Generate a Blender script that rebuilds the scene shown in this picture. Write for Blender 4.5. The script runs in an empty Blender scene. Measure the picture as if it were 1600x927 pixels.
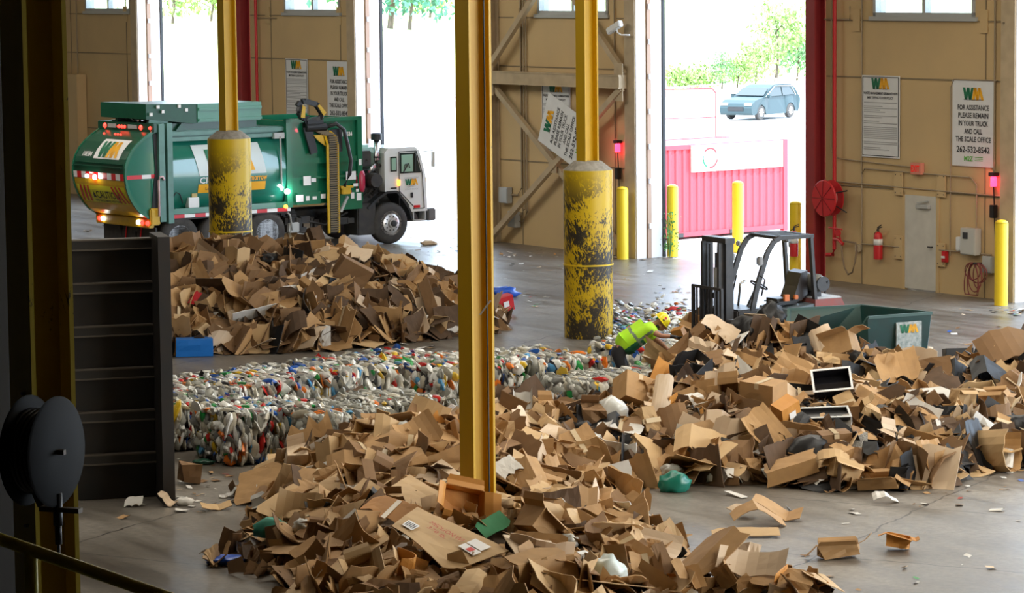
import bpy, bmesh, math, random
from mathutils import Vector, Matrix, noise, Euler

SC = bpy.context.scene
COL = SC.collection
R = math.radians

# ------------------------------------------------------------------ camera
FPX, CAMH = 4736.0, 7.0
PITCH, ROLL = math.atan(497 / FPX), -0.0102
cam_d = bpy.data.cameras.new('camera')
cam = bpy.data.objects.new('camera', cam_d)
COL.objects.link(cam)
cam_d.sensor_width = 36.0
cam_d.lens = FPX / 1600 * 36.0
cam_d.clip_start = 0.5
cam_d.clip_end = 3000
CAMR = (Matrix.Rotation(math.pi / 2 - PITCH, 3, 'X') @ Matrix.Rotation(ROLL, 3, 'Z'))
cam.matrix_world = Matrix.Translation((0, 0, CAMH)) @ CAMR.to_4x4()
SC.camera = cam

# ------------------------------------------------------------------ light
SC.view_settings.view_transform = 'Standard'
SC.view_settings.look = 'None'
SC.view_settings.gamma = 1.0
SC.view_settings.use_curve_mapping = False
SC.view_settings.exposure = 0.0
SC.cycles.max_bounces = 6
SC.cycles.diffuse_bounces = 4
SC.cycles.glossy_bounces = 3
SC.cycles.transmission_bounces = 4
SC.cycles.transparent_max_bounces = 8
SC.cycles.caustics_reflective = False
SC.cycles.caustics_refractive = False

WORLD_STRENGTH = 8.0
w = bpy.data.worlds.new('sky')
w.use_nodes = True
bgn = w.node_tree.nodes['Background']
bgn.inputs[0].default_value = (0.64, 0.80, 1.0, 1)
bgn.inputs[1].default_value = WORLD_STRENGTH
SC.world = w

# building frame: local x runs along the back wall towards the right, local y points outdoors
ORG = Vector((7.2567, 69.7536, 0))
BANG = math.atan2(-0.8247, 0.5655)
WB = Matrix.Translation(ORG) @ Matrix.Rotation(BANG, 4, 'Z')
RV = Vector((0.5655, -0.8247, 0))
NV = Vector((0.8247, 0.5655, 0))
UV_ = -RV

sun_d = bpy.data.lights.new('sun', 'SUN')
sun_d.energy = 12.0
sun_d.angle = R(1.0)
sun_d.color = (1.0, 0.97, 0.90)
sun = bpy.data.objects.new('sun', sun_d)
COL.objects.link(sun)
sdir = (UV_ * 0.55 + NV * 0.30 + Vector((0, 0, -1.1))).normalized()
sun.rotation_euler = sdir.to_track_quat('-Z', 'Y').to_euler()

def area(name, loc, sx, sy, power, color, target):
    d = bpy.data.lights.new(name, 'AREA')
    d.shape = 'RECTANGLE'; d.size = sx; d.size_y = sy; d.energy = power; d.color = color
    o = bpy.data.objects.new(name, d)
    COL.objects.link(o)
    o.location = loc
    o.rotation_euler = (Vector(target) - Vector(loc)).to_track_quat('-Z', 'Y').to_euler()
    return o
# added fill lights: strips under the roof and one panel at the right
area('skylight_strip', (3, 60, 9.6), 30, 3, 700, (1.0, 0.95, 0.84), (3, 60, 0))
area('skylight_strip', (2, 47, 9.6), 26, 3, 1600, (1.0, 0.94, 0.82), (3, 46, 0))
area('skylight_strip', (10, 37, 9.6), 14, 3, 1500, (1.0, 0.94, 0.82), (2, 37, 0))
area('skylight_strip', (-14, 76, 9.6), 26, 3, 1500, (1.0, 0.95, 0.86), (-12, 80, 2))
area('open_bay_daylight', (30, 25, 5), 16, 8, 4200, (1.0, 0.94, 0.82), (2, 48, 1))

# ------------------------------------------------------------------ pixel helpers
def pray(px, py):
    return CAMR @ Vector(((px - 800) / FPX, -(py - 463.5) / FPX, -1.0))
def at(px, py, z=0.0):
    d = pray(px, py); t = (z - CAMH) / d.z
    return Vector((0, 0, CAMH)) + d * t
def atY(px, py, Y):
    d = pray(px, py)
    return Vector((0, 0, CAMH)) + d * (Y / d.y)
def proj(p):
    q = CAMR.transposed() @ (Vector(p) - Vector((0, 0, CAMH)))
    return 800 + FPX * q.x / -q.z, 463.5 - FPX * q.y / -q.z
def onwall(px, py, off=0.0):
    d = pray(px, py); o = Vector((0, 0, CAMH))
    t = ((ORG + NV * off) - o).dot(NV) / d.dot(NV)
    q = o + d * t
    return (q - ORG).dot(RV), q.z

# ------------------------------------------------------------------ materials
MATS = {}
def mat(name, col, rough=0.6, metal=0.0, noise_amt=0.0, scale=5.0, col2=None, bump=0.0, emit=0.0, spec=None, coat=0.0):
    if name in MATS: return MATS[name]
    m = bpy.data.materials.new(name); m.use_nodes = True
    nt = m.node_tree; b = nt.nodes['Principled BSDF']
    c = (*col, 1)
    b.inputs['Base Color'].default_value = c
    b.inputs['Roughness'].default_value = rough
    b.inputs['Metallic'].default_value = metal
    if spec is not None: b.inputs['Specular IOR Level'].default_value = spec
    if coat: b.inputs['Coat Weight'].default_value = coat
    if emit:
        b.inputs['Emission Color'].default_value = c
        b.inputs['Emission Strength'].default_value = emit
    if noise_amt or bump:
        tc = nt.nodes.new('ShaderNodeTexCoord')
        n = nt.nodes.new('ShaderNodeTexNoise'); n.inputs['Scale'].default_value = scale
        n.inputs['Detail'].default_value = 6
        nt.links.new(tc.outputs['Object'], n.inputs['Vector'])
        if noise_amt:
            mx = nt.nodes.new('ShaderNodeMix'); mx.data_type = 'RGBA'
            rp = nt.nodes.new('ShaderNodeMapRange')
            rp.inputs[1].default_value = 0.35; rp.inputs[2].default_value = 0.7
            rp.inputs[3].default_value = 0.0; rp.inputs[4].default_value = noise_amt
            nt.links.new(n.outputs[0], rp.inputs[0])
            nt.links.new(rp.outputs[0], mx.inputs[0])
            mx.inputs[6].default_value = c
            k = col2 if col2 else tuple(x * 0.35 for x in col)
            mx.inputs[7].default_value = (*k, 1)
            nt.links.new(mx.outputs[2], b.inputs['Base Color'])
        if bump:
            bp = nt.nodes.new('ShaderNodeBump'); bp.inputs['Strength'].default_value = bump
            bp.inputs['Distance'].default_value = 0.05
            nt.links.new(n.outputs[0], bp.inputs['Height'])
            nt.links.new(bp.outputs[0], b.inputs['Normal'])
    MATS[name] = m
    return m

def scuff_mat(name, base, dark, amount, zlo=None, zhi=None):
    """painted steel with diagonal black scrapes"""
    if name in MATS: return MATS[name]
    m = bpy.data.materials.new(name); m.use_nodes = True
    nt = m.node_tree; N = nt.nodes; L = nt.links; b = N['Principled BSDF']
    b.inputs['Roughness'].default_value = 0.42
    tc = N.new('ShaderNodeTexCoord')
    mp0 = N.new('ShaderNodeMapping'); mp0.inputs['Rotation'].default_value = (R(12), R(28), 0)
    mp = N.new('ShaderNodeMapping'); mp.inputs['Scale'].default_value = (13, 13, 1.8)
    L.new(tc.outputs['Object'], mp0.inputs['Vector']); L.new(mp0.outputs[0], mp.inputs['Vector'])
    n1 = N.new('ShaderNodeTexNoise'); n1.inputs['Scale'].default_value = 2.2; n1.inputs['Detail'].default_value = 8; n1.inputs['Roughness'].default_value = 0.72
    L.new(mp.outputs[0], n1.inputs['Vector'])
    n2 = N.new('ShaderNodeTexNoise'); n2.inputs['Scale'].default_value = 1.7; n2.inputs['Detail'].default_value = 3
    L.new(tc.outputs['Object'], n2.inputs['Vector'])
    add = N.new('ShaderNodeMath'); add.operation = 'ADD'
    L.new(n1.outputs[0], add.inputs[0])
    mu = N.new('ShaderNodeMath'); mu.operation = 'MULTIPLY'; mu.inputs[1].default_value = 0.9
    L.new(n2.outputs[0], mu.inputs[0]); L.new(mu.outputs[0], add.inputs[1])
    rp = N.new('ShaderNodeMapRange')
    th = 1.19 - amount
    rp.inputs[1].default_value = th; rp.inputs[2].default_value = th + 0.05
    L.new(add.outputs[0], rp.inputs[0])
    out = rp.outputs[0]
    if zlo is not None:
        sp = N.new('ShaderNodeSeparateXYZ'); L.new(tc.outputs['Object'], sp.inputs[0])
        r2 = N.new('ShaderNodeMapRange'); r2.inputs[1].default_value = zhi + 0.25; r2.inputs[2].default_value = zhi - 0.5
        L.new(sp.outputs[2], r2.inputs[0])
        m2 = N.new('ShaderNodeMath'); m2.operation = 'MULTIPLY'
        L.new(out, m2.inputs[0]); L.new(r2.outputs[0], m2.inputs[1]); out = m2.outputs[0]
    mx = N.new('ShaderNodeMix'); mx.data_type = 'RGBA'
    mx.inputs[6].default_value = (*base, 1); mx.inputs[7].default_value = (*dark, 1)
    L.new(out, mx.inputs[0]); L.new(mx.outputs[2], b.inputs['Base Color'])
    MATS[name] = m
    return m

TAN = (0.60, 0.43, 0.215)
m_wall = mat('wall_tan_paint', TAN, 0.7, noise_amt=0.35, scale=0.7, col2=(0.42, 0.31, 0.18))
m_wall_dk = mat('wall_seam_tan', (0.25, 0.19, 0.11), 0.7)
m_tan = mat('tan_steel_paint', (0.50, 0.39, 0.25), 0.5, noise_amt=0.3, scale=3)
m_blocker = mat('gallery_dark_wall', (0.012, 0.011, 0.01), 0.95, spec=0.02)  # near-black, for the added light-blocking walls
m_white_jamb = mat('white_jamb_paint', (0.75, 0.72, 0.72), 0.5)
m_jambbrown = mat('brown_door_track', (0.35, 0.22, 0.15), 0.5)
m_dark = mat('dark_rubber_seal', (0.02, 0.022, 0.025), 0.6)
m_red_col = mat('red_column_paint', (0.32, 0.025, 0.03), 0.5, noise_amt=0.4, scale=2, col2=(0.17, 0.018, 0.018))
m_red = mat('red_safety_paint', (0.55, 0.02, 0.025), 0.4)
m_yellow = scuff_mat('yellow_column_paint', (0.66, 0.40, 0.006), (0.10, 0.06, 0.02), -0.02)
m_yellow_bol = scuff_mat('yellow_bollard_paint', (0.80, 0.56, 0.02), (0.16, 0.11, 0.05), -0.01)
m_yellow_scuff = scuff_mat('yellow_scraped_sleeve', (0.66, 0.44, 0.01), (0.035, 0.028, 0.02), 0.275, 0, 3.1)
m_yellow_shaded = scuff_mat('old_olive_yellow_paint', (0.42, 0.29, 0.018), (0.05, 0.035, 0.02), 0.02)  # darker yellow: the left column's shade is put into this colour
m_conc_cap = mat('concrete_cap', (0.36, 0.33, 0.28), 0.9, noise_amt=0.6, scale=12)
m_steel_dark = mat('dark_steel', (0.016, 0.016, 0.016), 0.6, noise_amt=0.5, scale=3, col2=(0.035, 0.022, 0.015))
m_steel_rib = mat('dark_steel_rib', (0.024, 0.022, 0.02), 0.55)
m_steel_edge = mat('worn_steel_edge', (0.09, 0.075, 0.06), 0.45)
m_black = mat('black_plastic', (0.012, 0.012, 0.013), 0.45)
m_blacksh = mat('black_shiny_plastic', (0.01, 0.01, 0.013), 0.15)
m_rubber = mat('tyre_rubber', (0.035, 0.033, 0.032), 0.85, noise_amt=0.5, scale=6, col2=(0.09, 0.08, 0.07))
m_grey = mat('grey_enamel', (0.42, 0.43, 0.42), 0.4)
m_white = mat('white_enamel', (0.75, 0.76, 0.76), 0.35)
m_signw = mat('sign_white', (0.72, 0.73, 0.74), 0.5, noise_amt=0.15, scale=4, col2=(0.5, 0.5, 0.48))
m_ink = mat('sign_ink', (0.03, 0.03, 0.035), 0.6)
m_inkgrey = mat('sign_fine_print', (0.35, 0.35, 0.36), 0.6)
m_wm_g = mat('logo_green', (0.01, 0.16, 0.075), 0.5)
m_wm_y = mat('logo_yellow', (0.85, 0.42, 0.01), 0.5)
m_doorw = mat('door_cream_paint', (0.62, 0.60, 0.54), 0.45, noise_amt=0.2, scale=3)
m_chrome = mat('bright_metal', (0.6, 0.6, 0.6), 0.25, metal=1.0)
m_glassdk = mat('dark_glass', (0.02, 0.03, 0.03), 0.08)
def glass_mat():
    m = bpy.data.materials.new('window_glass'); m.use_nodes = True
    nt = m.node_tree; nt.nodes.remove(nt.nodes['Principled BSDF'])
    t = nt.nodes.new('ShaderNodeBsdfTransparent'); g = nt.nodes.new('ShaderNodeBsdfGlossy')
    g.inputs['Roughness'].default_value = 0.03
    t.inputs[0].default_value = (0.93, 0.97, 0.96, 1)
    x = nt.nodes.new('ShaderNodeMixShader'); x.inputs[0].default_value = 0.08
    nt.links.new(t.outputs[0], x.inputs[1]); nt.links.new(g.outputs[0], x.inputs[2])
    nt.links.new(x.outputs[0], nt.nodes['Material Output'].inputs[0])
    return m
m_glass = glass_mat()
MATS['window_glass'] = m_glass

# ------------------------------------------------------------------ mesh builder
class MB:
    def __init__(s): s.v = []; s.f = []; s.m = []
    def add(s, vs, fs, mi=0, M=None):
        o = len(s.v)
        if M is None: s.v.extend([tuple(q) for q in vs])
        else: s.v.extend([tuple(M @ Vector(q)) for q in vs])
        s.f.extend([tuple(i + o for i in f) for f in fs]); s.m.extend([mi] * len(fs))
        return s
    def box(s, x0, y0, z0, x1, y1, z1, mi=0, M=None, bev=0.0):
        if bev:
            bm = bmesh.new(); bmesh.ops.create_cube(bm, size=1)
            for q in bm.verts: q.co = Vector((x0 + (q.co.x + .5) * (x1 - x0), y0 + (q.co.y + .5) * (y1 - y0), z0 + (q.co.z + .5) * (z1 - z0)))
            bmesh.ops.bevel(bm, geom=bm.edges[:], offset=bev, segments=2, affect='EDGES')
            s.addbm(bm, mi, M); return s
        vs = [(x, y, z) for z in (z0, z1) for y in (y0, y1) for x in (x0, x1)]
        return s.add(vs, [(0, 2, 3, 1), (4, 5, 7, 6), (0, 1, 5, 4), (2, 6, 7, 3), (0, 4, 6, 2), (1, 3, 7, 5)], mi, M)
    def addbm(s, bm, mi=0, M=None):
        bm.verts.index_update()
        s.add([q.co.copy() for q in bm.verts], [[x.index for x in f.verts] for f in bm.faces], mi, M); bm.free(); return s
    def tube(s, pts, r, n=8, mi=0, M=None, cap=True, r2=None):
        pts = [Vector(p) for p in pts]; vs = []; fs = []
        for i, p in enumerate(pts):
            d = (pts[min(i + 1, len(pts) - 1)] - pts[max(i - 1, 0)]).normalized()
            up = Vector((0, 0, 1)) if abs(d.z) < 0.95 else Vector((1, 0, 0))
            a = d.cross(up).normalized(); b = d.cross(a).normalized()
            rr = r if r2 is None else r + (r2 - r) * i / (len(pts) - 1)
            for k in range(n):
                t = 2 * math.pi * k / n
                vs.append(p + a * (math.cos(t) * rr) + b * (math.sin(t) * rr))
        for i in range(len(pts) - 1):
            for k in range(n):
                fs.append((i * n + k, i * n + (k + 1) % n, (i + 1) * n + (k + 1) % n, (i + 1) * n + k))
        if cap:
            fs.append(tuple(range(n - 1, -1, -1))); e = (len(pts) - 1) * n
            fs.append(tuple(range(e, e + n)))
        return s.add(vs, fs, mi, M)
    def bar(s, p0, p1, w, h, mi=0, M=None):
        """rectangular bar between two points; w horizontal, h the other way"""
        p0 = Vector(p0); p1 = Vector(p1); d = (p1 - p0).normalized()
        up = Vector((0, 0, 1)) if abs(d.z) < 0.98 else Vector((0, 1, 0))
        a = d.cross(up).normalized() * (w / 2); b = a.cross(d).normalized() * (h / 2)
        vs = [p + sa * a + sb * b for p in (p0, p1) for sa, sb in ((-1, -1), (1, -1), (1, 1), (-1, 1))]
        return s.add(vs, [(0, 1, 2, 3), (7, 6, 5, 4), (0, 4, 5, 1), (1, 5, 6, 2), (2, 6, 7, 3), (3, 7, 4, 0)], mi, M)
    def lathe(s, prof, n=24, mi=0, M=None, axis='Z'):
        """prof = list of (radius, height)"""
        vs = []; fs = []
        for (r, z) in prof:
            for k in range(n):
                t = 2 * math.pi * k / n
                q = (math.cos(t) * r, math.sin(t) * r, z)
                if axis == 'Y': q = (q[0], q[2], q[1])
                if axis == 'X': q = (q[2], q[0], q[1])
                vs.append(q)
        for i in range(len(prof) - 1):
            for k in range(n):
                fs.append((i * n + k, i * n + (k + 1) % n, (i + 1) * n + (k + 1) % n, (i + 1) * n + k))
        fs.append(tuple(range(n - 1, -1, -1))); e = (len(prof) - 1) * n
        fs.append(tuple(range(e, e + n)))
        return s.add(vs, fs, mi, M)
    def prism(s, poly, y0, y1, mi=0, M=None):
        """poly in (x,z), extruded along y"""
        n = len(poly)
        vs = [(x, y0, z) for x, z in poly] + [(x, y1, z) for x, z in poly]
        fs = [tuple(range(n)), tuple(range(2 * n - 1, n - 1, -1))]
        for k in range(n):
            j = (k + 1) % n
            fs.append((k, k + n, j + n, j))
        return s.add(vs, fs, mi, M)
    def quad(s, a, b, c, d, mi=0, M=None): return s.add([a, b, c, d], [(0, 1, 2, 3)], mi, M)
    def build(s, name, mats, parent=None, smooth=False, loc=None, rotz=None, fixn=True, auto=None):
        me = bpy.data.meshes.new(name)
        me.from_pydata(s.v, [], s.f)
        if not isinstance(mats, (list, tuple)): mats = [mats]
        for q in mats: me.materials.append(q)
        if len(mats) > 1: me.polygons.foreach_set('material_index', s.m)
        me.update()
        if fixn:
            bm = bmesh.new(); bm.from_mesh(me)
            bmesh.ops.recalc_face_normals(bm, faces=bm.faces[:]); bm.to_mesh(me); bm.free()
        if smooth:
            me.polygons.foreach_set('use_smooth', [True] * len(me.polygons))
            if auto is not None: me.set_sharp_from_angle(angle=R(auto))
        o = bpy.data.objects.new(name, me); COL.objects.link(o)
        if parent is not None: o.parent = parent
        if loc is not None: o.location = loc
        if rotz is not None: o.rotation_euler = (0, 0, rotz)
        return o

def tag(o, label, cat, group=None, kind=None):
    o['label'] = label; o['category'] = cat
    if group: o['group'] = group
    if kind: o['kind'] = kind
    return o
def struct(o, label=None):
    o['kind'] = 'structure'
    if label: o['label'] = label
    return o
def empty(name, loc=(0, 0, 0), rotz=0, label=None, cat=None, group=None):
    o = bpy.data.objects.new(name, None); COL.objects.link(o)
    o.empty_display_size = 0.2
    o.location = loc; o.rotation_euler = (0, 0, rotz)
    if label: tag(o, label, cat, group)
    return o
def wempty(name, a, b, z, label, cat, group=None):
    """thing placed in the wall frame"""
    return empty(name, WB @ Vector((a, b, z)), BANG, label, cat, group)

_tc = {}
def text2d(body, width=None, height=None, bold=0.0):
    """lettering as flat geometry centred on 0,0"""
    key = (body, bold)
    if key not in _tc:
        c = bpy.data.curves.new('lettering', 'FONT'); c.body = body; c.size = 1.0
        c.resolution_u = 2
        c.offset = bold
        o = bpy.data.objects.new('lettering', c); COL.objects.link(o)
        dg = bpy.context.evaluated_depsgraph_get()
        me = bpy.data.meshes.new_from_object(o.evaluated_get(dg))
        vs = [(q.co.x, q.co.y) for q in me.vertices]; fs = [tuple(p.vertices) for p in me.polygons]
        bpy.data.objects.remove(o); bpy.data.curves.remove(c); bpy.data.meshes.remove(me)
        xs = [q[0] for q in vs]; ys = [q[1] for q in vs]
        cx, cy = (min(xs) + max(xs)) / 2, (min(ys) + max(ys)) / 2
        _tc[key] = ([(x - cx, y - cy) for x, y in vs], fs, max(xs) - min(xs), max(ys) - min(ys))
    vs, fs, w_, h_ = _tc[key]
    sx = (width / w_) if width else None; sy = (height / h_) if height else None
    if sx is None: sx = sy
    if sy is None: sy = sx
    return [(x * sx, y * sy) for x, y in vs], fs
def put_text(mb, body, cx, cy, fn, width=None, height=None, mi=0, bold=0.0, rot=0.0):
    """fn maps (u, v) on the surface to a 3-D point"""
    vs, fs = text2d(body, width, height, bold)
    c, s_ = math.cos(rot), math.sin(rot)
    mb.add([fn(cx + x * c - y * s_, cy + x * s_ + y * c) for x, y in vs], fs, mi)
def put_logo(mb, cx, cy, wd, fn, mg=0, my=1, rot=0.0):
    """green W and yellow M of slanted strokes"""
    k = wd / 2.15; c, s_ = math.cos(rot), math.sin(rot)
    def P(x, y):
        x = (x - 1.075) * k; y = (y - 0.5) * k * 0.86
        return fn(cx + x * c - y * s_, cy + x * s_ + y * c)
    def stroke(xt, xb, w_, mi):
        K = 8; vs = []
        for i in range(K + 1):
            t = i / K; xx = xb + (xt - xb) * t; vs += [P(xx, t), P(xx + w_, t)]
        mb.add(vs, [(2 * i, 2 * i + 1, 2 * i + 3, 2 * i + 2) for i in range(K)], mi)
    for xt, xb in ((0.0, 0.20), (0.42, 0.20), (0.42, 0.62), (0.86, 0.62)): stroke(xt, xb, 0.25, mg)
    for xt, xb in ((1.12, 0.93), (1.12, 1.36), (1.54, 1.36), (1.54, 1.86)): stroke(xt, xb, 0.27, my)

# ------------------------------------------------------------------ floor and shell
def floor_mat():
    m = bpy.data.materials.new('stained_concrete'); m.use_nodes = True
    nt = m.node_tree; N = nt.nodes; L = nt.links; b = N['Principled BSDF']
    tc = N.new('ShaderNodeTexCoord')
    n1 = N.new('ShaderNodeTexNoise'); n1.inputs['Scale'].default_value = 0.22; n1.inputs['Detail'].default_value = 8; n1.inputs['Roughness'].default_value = 0.6
    n2 = N.new('ShaderNodeTexNoise'); n2.inputs['Scale'].default_value = 9; n2.inputs['Detail'].default_value = 8; n2.inputs['Roughness'].default_value = 0.75
    mp = N.new('ShaderNodeMapping'); mp.inputs['Scale'].default_value = (0.25, 1.6, 1); mp.inputs['Rotation'].default_value = (0, 0, R(18))
    n3 = N.new('ShaderNodeTexNoise'); n3.inputs['Scale'].default_value = 1.4; n3.inputs['Detail'].default_value = 7
    L.new(tc.outputs['Object'], n1.inputs['Vector']); L.new(tc.outputs['Object'], n2.inputs['Vector'])
    L.new(tc.outputs['Object'], mp.inputs[0]); L.new(mp.outputs[0], n3.inputs['Vector'])
    r1 = N.new('ShaderNodeValToRGB'); L.new(n1.outputs[0], r1.inputs[0])
    r1.color_ramp.elements[0].position = 0.36; r1.color_ramp.elements[0].color = (0.105, 0.088, 0.070, 1)
    r1.color_ramp.elements[1].position = 0.66; r1.color_ramp.elements[1].color = (0.235, 0.215, 0.188, 1)
    mx = N.new('ShaderNodeMix'); mx.data_type = 'RGBA'; mx.blend_type = 'MULTIPLY'; mx.inputs[0].default_value = 0.75
    r2 = N.new('ShaderNodeValToRGB'); L.new(n2.outputs[0], r2.inputs[0])
    r2.color_ramp.elements[0].position = 0.3; r2.color_ramp.elements[0].color = (0.45, 0.45, 0.45, 1)
    r2.color_ramp.elements[1].position = 0.62; r2.color_ramp.elements[1].color = (1.2, 1.18, 1.15, 1)
    L.new(r1.outputs[0], mx.inputs[6]); L.new(r2.outputs[0], mx.inputs[7])
    mx2 = N.new('ShaderNodeMix'); mx2.data_type = 'RGBA'; mx2.blend_type = 'MULTIPLY'; mx2.inputs[0].default_value = 0.7
    r3 = N.new('ShaderNodeValToRGB'); L.new(n3.outputs[0], r3.inputs[0])
    r3.color_ramp.elements[0].position = 0.38; r3.color_ramp.elements[0].color = (0.55, 0.53, 0.5, 1)
    r3.color_ramp.elements[1].position = 0.6; r3.color_ramp.elements[1].color = (1.1, 1.1, 1.1, 1)
    L.new(mx.outputs[2], mx2.inputs[6]); L.new(r3.outputs[0], mx2.inputs[7])
    # slab joints in the frame of the building, slightly wandering
    wob = N.new('ShaderNodeTexNoise'); wob.inputs['Scale'].default_value = 1.2; wob.inputs['Detail'].default_value = 5
    L.new(tc.outputs['Object'], wob.inputs['Vector'])
    va = N.new('ShaderNodeVectorMath'); va.operation = 'SCALE'; va.inputs[3].default_value = 0.35
    L.new(wob.outputs[1], va.inputs[0])
    vb = N.new('ShaderNodeVectorMath'); vb.operation = 'ADD'
    L.new(tc.outputs['Object'], vb.inputs[0]); L.new(va.outputs[0], vb.inputs[1])
    mp2 = N.new('ShaderNodeMapping'); mp2.inputs['Rotation'].default_value = (0, 0, R(62)); mp2.inputs['Location'].default_value = (1.1, 0.6, 0)
    L.new(vb.outputs[0], mp2.inputs[0])
    br = N.new('ShaderNodeTexBrick'); br.offset = 0.0; br.inputs['Scale'].default_value = 1
    br.inputs['Brick Width'].default_value = 3.6; br.inputs['Row Height'].default_value = 4.4
    br.inputs['Mortar Size'].default_value = 0.018; br.inputs['Mortar Smooth'].default_value = 0.3
    L.new(mp2.outputs[0], br.inputs['Vector'])
    mx3 = N.new('ShaderNodeMix'); mx3.data_type = 'RGBA'; mx3.inputs[7].default_value = (0.035, 0.03, 0.027, 1)
    L.new(br.outputs['Fac'], mx3.inputs[0]); L.new(mx2.outputs[2], mx3.inputs[6])
    L.new(mx3.outputs[2], b.inputs['Base Color'])
    rr = N.new('ShaderNodeMapRange'); rr.inputs[3].default_value = 0.22; rr.inputs[4].default_value = 0.55; b.inputs['Specular IOR Level'].default_value = 0.6
    L.new(n3.outputs[0], rr.inputs[0]); L.new(rr.outputs[0], b.inputs['Roughness'])
    bp = N.new('ShaderNodeBump'); bp.inputs['Strength'].default_value = 0.2; bp.inputs['Distance'].default_value = 0.01
    L.new(n2.outputs[0], bp.inputs['Height']); L.new(bp.outputs[0], b.inputs['Normal'])
    return m
fl = MB(); fl.box(-75, -110, -0.3, 62, 0.6, 0)
struct(fl.build('floor', floor_mat(), loc=ORG, rotz=BANG), 'stained grey concrete tipping floor with cracked slab joints')
cl = MB(); cl.box(-75, -110, 10.0, 62, 0.8, 10.3)
struct(cl.build('ceiling', m_tan, loc=ORG, rotz=BANG))

TH = 0.28          # wall thickness
struct((lambda m: (m.box(-7.5, -4, 0, -4.9, 29.5, 10), m.build('wall_left', m_blocker))[1])(MB()))  # added blocker wall: shades the left column, darkens the left frame edge
struct((lambda m: (m.box(-7.5, -5, 0, 5.0, -4, 10), m.build('wall_rear', m_blocker))[1])(MB()))  # unseen blocker wall, added behind the camera
struct((lambda m: (m.box(5.3, -5, 0, 5.6, 20, 10), m.build('wall_right', m_blocker))[1])(MB()))  # unseen blocker wall, added to cut light from the right
struct((lambda m: (m.box(61.5, -110, 0, 62, 0, 10), m.build('wall_side', m_wall, loc=ORG, rotz=BANG))[1])(MB()))  # unseen side wall, added to hold back sky light
struct((lambda m: (m.box(-75, -110, 0, 62, -109.6, 10), m.box(-75, -109.6, 0, -74.6, 0, 10), m.build('wall_far', m_wall, loc=ORG, rotz=BANG))[2])(MB()))  # unseen outer walls, added to cut ambient light and raise contrast
segs = [(-53.0, -46.8, None), (-40.0, -33.6, (-37.6, -34.4)), (-26.65, -20.3, (-24.55, -21.4)), (-13.55, -7.04, (-11.5, -8.4)), (0.0, 6.4, (1.66, 4.96)), (13.4, 19.8, None)]
wn = 0
for i, (a0, a1, win) in enumerate(segs):
    mb = MB()
    if win:
        wa, wb_ = win; z0, z1 = 6.07, 7.6
        mb.box(a0, 0, 0, a1, TH, z0); mb.box(a0, 0, z1, a1, TH, 10)
        mb.box(a0, 0, z0, wa, TH, z1); mb.box(wb_, 0, z0, a1, TH, z1)
    else: mb.box(a0, 0, 0, a1, TH, 10)
    # panel seams (thin joint strips) and vertical joints
    for z in (2.22, 4.70, 5.98):
        mb.box(a0 + 0.05, -0.02, z - 0.015, a1 - 0.05, 0.0, z + 0.015, 1)
    for a in (a0 + 1.28, a1 - 1.1):
        mb.box(a - 0.012, -0.02, 0.0, a + 0.012, 0.0, 9.9, 1)
    for z, aa in ((5.98, (a0 + 1.1, a1 - 1.15)), ):
        for a in aa: mb.box(a - 0.12, -0.035, z - 0.25, a + 0.12, -0.005, z + 0.25, 0)
    struct(mb.build('wall_back', [m_wall, m_wall_dk], loc=ORG, rotz=BANG))
    if win:
        wn += 1
        f = MB(); t = 0.09
        f.box(wa, -0.03, z0, wb_, TH, z0 + t); f.box(wa, -0.03, z1 - t, wb_, TH, z1)
        f.box(wa, -0.03, z0, wa + t, TH, z1); f.box(wb_ - t, -0.03, z0, wb_, TH, z1)
        mid = (wa + wb_) / 2; f.box(mid - 0.05, 0.0, z0, mid + 0.05, TH - 0.1, z1)
        f.box(wa - 0.08, -0.09, z0 - 0.09, wb_ + 0.08, 0.0, z0, 0)
        fo = struct(f.build('window_%d' % wn, m_grey, loc=ORG, rotz=BANG))
        g = MB(); g.box(wa + t, 0.10, z0 + t, mid - 0.05, 0.11, z1 - t); g.box(mid + 0.05, 0.10, z0 + t, wb_ - t, 0.11, z1 - t)
        g.build('pane', m_glass, fo)
# headers above the big door openings
for i in range(len(segs) - 1):
    mb = MB(); mb.box(segs[i][1], 0, 7.7, segs[i + 1][0], TH, 10)
    struct(mb.build('wall_header', m_wall, loc=ORG, rotz=BANG))
# jambs on the right end of each wall piece
for i, (a0, a1, win) in enumerate(segs[:-1]):
    g = MB()
    g.box(a1 - 0.42, -0.22, 0, a1, -0.001, 9.5, 0)
    g.box(a1 - 0.01, -0.19, 0, a1 + 0.03, 0.10, 7.7, 1)
    g.box(a1 + 0.0, 0.14, 0, a1 + 0.05, 0.25, 7.7, 2)
    g.box(a1 - 0.30, 0.28, 0, a1 + 0.02, 0.62, 7.7, 1)
    g.box(a1 - 0.3, 0.62, 0, a1 + 0.06, 0.70, 7.7, 3)
    z = 0.35 + 0.13 * i
    while z < 7.5:
        g.box(a1 + 0.05, 0.16, z, a1 + 0.10, 0.24, z + 0.13, 1); z += 0.62 + 0.25 * ((int(z * 7) * 13) % 3)
    struct(g.build('door_jamb', [m_tan, m_white_jamb, m_jambbrown, m_dark], loc=ORG, rotz=BANG))

def hsection(mb, x0, y0, wdt, dep, z0, z1, tf=0.03, tw=0.025, mi=0):
    """H column, flanges square to y"""
    mb.box(x0, y0, z0, x0 + wdt, y0 + tf, z1, mi); mb.box(x0, y0 + dep - tf, z0, x0 + wdt, y0 + dep, z1, mi)
    mb.box(x0 + wdt / 2 - tw / 2, y0 + tf, z0, x0 + wdt / 2 + tw / 2, y0 + dep - tf, z1, mi)

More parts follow.
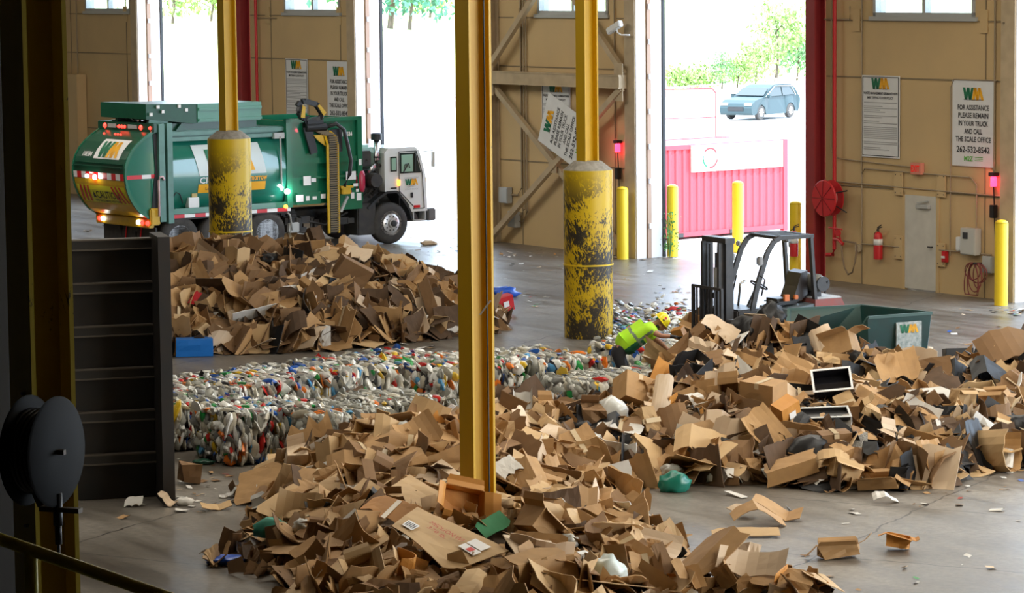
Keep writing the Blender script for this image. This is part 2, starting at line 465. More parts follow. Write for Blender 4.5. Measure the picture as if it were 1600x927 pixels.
for i, (a0, nm) in enumerate(((-26.65, 'left'), (0.0, 'right'), (-40, 'far left'))):
    mb = MB(); hsection(mb, -0.34, -0.32, 0.32, 0.34, 0, 10)
    q = mb.build('steel_column', m_red_col, loc=WB @ Vector((a0, 0, 0)), rotz=BANG)
    tag(q, {'left': 'red steel column behind the left post, beside the doorway over the truck',
            'right': 'tall red steel column at the right edge of the wide doorway',
            'far left': 'red steel column at the far left wall piece'}[nm], 'column')
    struct(q)
mb = MB(); hsection(mb, -0.1, -0.34, 0.30, 0.32, 0, 10)
q = struct(mb.build('steel_column', m_tan, loc=WB @ Vector((-13.5, 0, 0)), rotz=BANG))
# bracing of the middle wall piece
br = wempty('wall_bracing', -13.4, -0.35, 0, 'tan steel cross bracing with a horizontal beam on the middle wall', 'bracing')
def barp(name, p0, p1, w_=0.13, h_=0.15, t=m_tan):
    b_ = MB(); b_.bar(p0, p1, w_, h_); return b_.build(name, t, br)
b_ = MB(); b_.box(0, -0.12, 4.27, 6.05, 0.12, 4.55); b_.box(0, -0.14, 4.55, 6.05, 0.14, 4.58); b_.box(0, -0.14, 4.24, 6.05, 0.14, 4.27)
b_.build('horizontal_beam', m_tan, br)
barp('diagonal_brace', (0.05, 0, 4.6), (4.9, 0, 8.9)); barp('diagonal_brace', (6.0, 0.1, 4.6), (1.15, 0.1, 8.9))
barp('diagonal_brace', (0.05, 0.1, 4.25), (6.0, 0.1, 0.1)); barp('diagonal_brace', (6.0, 0, 4.25), (0.05, 0, 0.1))
for x, z in ((0.15, 4.7), (5.9, 4.7), (0.15, 4.1), (5.9, 4.1), (3.02, 2.17)):
    g = MB(); g.box(x - 0.17, -0.03, z - 0.17, x + 0.17, -0.005, z + 0.17); g.build('gusset_plate', m_tan, br)

# ------------------------------------------------------------------ yellow posts
def yellow_post(px, Y, ztop, rad, label, colm, sleeve=True, ground_y=None):
    P = atY(px, 500, Y); P.z = 0
    e = empty('yellow_column', P, BANG, label, 'column')
    mb = MB(); hsection(mb, -0.15, -0.16, 0.30, 0.32, 0, 10.0)
    mb.build('steel_shaft', colm, e)
    if sleeve:
        s_ = MB(); s_.lathe([(rad, 0.0), (rad, ztop - 0.02)], 40); s_.build('scraped_sleeve', m_yellow_scuff, e, smooth=True, auto=40)
        s_ = MB(); s_.lathe([(rad + 0.012, 1.42), (rad + 0.012, 1.45)], 40); s_.build('weld_band', m_yellow_bol, e, smooth=True, auto=40)
        c = MB(); c.lathe([(rad - 0.005, ztop - 0.02), (rad - 0.02, ztop), (0.27, ztop + 0.15), (0.02, ztop + 0.16)], 40)
        c.build('concrete_cap', m_conc_cap, e, smooth=True, auto=50)
    return e
yp_left = yellow_post(363.5, 67.8, 3.53, 0.48, 'yellow steel column in scraped round sleeve, left, in front of the truck', m_yellow)
yp_mid = yellow_post(920, 59.0, 3.30, 0.48, 'yellow steel column in heavily scraped thick round sleeve, behind the bales', m_yellow)
yp_near = yellow_post(744, 36.4, 0, 0, 'tall yellow H-beam column rising from the near cardboard heap', m_yellow, False)
# conduit and wire on the near column
g = MB(); g.tube([(0.17, 0.05, 0.3), (0.175, 0.04, 4.2), (0.16, 0.05, 10)], 0.012, 6); g.build('conduit', m_dark, yp_near)
g = MB(); g.bar((0.16, -0.05, 2.98), (0.24, 0.05, 3.15), 0.02, 0.02); g.build('bent_bracket', m_grey, yp_near)
gl = atY(66, 500, 19.0); gl.z = 0
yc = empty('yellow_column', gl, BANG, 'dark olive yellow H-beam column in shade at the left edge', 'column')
mb = MB(); hsection(mb, -0.16, -0.16, 0.32, 0.30, -0.0, 10.0, 0.03, 0.03); mb.build('steel_shaft', m_yellow_shaded, yc)
mb = MB()
for k in range(9): mb.lathe([(0.011, -0.185), (0.011, -0.16)], 8, 0, Matrix.Translation((0.06, 0, 2.2 + 0.28 * k)), 'Y')
mb.build('bolt_row', m_steel_edge, yc)

# ------------------------------------------------------------------ slim bollards
def bollard(px, gy, label, h=1.8, gp=None):
    P = at(px, gy)
    e = empty('bollard', P, 0, label, 'bollard', 'slim yellow bollards by the doorways')
    s_ = MB(); s_.lathe([(0.145, 0), (0.145, h - 0.06)], 20); s_.build('pipe', m_yellow_bol, e, smooth=True, auto=40)
    s_ = MB(); s_.lathe([(0.145, h - 0.06), (0.13, h - 0.02), (0.08, h + 0.01), (0.01, h + 0.02)], 20); s_.build('domed_cap', m_yellow_bol, e, smooth=True)
    return e
bollard(973, 405, 'slim yellow bollard just inside the left side of wide doorway')
bollard(1051, 401, 'yellow bollard with a green weed growing beside its foot')
bollard(1153, 394, 'yellow bollard in front of red container, behind the forklift roof')
b4 = bollard(1243, 436, 'yellow bollard directly beside the red column, right of forklift')
bollard(1564, 477, 'slim yellow bollard at far right beside the coiled hose')
# ------------------------------------------------------------------ wall fixtures (local frame: x right, -y into the hall)
def face(y):  return lambda u, v: (u, y, v)
def policy_sign(a, z, label, idx, w_=1.27, h_=1.84, b=-0.03):
    e = wempty('policy_sign', a, b, z, label, 'sign')
    m = MB(); m.box(-w_ / 2, -0.012, -h_ / 2, w_ / 2, 0.0, h_ / 2); m.build('board', m_signw, e)
    m = MB()
    for (x0, z0, x1, z1) in ((-w_/2+.03, -h_/2+.03, w_/2-.03, -h_/2+.045), (-w_/2+.03, h_/2-.045, w_/2-.03, h_/2-.03), (-w_/2+.03, -h_/2+.03, -w_/2+.045, h_/2-.03), (w_/2-.045, -h_/2+.03, w_/2-.03, h_/2-.03)):
        m.box(x0, -0.018, z0, x1, -0.0125, z1)
    m.build('border', m_ink, e)
    m = MB(); put_logo(m, 0, h_/2 - 0.18, 0.62, face(-0.02)); m.build('logo', [m_wm_g, m_wm_y], e, fixn=False)
    m = MB(); put_text(m, 'WASTE MANAGEMENT', 0, h_/2 - 0.30, face(-0.02), width=0.5, height=0.03); m.build('logo_caption', m_ink, e, fixn=False); m = MB()
    put_text(m, 'WASTE MANAGEMENT GERMANTOWN', 0, h_/2 - 0.40, face(-0.02), width=1.14, height=0.06, bold=0.02); m.build('heading', m_ink, e, fixn=False); m = MB()
    put_text(m, 'MRF TIPPING FLOOR POLICY', 0, h_/2 - 0.50, face(-0.02), width=0.88, height=0.06, bold=0.02)
    m.build('heading', m_ink, e, fixn=False)
    m = MB(); rng = random.Random(idx); zz = h_/2 - 0.60
    while zz > -h_/2 + 0.12:
        wl = (1.12 if rng.random() < .7 else rng.uniform(.5, 1.0))
        m.box(-0.56, -0.0185, zz - 0.016, -0.56 + wl, -0.0125, zz)
        zz -= 0.042 if rng.random() < .75 else 0.085
    m.build('fine_print', m_inkgrey, e)
    return e
def assist_sign(e, w_=1.34, h_=1.86):
    m = MB(); m.box(-w_/2, -0.012, -h_/2, w_/2, 0, h_/2, bev=0.004); m.build('board', m_signw, e)
    m = MB(); put_logo(m, 0, h_/2 - 0.28, 0.66, face(-0.02)); m.build('logo', [m_wm_g, m_wm_y], e, fixn=False)
    m = MB(); put_text(m, 'WASTE MANAGEMENT', 0, h_/2 - 0.41, face(-0.02), width=0.62, height=0.03); m.build('logo_caption', m_ink, e, fixn=False)
    z = h_/2 - 0.58
    for t, wd in (('FOR ASSISTANCE', 0.98), ('PLEASE REMAIN', 0.94), ('IN YOUR TRUCK', 0.92), ('AND CALL', 0.56), ('THE SCALE OFFICE', 1.10)):
        m = MB(); put_text(m, t, 0, z, face(-0.02), width=wd, height=0.115, bold=0.02); z -= 0.172; m.build('lettering_line', m_ink, e, fixn=False)
    m = MB(); put_text(m, '262-532-8542', 0, z - 0.05, face(-0.02), width=1.04, height=0.14, bold=0.02)
    m.build('phone_number', m_ink, e, fixn=False)
    m = MB(); put_text(m, 'M2Z', -0.14, -h_/2 + 0.17, face(-0.02), width=0.28, height=0.11, bold=0.03)
    for k in range(3): m.box(0.05, -0.0185, -h_/2 + 0.13 + k * .035, 0.30, -0.0125, -h_/2 + 0.142 + k * .035)
    m.build('green_mark', m_greenmark, e, fixn=False)
m_greenmark = mat('sign_light_green', (0.10, 0.42, 0.05), 0.5)
policy_sign(1.94, 3.83, 'framed white policy sign full of fine print, right of the red pipe', 1)
policy_sign(-10.67, 3.35 + .1, 'framed white policy sign half hidden behind tilted sign, middle wall', 2)
policy_sign(-23.87, 3.80, 'framed white policy sign above the green truck body', 3)
for a, z, lb in ((4.96, 3.77, 'white assistance sign with phone number, upper right of white door'), (-21.46, 3.75, 'white assistance sign with phone number, above the green truck hopper')):
    assist_sign(wempty('assistance_sign', a, -0.03, z, lb, 'sign'))
e = wempty('assistance_sign', -9.55, -0.62, 3.12, 'loose white assistance sign tilted sideways behind the scraped yellow sleeve', 'sign')
assist_sign(e); e.rotation_mode = 'XYZ'
e.matrix_world = Matrix.Translation(WB @ Vector((-9.55, -0.62, 3.12))) @ Matrix.Rotation(BANG, 4, 'Z') @ Matrix.Rotation(R(90 - 22), 4, 'Y').inverted()

# white personnel door
d = struct(empty('door_1', WB @ Vector((3.26, 0, 0)), BANG))
d['label'] = 'cream steel personnel door in the right wall piece'
m = MB(); m.box(-0.60, -0.03, 0, -0.51, -0.001, 2.2); m.box(0.51, -0.03, 0, 0.60, -0.001, 2.2); m.box(-0.60, -0.03, 2.12, 0.60, -0.001, 2.24)
m.build('door_frame', m_wall, d)
m = MB(); m.box(-0.505, -0.028, 0.03, 0.505, -0.002, 2.12); m.box(-0.46, -0.034, 0.1, -0.44, -0.028, 2.0); m.build('door_leaf', m_doorw, d)
m = MB(); m.box(-0.08, -0.11, 1.84, 0.34, -0.034, 1.93, bev=0.01); m.bar((-0.05, -0.09, 1.96), (0.3, -0.06, 2.02), 0.03, 0.02); m.build('door_closer', m_grey, d)
m = MB(); m.tube([(0.40, -0.034, 1.0), (0.40, -0.08, 1.0), (0.30, -0.085, 1.0)], 0.014, 8); m.build('door_handle', m_black, d)
m = MB(); m.box(-0.40, -0.033, 0.0, 0.5, -0.003, 0.03); m.build('threshold', m_chrome, d)

# red sprinkler pipes
def wpipe(name, pts, r, m_, label, cat, par=None, n=8):
    mb = MB(); mb.tube(pts, r, n)
    q = mb.build(name, m_, smooth=True, auto=50, loc=ORG, rotz=BANG)
    tag(q, label, cat); return q
wpipe('standpipe', [(0.47, -0.14, 9.5), (0.47, -0.14, 0.75), (0.42, -0.14, 0.62), (0.2, -0.14, 0.60)], 0.045, m_red, 'red vertical standpipe running down to the hose reel', 'pipe')
wpipe('standpipe', [(-26.05, -0.14, 9.5), (-26.05, -0.14, 0.6)], 0.045, m_red, 'red vertical pipe on the wall left of the policy sign above truck', 'pipe')
wpipe('standpipe', [(-39.45, -0.14, 9.5), (-39.45, -0.14, 4.02)], 0.045, m_red, 'thin red pipe at the far left, beside the dark column edge', 'pipe')
# hose reel
e = wempty('hose_reel', 0.47, -0.34, 1.93, 'round red fire hose reel on the wall beside the red column', 'hose reel')
m = MB(); m.lathe([(0.02, -0.16), (0.40, -0.13), (0.42, -0.11), (0.42, -0.09), (0.02, -0.09)], 28, 0, None, 'Y')
m.build('front_disc', m_red, e, smooth=True, auto=30)
m = MB(); m.lathe([(0.2, -0.09), (0.2, 0.12)], 24, 0, None, 'Y'); m.build('hose_drum', mat('hose_white', (0.5, 0.46, 0.42), .8), e, smooth=True, auto=30)
m = MB(); m.lathe([(0.02, 0.12), (0.41, 0.12), (0.41, 0.14), (0.02, 0.14)], 28, 0, None, 'Y'); m.build('rear_disc', m_red, e, smooth=True, auto=30)
m = MB()
for k in range(8):
    t = k * math.pi / 4; m.bar((0, -0.165, 0), (0.40 * math.cos(t), -0.14, 0.40 * math.sin(t)), 0.012, 0.012)
m.build('spoke_ribs', mat('dark_red', (0.2, 0.01, 0.012), .5), e)
m = MB(); m.box(-0.05, 0.14, -0.1, 0.05, 0.33, 0.1); m.tube([(0.1, 0.0, 0.1), (0.62, 0.05, 0.2)], 0.015); m.tube([(0.1, 0, -.1), (0.6, 0.05, -0.3)], 0.015); m.build('wall_bracket', m_dark, e)
# valve and hose loop
e = wempty('hose_valve', 0.62, -0.16, 0.86, 'red valve with a hanging loop of flat hose below the reel', 'valve')
m = MB(); m.tube([(-0.15, 0, 0.12), (0.02, 0, 0.12), (0.18, 0, 0.02)], 0.04, 8); m.lathe([(0.08, -0.1), (0.08, -0.06)], 12, 0, Matrix.Translation((0.1, 0, 0.28)), 'Y'); m.tube([(0.1, 0, 0.1), (0.1, -0.05, 0.28)], 0.02)
m.tube([(-0.32, 0, 0.38), (0.14, 0, 0.36)], 0.02); m.build('valve_body', m_red, e, smooth=True, auto=40)
m = MB(); pts = [(0.12, 0, 0.0), (0.16, 0, -0.25), (0.24, 0, -0.52), (0.36, 0, -0.66), (0.50, 0, -0.60), (0.60, 0, -0.35), (0.66, 0, 0.0), (0.62, 0, 0.08), (0.2, 0, 0.10)]
m.tube(pts, 0.022, 6); m.build('hose_loop', mat('hose_tan', (0.24, 0.17, 0.11), .8), e, smooth=True)
# conduit runs
cdm = mat('conduit_tan', (0.33, 0.26, 0.17), 0.5)
wpipe('conduit', [(0.0, -0.05, 6.0), (0.9, -0.05, 6.0), (0.9, -0.05, 6.3)], 0.015, cdm, 'short conduit near the top of the right wall piece, left of window', 'conduit')
wpipe('conduit', [(0.25, -0.05, 9.0), (0.25, -0.05, 2.98), (0.5, -0.05, 2.83), (3.0, -0.05, 2.74)], 0.014, cdm, 'conduit running down and across to the exit sign', 'conduit')
wpipe('conduit', [(1.32, -0.05, 0.78), (1.32, -0.05, 2.5), (1.42, -0.05, 2.64), (4.9, -0.05, 2.60), (5.08, -0.05, 2.45), (5.08, -0.05, 1.35)], 0.016, cdm, 'conduit arching over the white door to the grey box', 'conduit')
wpipe('conduit', [(1.30, -0.05, 9.4), (1.30, -0.05, 2.5)], 0.014, cdm, 'vertical conduit behind the left edge of the right policy sign', 'conduit')
wpipe('conduit', [(4.25, -0.05, 0.85), (4.25, -0.05, 4.55), (4.35, -0.05, 4.72), (5.7, -0.05, 4.72)], 0.014, cdm, 'conduit along the left and top edge of right assistance sign', 'conduit')
wpipe('conduit', [(5.62, -0.05, 9.4), (5.62, -0.05, 2.3)], 0.022, cdm, 'thick vertical conduit right of the right assistance sign', 'conduit')
wpipe('conduit', [(0.0, -0.05, 2.30), (6.2, -0.05, 2.24)], 0.016, cdm, 'long level conduit crossing just above the white door', 'conduit')
wpipe('conduit', [(1.32, -0.05, 0.92), (2.6, -0.05, 0.93)], 0.016, cdm, 'low level conduit left of the white door', 'conduit')
wpipe('conduit', [(3.9, -0.05, 0.96), (5.55, -0.05, 0.96)], 0.016, cdm, 'low level conduit right of the white door', 'conduit')
wpipe('conduit', [(-12.25, -0.05, 9.0), (-12.25, -0.05, 1.5), (-12.45, -0.05, 1.3), (-12.75, -0.05, 1.3)], 0.02, cdm, 'left of three conduits dropping beside the grey boxes, middle wall', 'conduit')
wpipe('conduit', [(-12.12, -0.05, 9.0), (-12.12, -0.05, 0.95), (-12.3, -0.05, 0.8), (-12.5, -0.05, 0.75)], 0.02, cdm, 'middle of three conduits dropping beside the grey boxes, middle wall', 'conduit')
wpipe('conduit', [(-12.0, -0.05, 9.0), (-12.0, -0.05, 0.9), (-12.2, -0.05, 0.62), (-12.5, -0.05, 0.6)], 0.02, cdm, 'right of three conduits dropping beside the grey boxes, middle wall', 'conduit')
wpipe('conduit', [(-8.1, -0.05, 9.0), (-8.1, -0.05, 2.9)], 0.014, cdm, 'thin conduit dropping to the red strobe on the middle wall', 'conduit')
wpipe('conduit', [(-26.3, -0.05, 5.9), (-25.0, -0.05, 5.9)], 0.02, cdm, 'level conduit left of the window above the truck hopper', 'conduit')
wpipe('conduit', [(-38.2, -0.05, 9.0), (-38.2, -0.05, 3.9)], 0.02, cdm, 'conduit above the tan box panel on the far left wall', 'conduit')
wpipe('conduit', [(-34.0, -0.05, 9.0), (-34.0, -0.05, 2.9)], 0.02, cdm, 'conduit on the wall above the red truck beacon', 'conduit')
# grey boxes
def gbox(a, z, w_, h_, dp, label, name='junction_box', m_=None, door=True, cat='electrical box'):
    e = wempty(name, a, -0.02, z, label, cat)
    m = MB(); m.box(-w_/2, -dp, -h_/2, w_/2, -0.0, h_/2, bev=0.01); m.build('case', m_ or m_grey, e)
    if door:
        m = MB(); m.box(-w_/2 + .02, -dp - .012, -h_/2 + .02, w_/2 - .02, -dp - .001, h_/2 - .02, bev=0.004); m.build('cover', m_ or m_grey, e)
    return e
gbox(-12.95, 1.28, 0.42, 0.42, 0.16, 'upper grey electrical box on the middle wall')
gbox(-12.55, 0.66, 0.38, 0.42, 0.16, 'lower grey electrical box on the middle wall')
e = gbox(4.98, 1.22, 0.46, 0.58, 0.2, 'grey alarm panel right of the white door', 'alarm_panel', mat('panel_lightgrey', (0.5, 0.5, 0.47), .4))
m = MB(); m.box(-0.13, -0.225, 0.06, 0.02, -0.213, 0.2); m.build('display', m_ink, e)
gbox(4.62, 1.14, 0.2, 0.3, 0.12, 'small white box attached left of the grey alarm panel', 'keypad_box', m_white)
gbox(5.50, 0.75, 0.30, 0.36, 0.12, 'grey electrical box above the coiled red hose')
gbox(1.20, 0.82, 0.14, 0.18, 0.08, 'small tan outlet box right of the hose loop', 'outlet_box', mat('pale_tan', (0.6, 0.5, 0.35), .5))
e = gbox(4.10, 0.82, 0.16, 0.24, 0.08, 'small red fire alarm pull station right of white door', 'pull_station', m_red, cat='fire alarm')
m = MB(); m.box(-0.05, -0.11, -0.03, 0.05, -0.09, 0.02); m.build('handle', m_white, e)
for a, z, lb in ((2.55, 2.35, 'left tan cover plate above the white door'), (3.95, 2.38, 'right tan cover plate above the white door'), (2.55, 0.92, 'tan cover plate at the left side of white door'), (3.95, 0.85, 'tan cover plate at the right side of white door')):
    e = wempty('cover_plate', a, -0.025, z, lb, 'plate')
    m = MB(); m.box(-0.14, -0.03, -0.26, 0.14, 0, 0.26, bev=0.004); m.build('plate', m_wall, e)
    m = MB()
    for x in (-.09, .09):
        for zz in (-.2, .2): m.lathe([(0.014, -0.036), (0.014, -0.03)], 8, 0, Matrix.Translation((x, 0, zz)), 'Y')
    m.build('screws', m_dark, e)
# exit sign
e = wempty('exit_sign', 3.20, -0.10, 2.72, 'small red and white EXIT sign above the white door', 'exit sign')
m = MB(); m.box(-0.17, -0.03, -0.13, 0.17, 0.09, 0.13, bev=0.008); m.build('case', mat('exit_case', (0.65, 0.25, 0.18), .5), e)
m = MB(); put_text(m, 'EXIT', 0, 0, face(-0.036), width=0.27, height=0.15, bold=0.03); m.build('lettering', mat('exit_red', (0.75, 0.02, 0.01), .5, emit=0.25), e, fixn=False)
# fire extinguishers
def extinguisher(loc, rz, label, s=1.0):
    e = empty('fire_extinguisher', loc, rz, label, 'fire extinguisher')
    m = MB(); m.lathe([(0.085 * s, 0), (0.09 * s, 0.02), (0.09 * s, 0.42 * s), (0.07 * s, 0.5 * s), (0.03 * s, 0.54 * s)], 20); m.build('cylinder', m_red, e, smooth=True, auto=50)
    m = MB(); m.tube([(0, 0, .54 * s), (0, 0, .60 * s)], .022); m.bar((-.02, 0, .6 * s), (.12, 0, .64 * s), .03, .02); m.bar((-.02, 0, .62 * s), (.11, 0, .68 * s), .03, .015); m.build('valve_head', m_black, e)
    m = MB(); m.tube([(-.03, 0, .58 * s), (-.12, 0, .5 * s), (-.115, -.02, .2 * s)], .014); m.build('hose', m_black, e, smooth=True)
    m = MB(); m.lathe([(0.0915 * s, .28 * s), (0.0915 * s, .40 * s)], 20); m.build('paper_tag', m_white, e, smooth=True)
    return e
extinguisher(WB @ Vector((1.97, -0.13, 0.62)), BANG, 'red fire extinguisher hung on the wall left of the white door', 1.15)
q = atY(1240, 415, b4.location.y - 0.3)
extinguisher((b4.location.x - 0.06, b4.location.y - 0.26, 0.55), 0, 'red fire extinguisher strapped to the bollard behind the forklift', 1.1)
# red strobes
m_strobe = mat('red_strobe_lens', (1.0, 0.02, 0.06), 0.3, emit=9.0)
def strobe(a, z, label):
    e = wempty('strobe_light', a, -0.1, z, label, 'signal light')
    m = MB(); m.lathe([(0.07, -0.1), (0.07, 0.09), (0.04, 0.12)], 14); m.build('lens', m_strobe, e, smooth=True)
    m = MB(); m.box(-0.09, -0.08, 0.12, 0.09, 0.08, 0.2, bev=.01); m.build('housing', m_black, e)
    m = MB(); m.tube([(0, 0, -.1), (0, 0.02, -.5)], .014); m.box(-.07, -.06, -.78, .07, .06, -.5, bev=.01); m.tube([(0.0, .03, -.78), (0.02, .04, -1.35)], .012); m.build('switch_box', m_black, e)
    d = bpy.data.lights.new('strobe_glow', 'POINT'); d.energy = 6; d.color = (1, .05, .12); d.shadow_soft_size = .06
    o = bpy.data.objects.new('strobe_glow', d); COL.objects.link(o); o.parent = e; o.location = (0, -.25, 0)
strobe(5.66, 2.55, 'glowing red strobe light below the right assistance sign')
strobe(-7.92, 2.73, 'glowing red strobe light on the middle wall beside the doorway')
strobe(-32.9, 2.80, 'glowing red strobe on the wall above the truck tailgate')
# security camera
e = wempty('security_camera', -7.38, -0.45, 5.72, 'white security camera on a bracket at the wide doorway', 'camera')
m = MB(); Mx = Matrix.Rotation(R(-22), 4, 'Y')
m.box(-0.42, -0.07, 0.02, 0.16, 0.07, 0.18, 0, Mx, bev=.02); m.build('housing', m_white, e)
m = MB(); m.lathe([(0.045, 0), (0.045, 0.02)], 14, 0, Mx @ Matrix.Translation((-.44, 0, .1)), 'X'); m.build('lens', m_glassdk, e)
m = MB(); m.tube([(-.08, 0, .04), (-.05, 0, -.08), (0.05, 0.05, -.14), (0.3, .12, -.14)], .02); m.build('bracket', m_white, e, smooth=True)
# dome light at the far right edge
e = wempty('dome_lamp', 6.05, -0.12, 5.94, 'small round dark lamp at the top right corner of the wall', 'lamp')
m = MB(); m.lathe([(.1, .09), (.1, 0), (.07, -.06), (.02, -.08)], 18, 0, None, 'Y'); m.build('housing', m_dark, e, smooth=True, auto=50)
m = MB(); m.lathe([(.045, -.1), (.03, -.08)], 14, 0, None, 'Y'); m.build('lens', m_grey, e)
# coiled air hose
e = wempty('coiled_hose', 5.25, -0.24, 0.1, 'dark red hose coiled on a hook at right, beside bollard', 'hose')
m = MB(); rng = random.Random(5)
for k in range(7):
    w_ = rng.uniform(.13, .3); lo = rng.uniform(-.05, .35) if k < 5 else -.35 + .2 * (k - 5); cx = rng.uniform(-.08, .1)
    pts = [(cx + w_ * math.sin(t), -0.02 * k / 3, (0.68 + lo) / 2 + (0.68 - lo) / 2 * math.cos(t)) for t in [i * math.pi / 9 for i in range(19)]]
    pts = [(x, y, max(z, -0.02)) for x, y, z in pts]
    m.tube(pts, .013, 6)
m.build('hose_coil', mat('hose_darkred', (0.20, 0.04, 0.035), .6), e, smooth=True)
m = MB(); m.tube([(0.08, 0.23, .66), (0.08, -.12, .68)], .02); m.build('hook', m_dark, e)
# tan box panel at far left
e = wempty('wall_box_panel', -38.2, -0.02, 0, 'tan boxed-in panel standing against the far left wall', 'panel')
m = MB(); m.box(-1.3, -0.35, 0, 0.55, 0, 3.98, bev=.01); m.build('panel', m_wall, e)

# ------------------------------------------------------------------ outdoors
def noisy_mat(name, c1, c2, scale): return mat(name, c1, 0.9, noise_amt=1.0, scale=scale, col2=c2)
m_gravel = noisy_mat('pale_gravel', (0.62, 0.62, 0.61), (0.50, 0.50, 0.49), 0.8)
m_grass = noisy_mat('sunlit_grass', (0.50, 0.52, 0.24), (0.34, 0.42, 0.16), 0.15)
g = MB(); g.add([WB @ Vector(p) for p in ((-260, 0.6, -0.02), (200, 0.6, -0.02), (200, 130, -0.02), (-260, 130, -0.02))], [(0, 1, 2, 3)])
struct(g.build('ground', m_gravel))
g = MB(); nx, ny = 40, 30; vs = []; fs = []
for j in range(ny + 1):
    for i in range(nx + 1):
        X = -140 + 320 * i / nx; Y = 185 + 520 * j / ny
        z = -0.25 + 0.0215 * (Y - 185) + 0.5 * noise.noise(Vector((X * .03, Y * .03, 0)))
        if Y > 420: z += (Y - 420) * 0.10
        vs.append((X, Y, z))
fs = [(j * (nx + 1) + i, j * (nx + 1) + i + 1, (j + 1) * (nx + 1) + i + 1, (j + 1) * (nx + 1) + i) for j in range(ny) for i in range(nx)]
g.add(vs, fs); hill = struct(g.build('ground_hillside', m_grass, smooth=True))
def hill_z(X, Y): return max(0, -0.25 + 0.0215 * (Y - 185)) + (max(0, Y - 420) * .10)

LEAF = [mat('leaf_%s' % n_, c, 0.8) for n_, c in (('spring', (0.22, 0.34, 0.10)), ('mid', (0.13, 0.27, 0.11)), ('bluish', (0.07, 0.21, 0.14)))]
m_bark = mat('tree_bark', (0.12, 0.09, 0.07), 0.9)
trng = random.Random(77)
def tree(px, gy, Y, hgt, wid, kind, label, group):
    P = atY(px, gy, Y); P.z = hill_z(P.x, Y)
    e = empty('leafy_tree', P, 0, label, 'tree', group)
    m = MB(); m.tube([(0, 0, 0), (0.05 * wid, 0, hgt * .4), (0, 0, hgt * .8)], hgt * .025, 6, r2=hgt * .008)
    for k in range(5):
        t = trng.uniform(0, 6.28); m.tube([(0, 0, hgt * (.25 + .1 * k)), (wid * .35 * math.cos(t), wid * .35 * math.sin(t), hgt * (.45 + .1 * k))], hgt * .01, 5, r2=hgt * .004)
    m.build('trunk', m_bark, e)
    m = MB(); cl = [(Vector((trng.gauss(0, wid * .22), trng.gauss(0, wid * .22), hgt * trng.uniform(.25, .92)))) for _ in range(16)]
    for _ in range(1100):
        c = trng.choice(cl); sh = wid * .2 * (1.15 - c.z / hgt * .5)
        q = c + Vector((trng.gauss(0, sh), trng.gauss(0, sh), trng.gauss(0, sh * .9)))
        if q.z < hgt * .1: continue
        s_ = wid * trng.uniform(.025, .06)
        Mx = Matrix.Translation(q) @ Euler((trng.uniform(0, 3), trng.uniform(0, 3), trng.uniform(0, 3))).to_matrix().to_4x4()
        m.add([(-s_, 0, 0), (0, -s_ * .6, s_ * .2), (s_, 0, 0), (0, s_ * .6, s_ * .2)], [(0, 1, 2, 3)], 0, Mx)
    m.build('foliage', LEAF[kind], e, fixn=False)
G1 = 'young trees along the far edge of the gravel yard'
tree(1212, 128, 196, 5.2, 3.6, 0, 'tallest pale green young tree standing behind the parked car', G1)
tree(1245, 122, 200, 3.4, 3.0, 1, 'bushy tree beside the red column edge, behind the parked car', G1)
tree(1180, 130, 194, 2.6, 2.6, 0, 'pale green young tree just left of the tallest one behind car', G1)
tree(1152, 132, 192, 2.2, 2.0, 0, 'small pale green tree above the bonnet of the parked car', G1)
tree(1128, 133, 190, 2.4, 1.6, 1, 'slender green sapling left of the parked car', G1)
tree(1095, 136, 190, 1.0, 2.4, 0, 'low yellow green bush behind the guard rail, left of sapling', G1)
tree(1060, 137, 190, 1.1, 2.4, 0, 'low yellow green bush behind the guard rail, at the door jamb', G1)
G2 = 'woods on the far slope'
for k, (px, gy, Y, h_, w_) in enumerate([(1045, 30, 395, 14, 10), (1075, 26, 400, 15, 10), (1100, 22, 405, 15, 10), (1125, 24, 402, 13, 9), (1150, 12, 410, 12, 9), (1185, 6, 420, 12, 9)]):
    tree(px, gy, Y, h_, w_, 2, 'bluish green wood edge on the far slope seen through the wide doorway', G2)
tree(610, 74, 300, 14, 11, 2, 'left of the three dense green trees in the doorway ahead of truck', G2)
tree(640, 72, 296, 9, 8, 2, 'middle of the three dense green trees in doorway ahead of truck', G2)
tree(672, 40, 330, 6, 6, 0, 'right of the three green trees in the doorway ahead of truck', G2)
tree(270, 55, 320, 7, 7, 0, 'faint pale tree in the doorway behind the truck, left one', G2)
tree(330, 50, 325, 6, 7, 0, 'faint pale tree in the doorway behind the truck, right one', G2)
# guard rail
def guard_rail(p0, p1, label, n_=6):
    p0 = Vector(p0); p1 = Vector(p1)
    e = empty('guard_rail', p0, 0, label, 'guard rail', None); d_ = p1 - p0
    m = MB(); m.bar((0, 0, .6), tuple(d_ + Vector((0, 0, .6))), .08, .32); m.bar((0, 0, .95), tuple(d_ + Vector((0, 0, .95))), .06, .08)
    m.build('rail', mat('rusty_rail', (0.30, 0.13, 0.11), .6), e)
    for k in range(n_):
        q = d_ * (k / (n_ - 1)); m = MB(); m.box(q.x - .06, q.y - .06, 0, q.x + .06, q.y + .06, 1.0); m.build('rail_post', mat('rail_post_grey', (0.25, 0.2, 0.2), .6), e)
a_, b_ = at(1000, 168), at(1125, 158); guard_rail(a_, b_, 'low rusty guard rail in the yard at the left of the wide doorway')
a_, b_ = at(1190, 150), at(1300, 142); guard_rail(a_, b_, 'low rusty guard rail in the yard right behind the parked car')
a_, b_ = at(612, 184), at(760, 180); guard_rail(a_, b_, 'low rusty guard rail in the yard ahead of the truck')
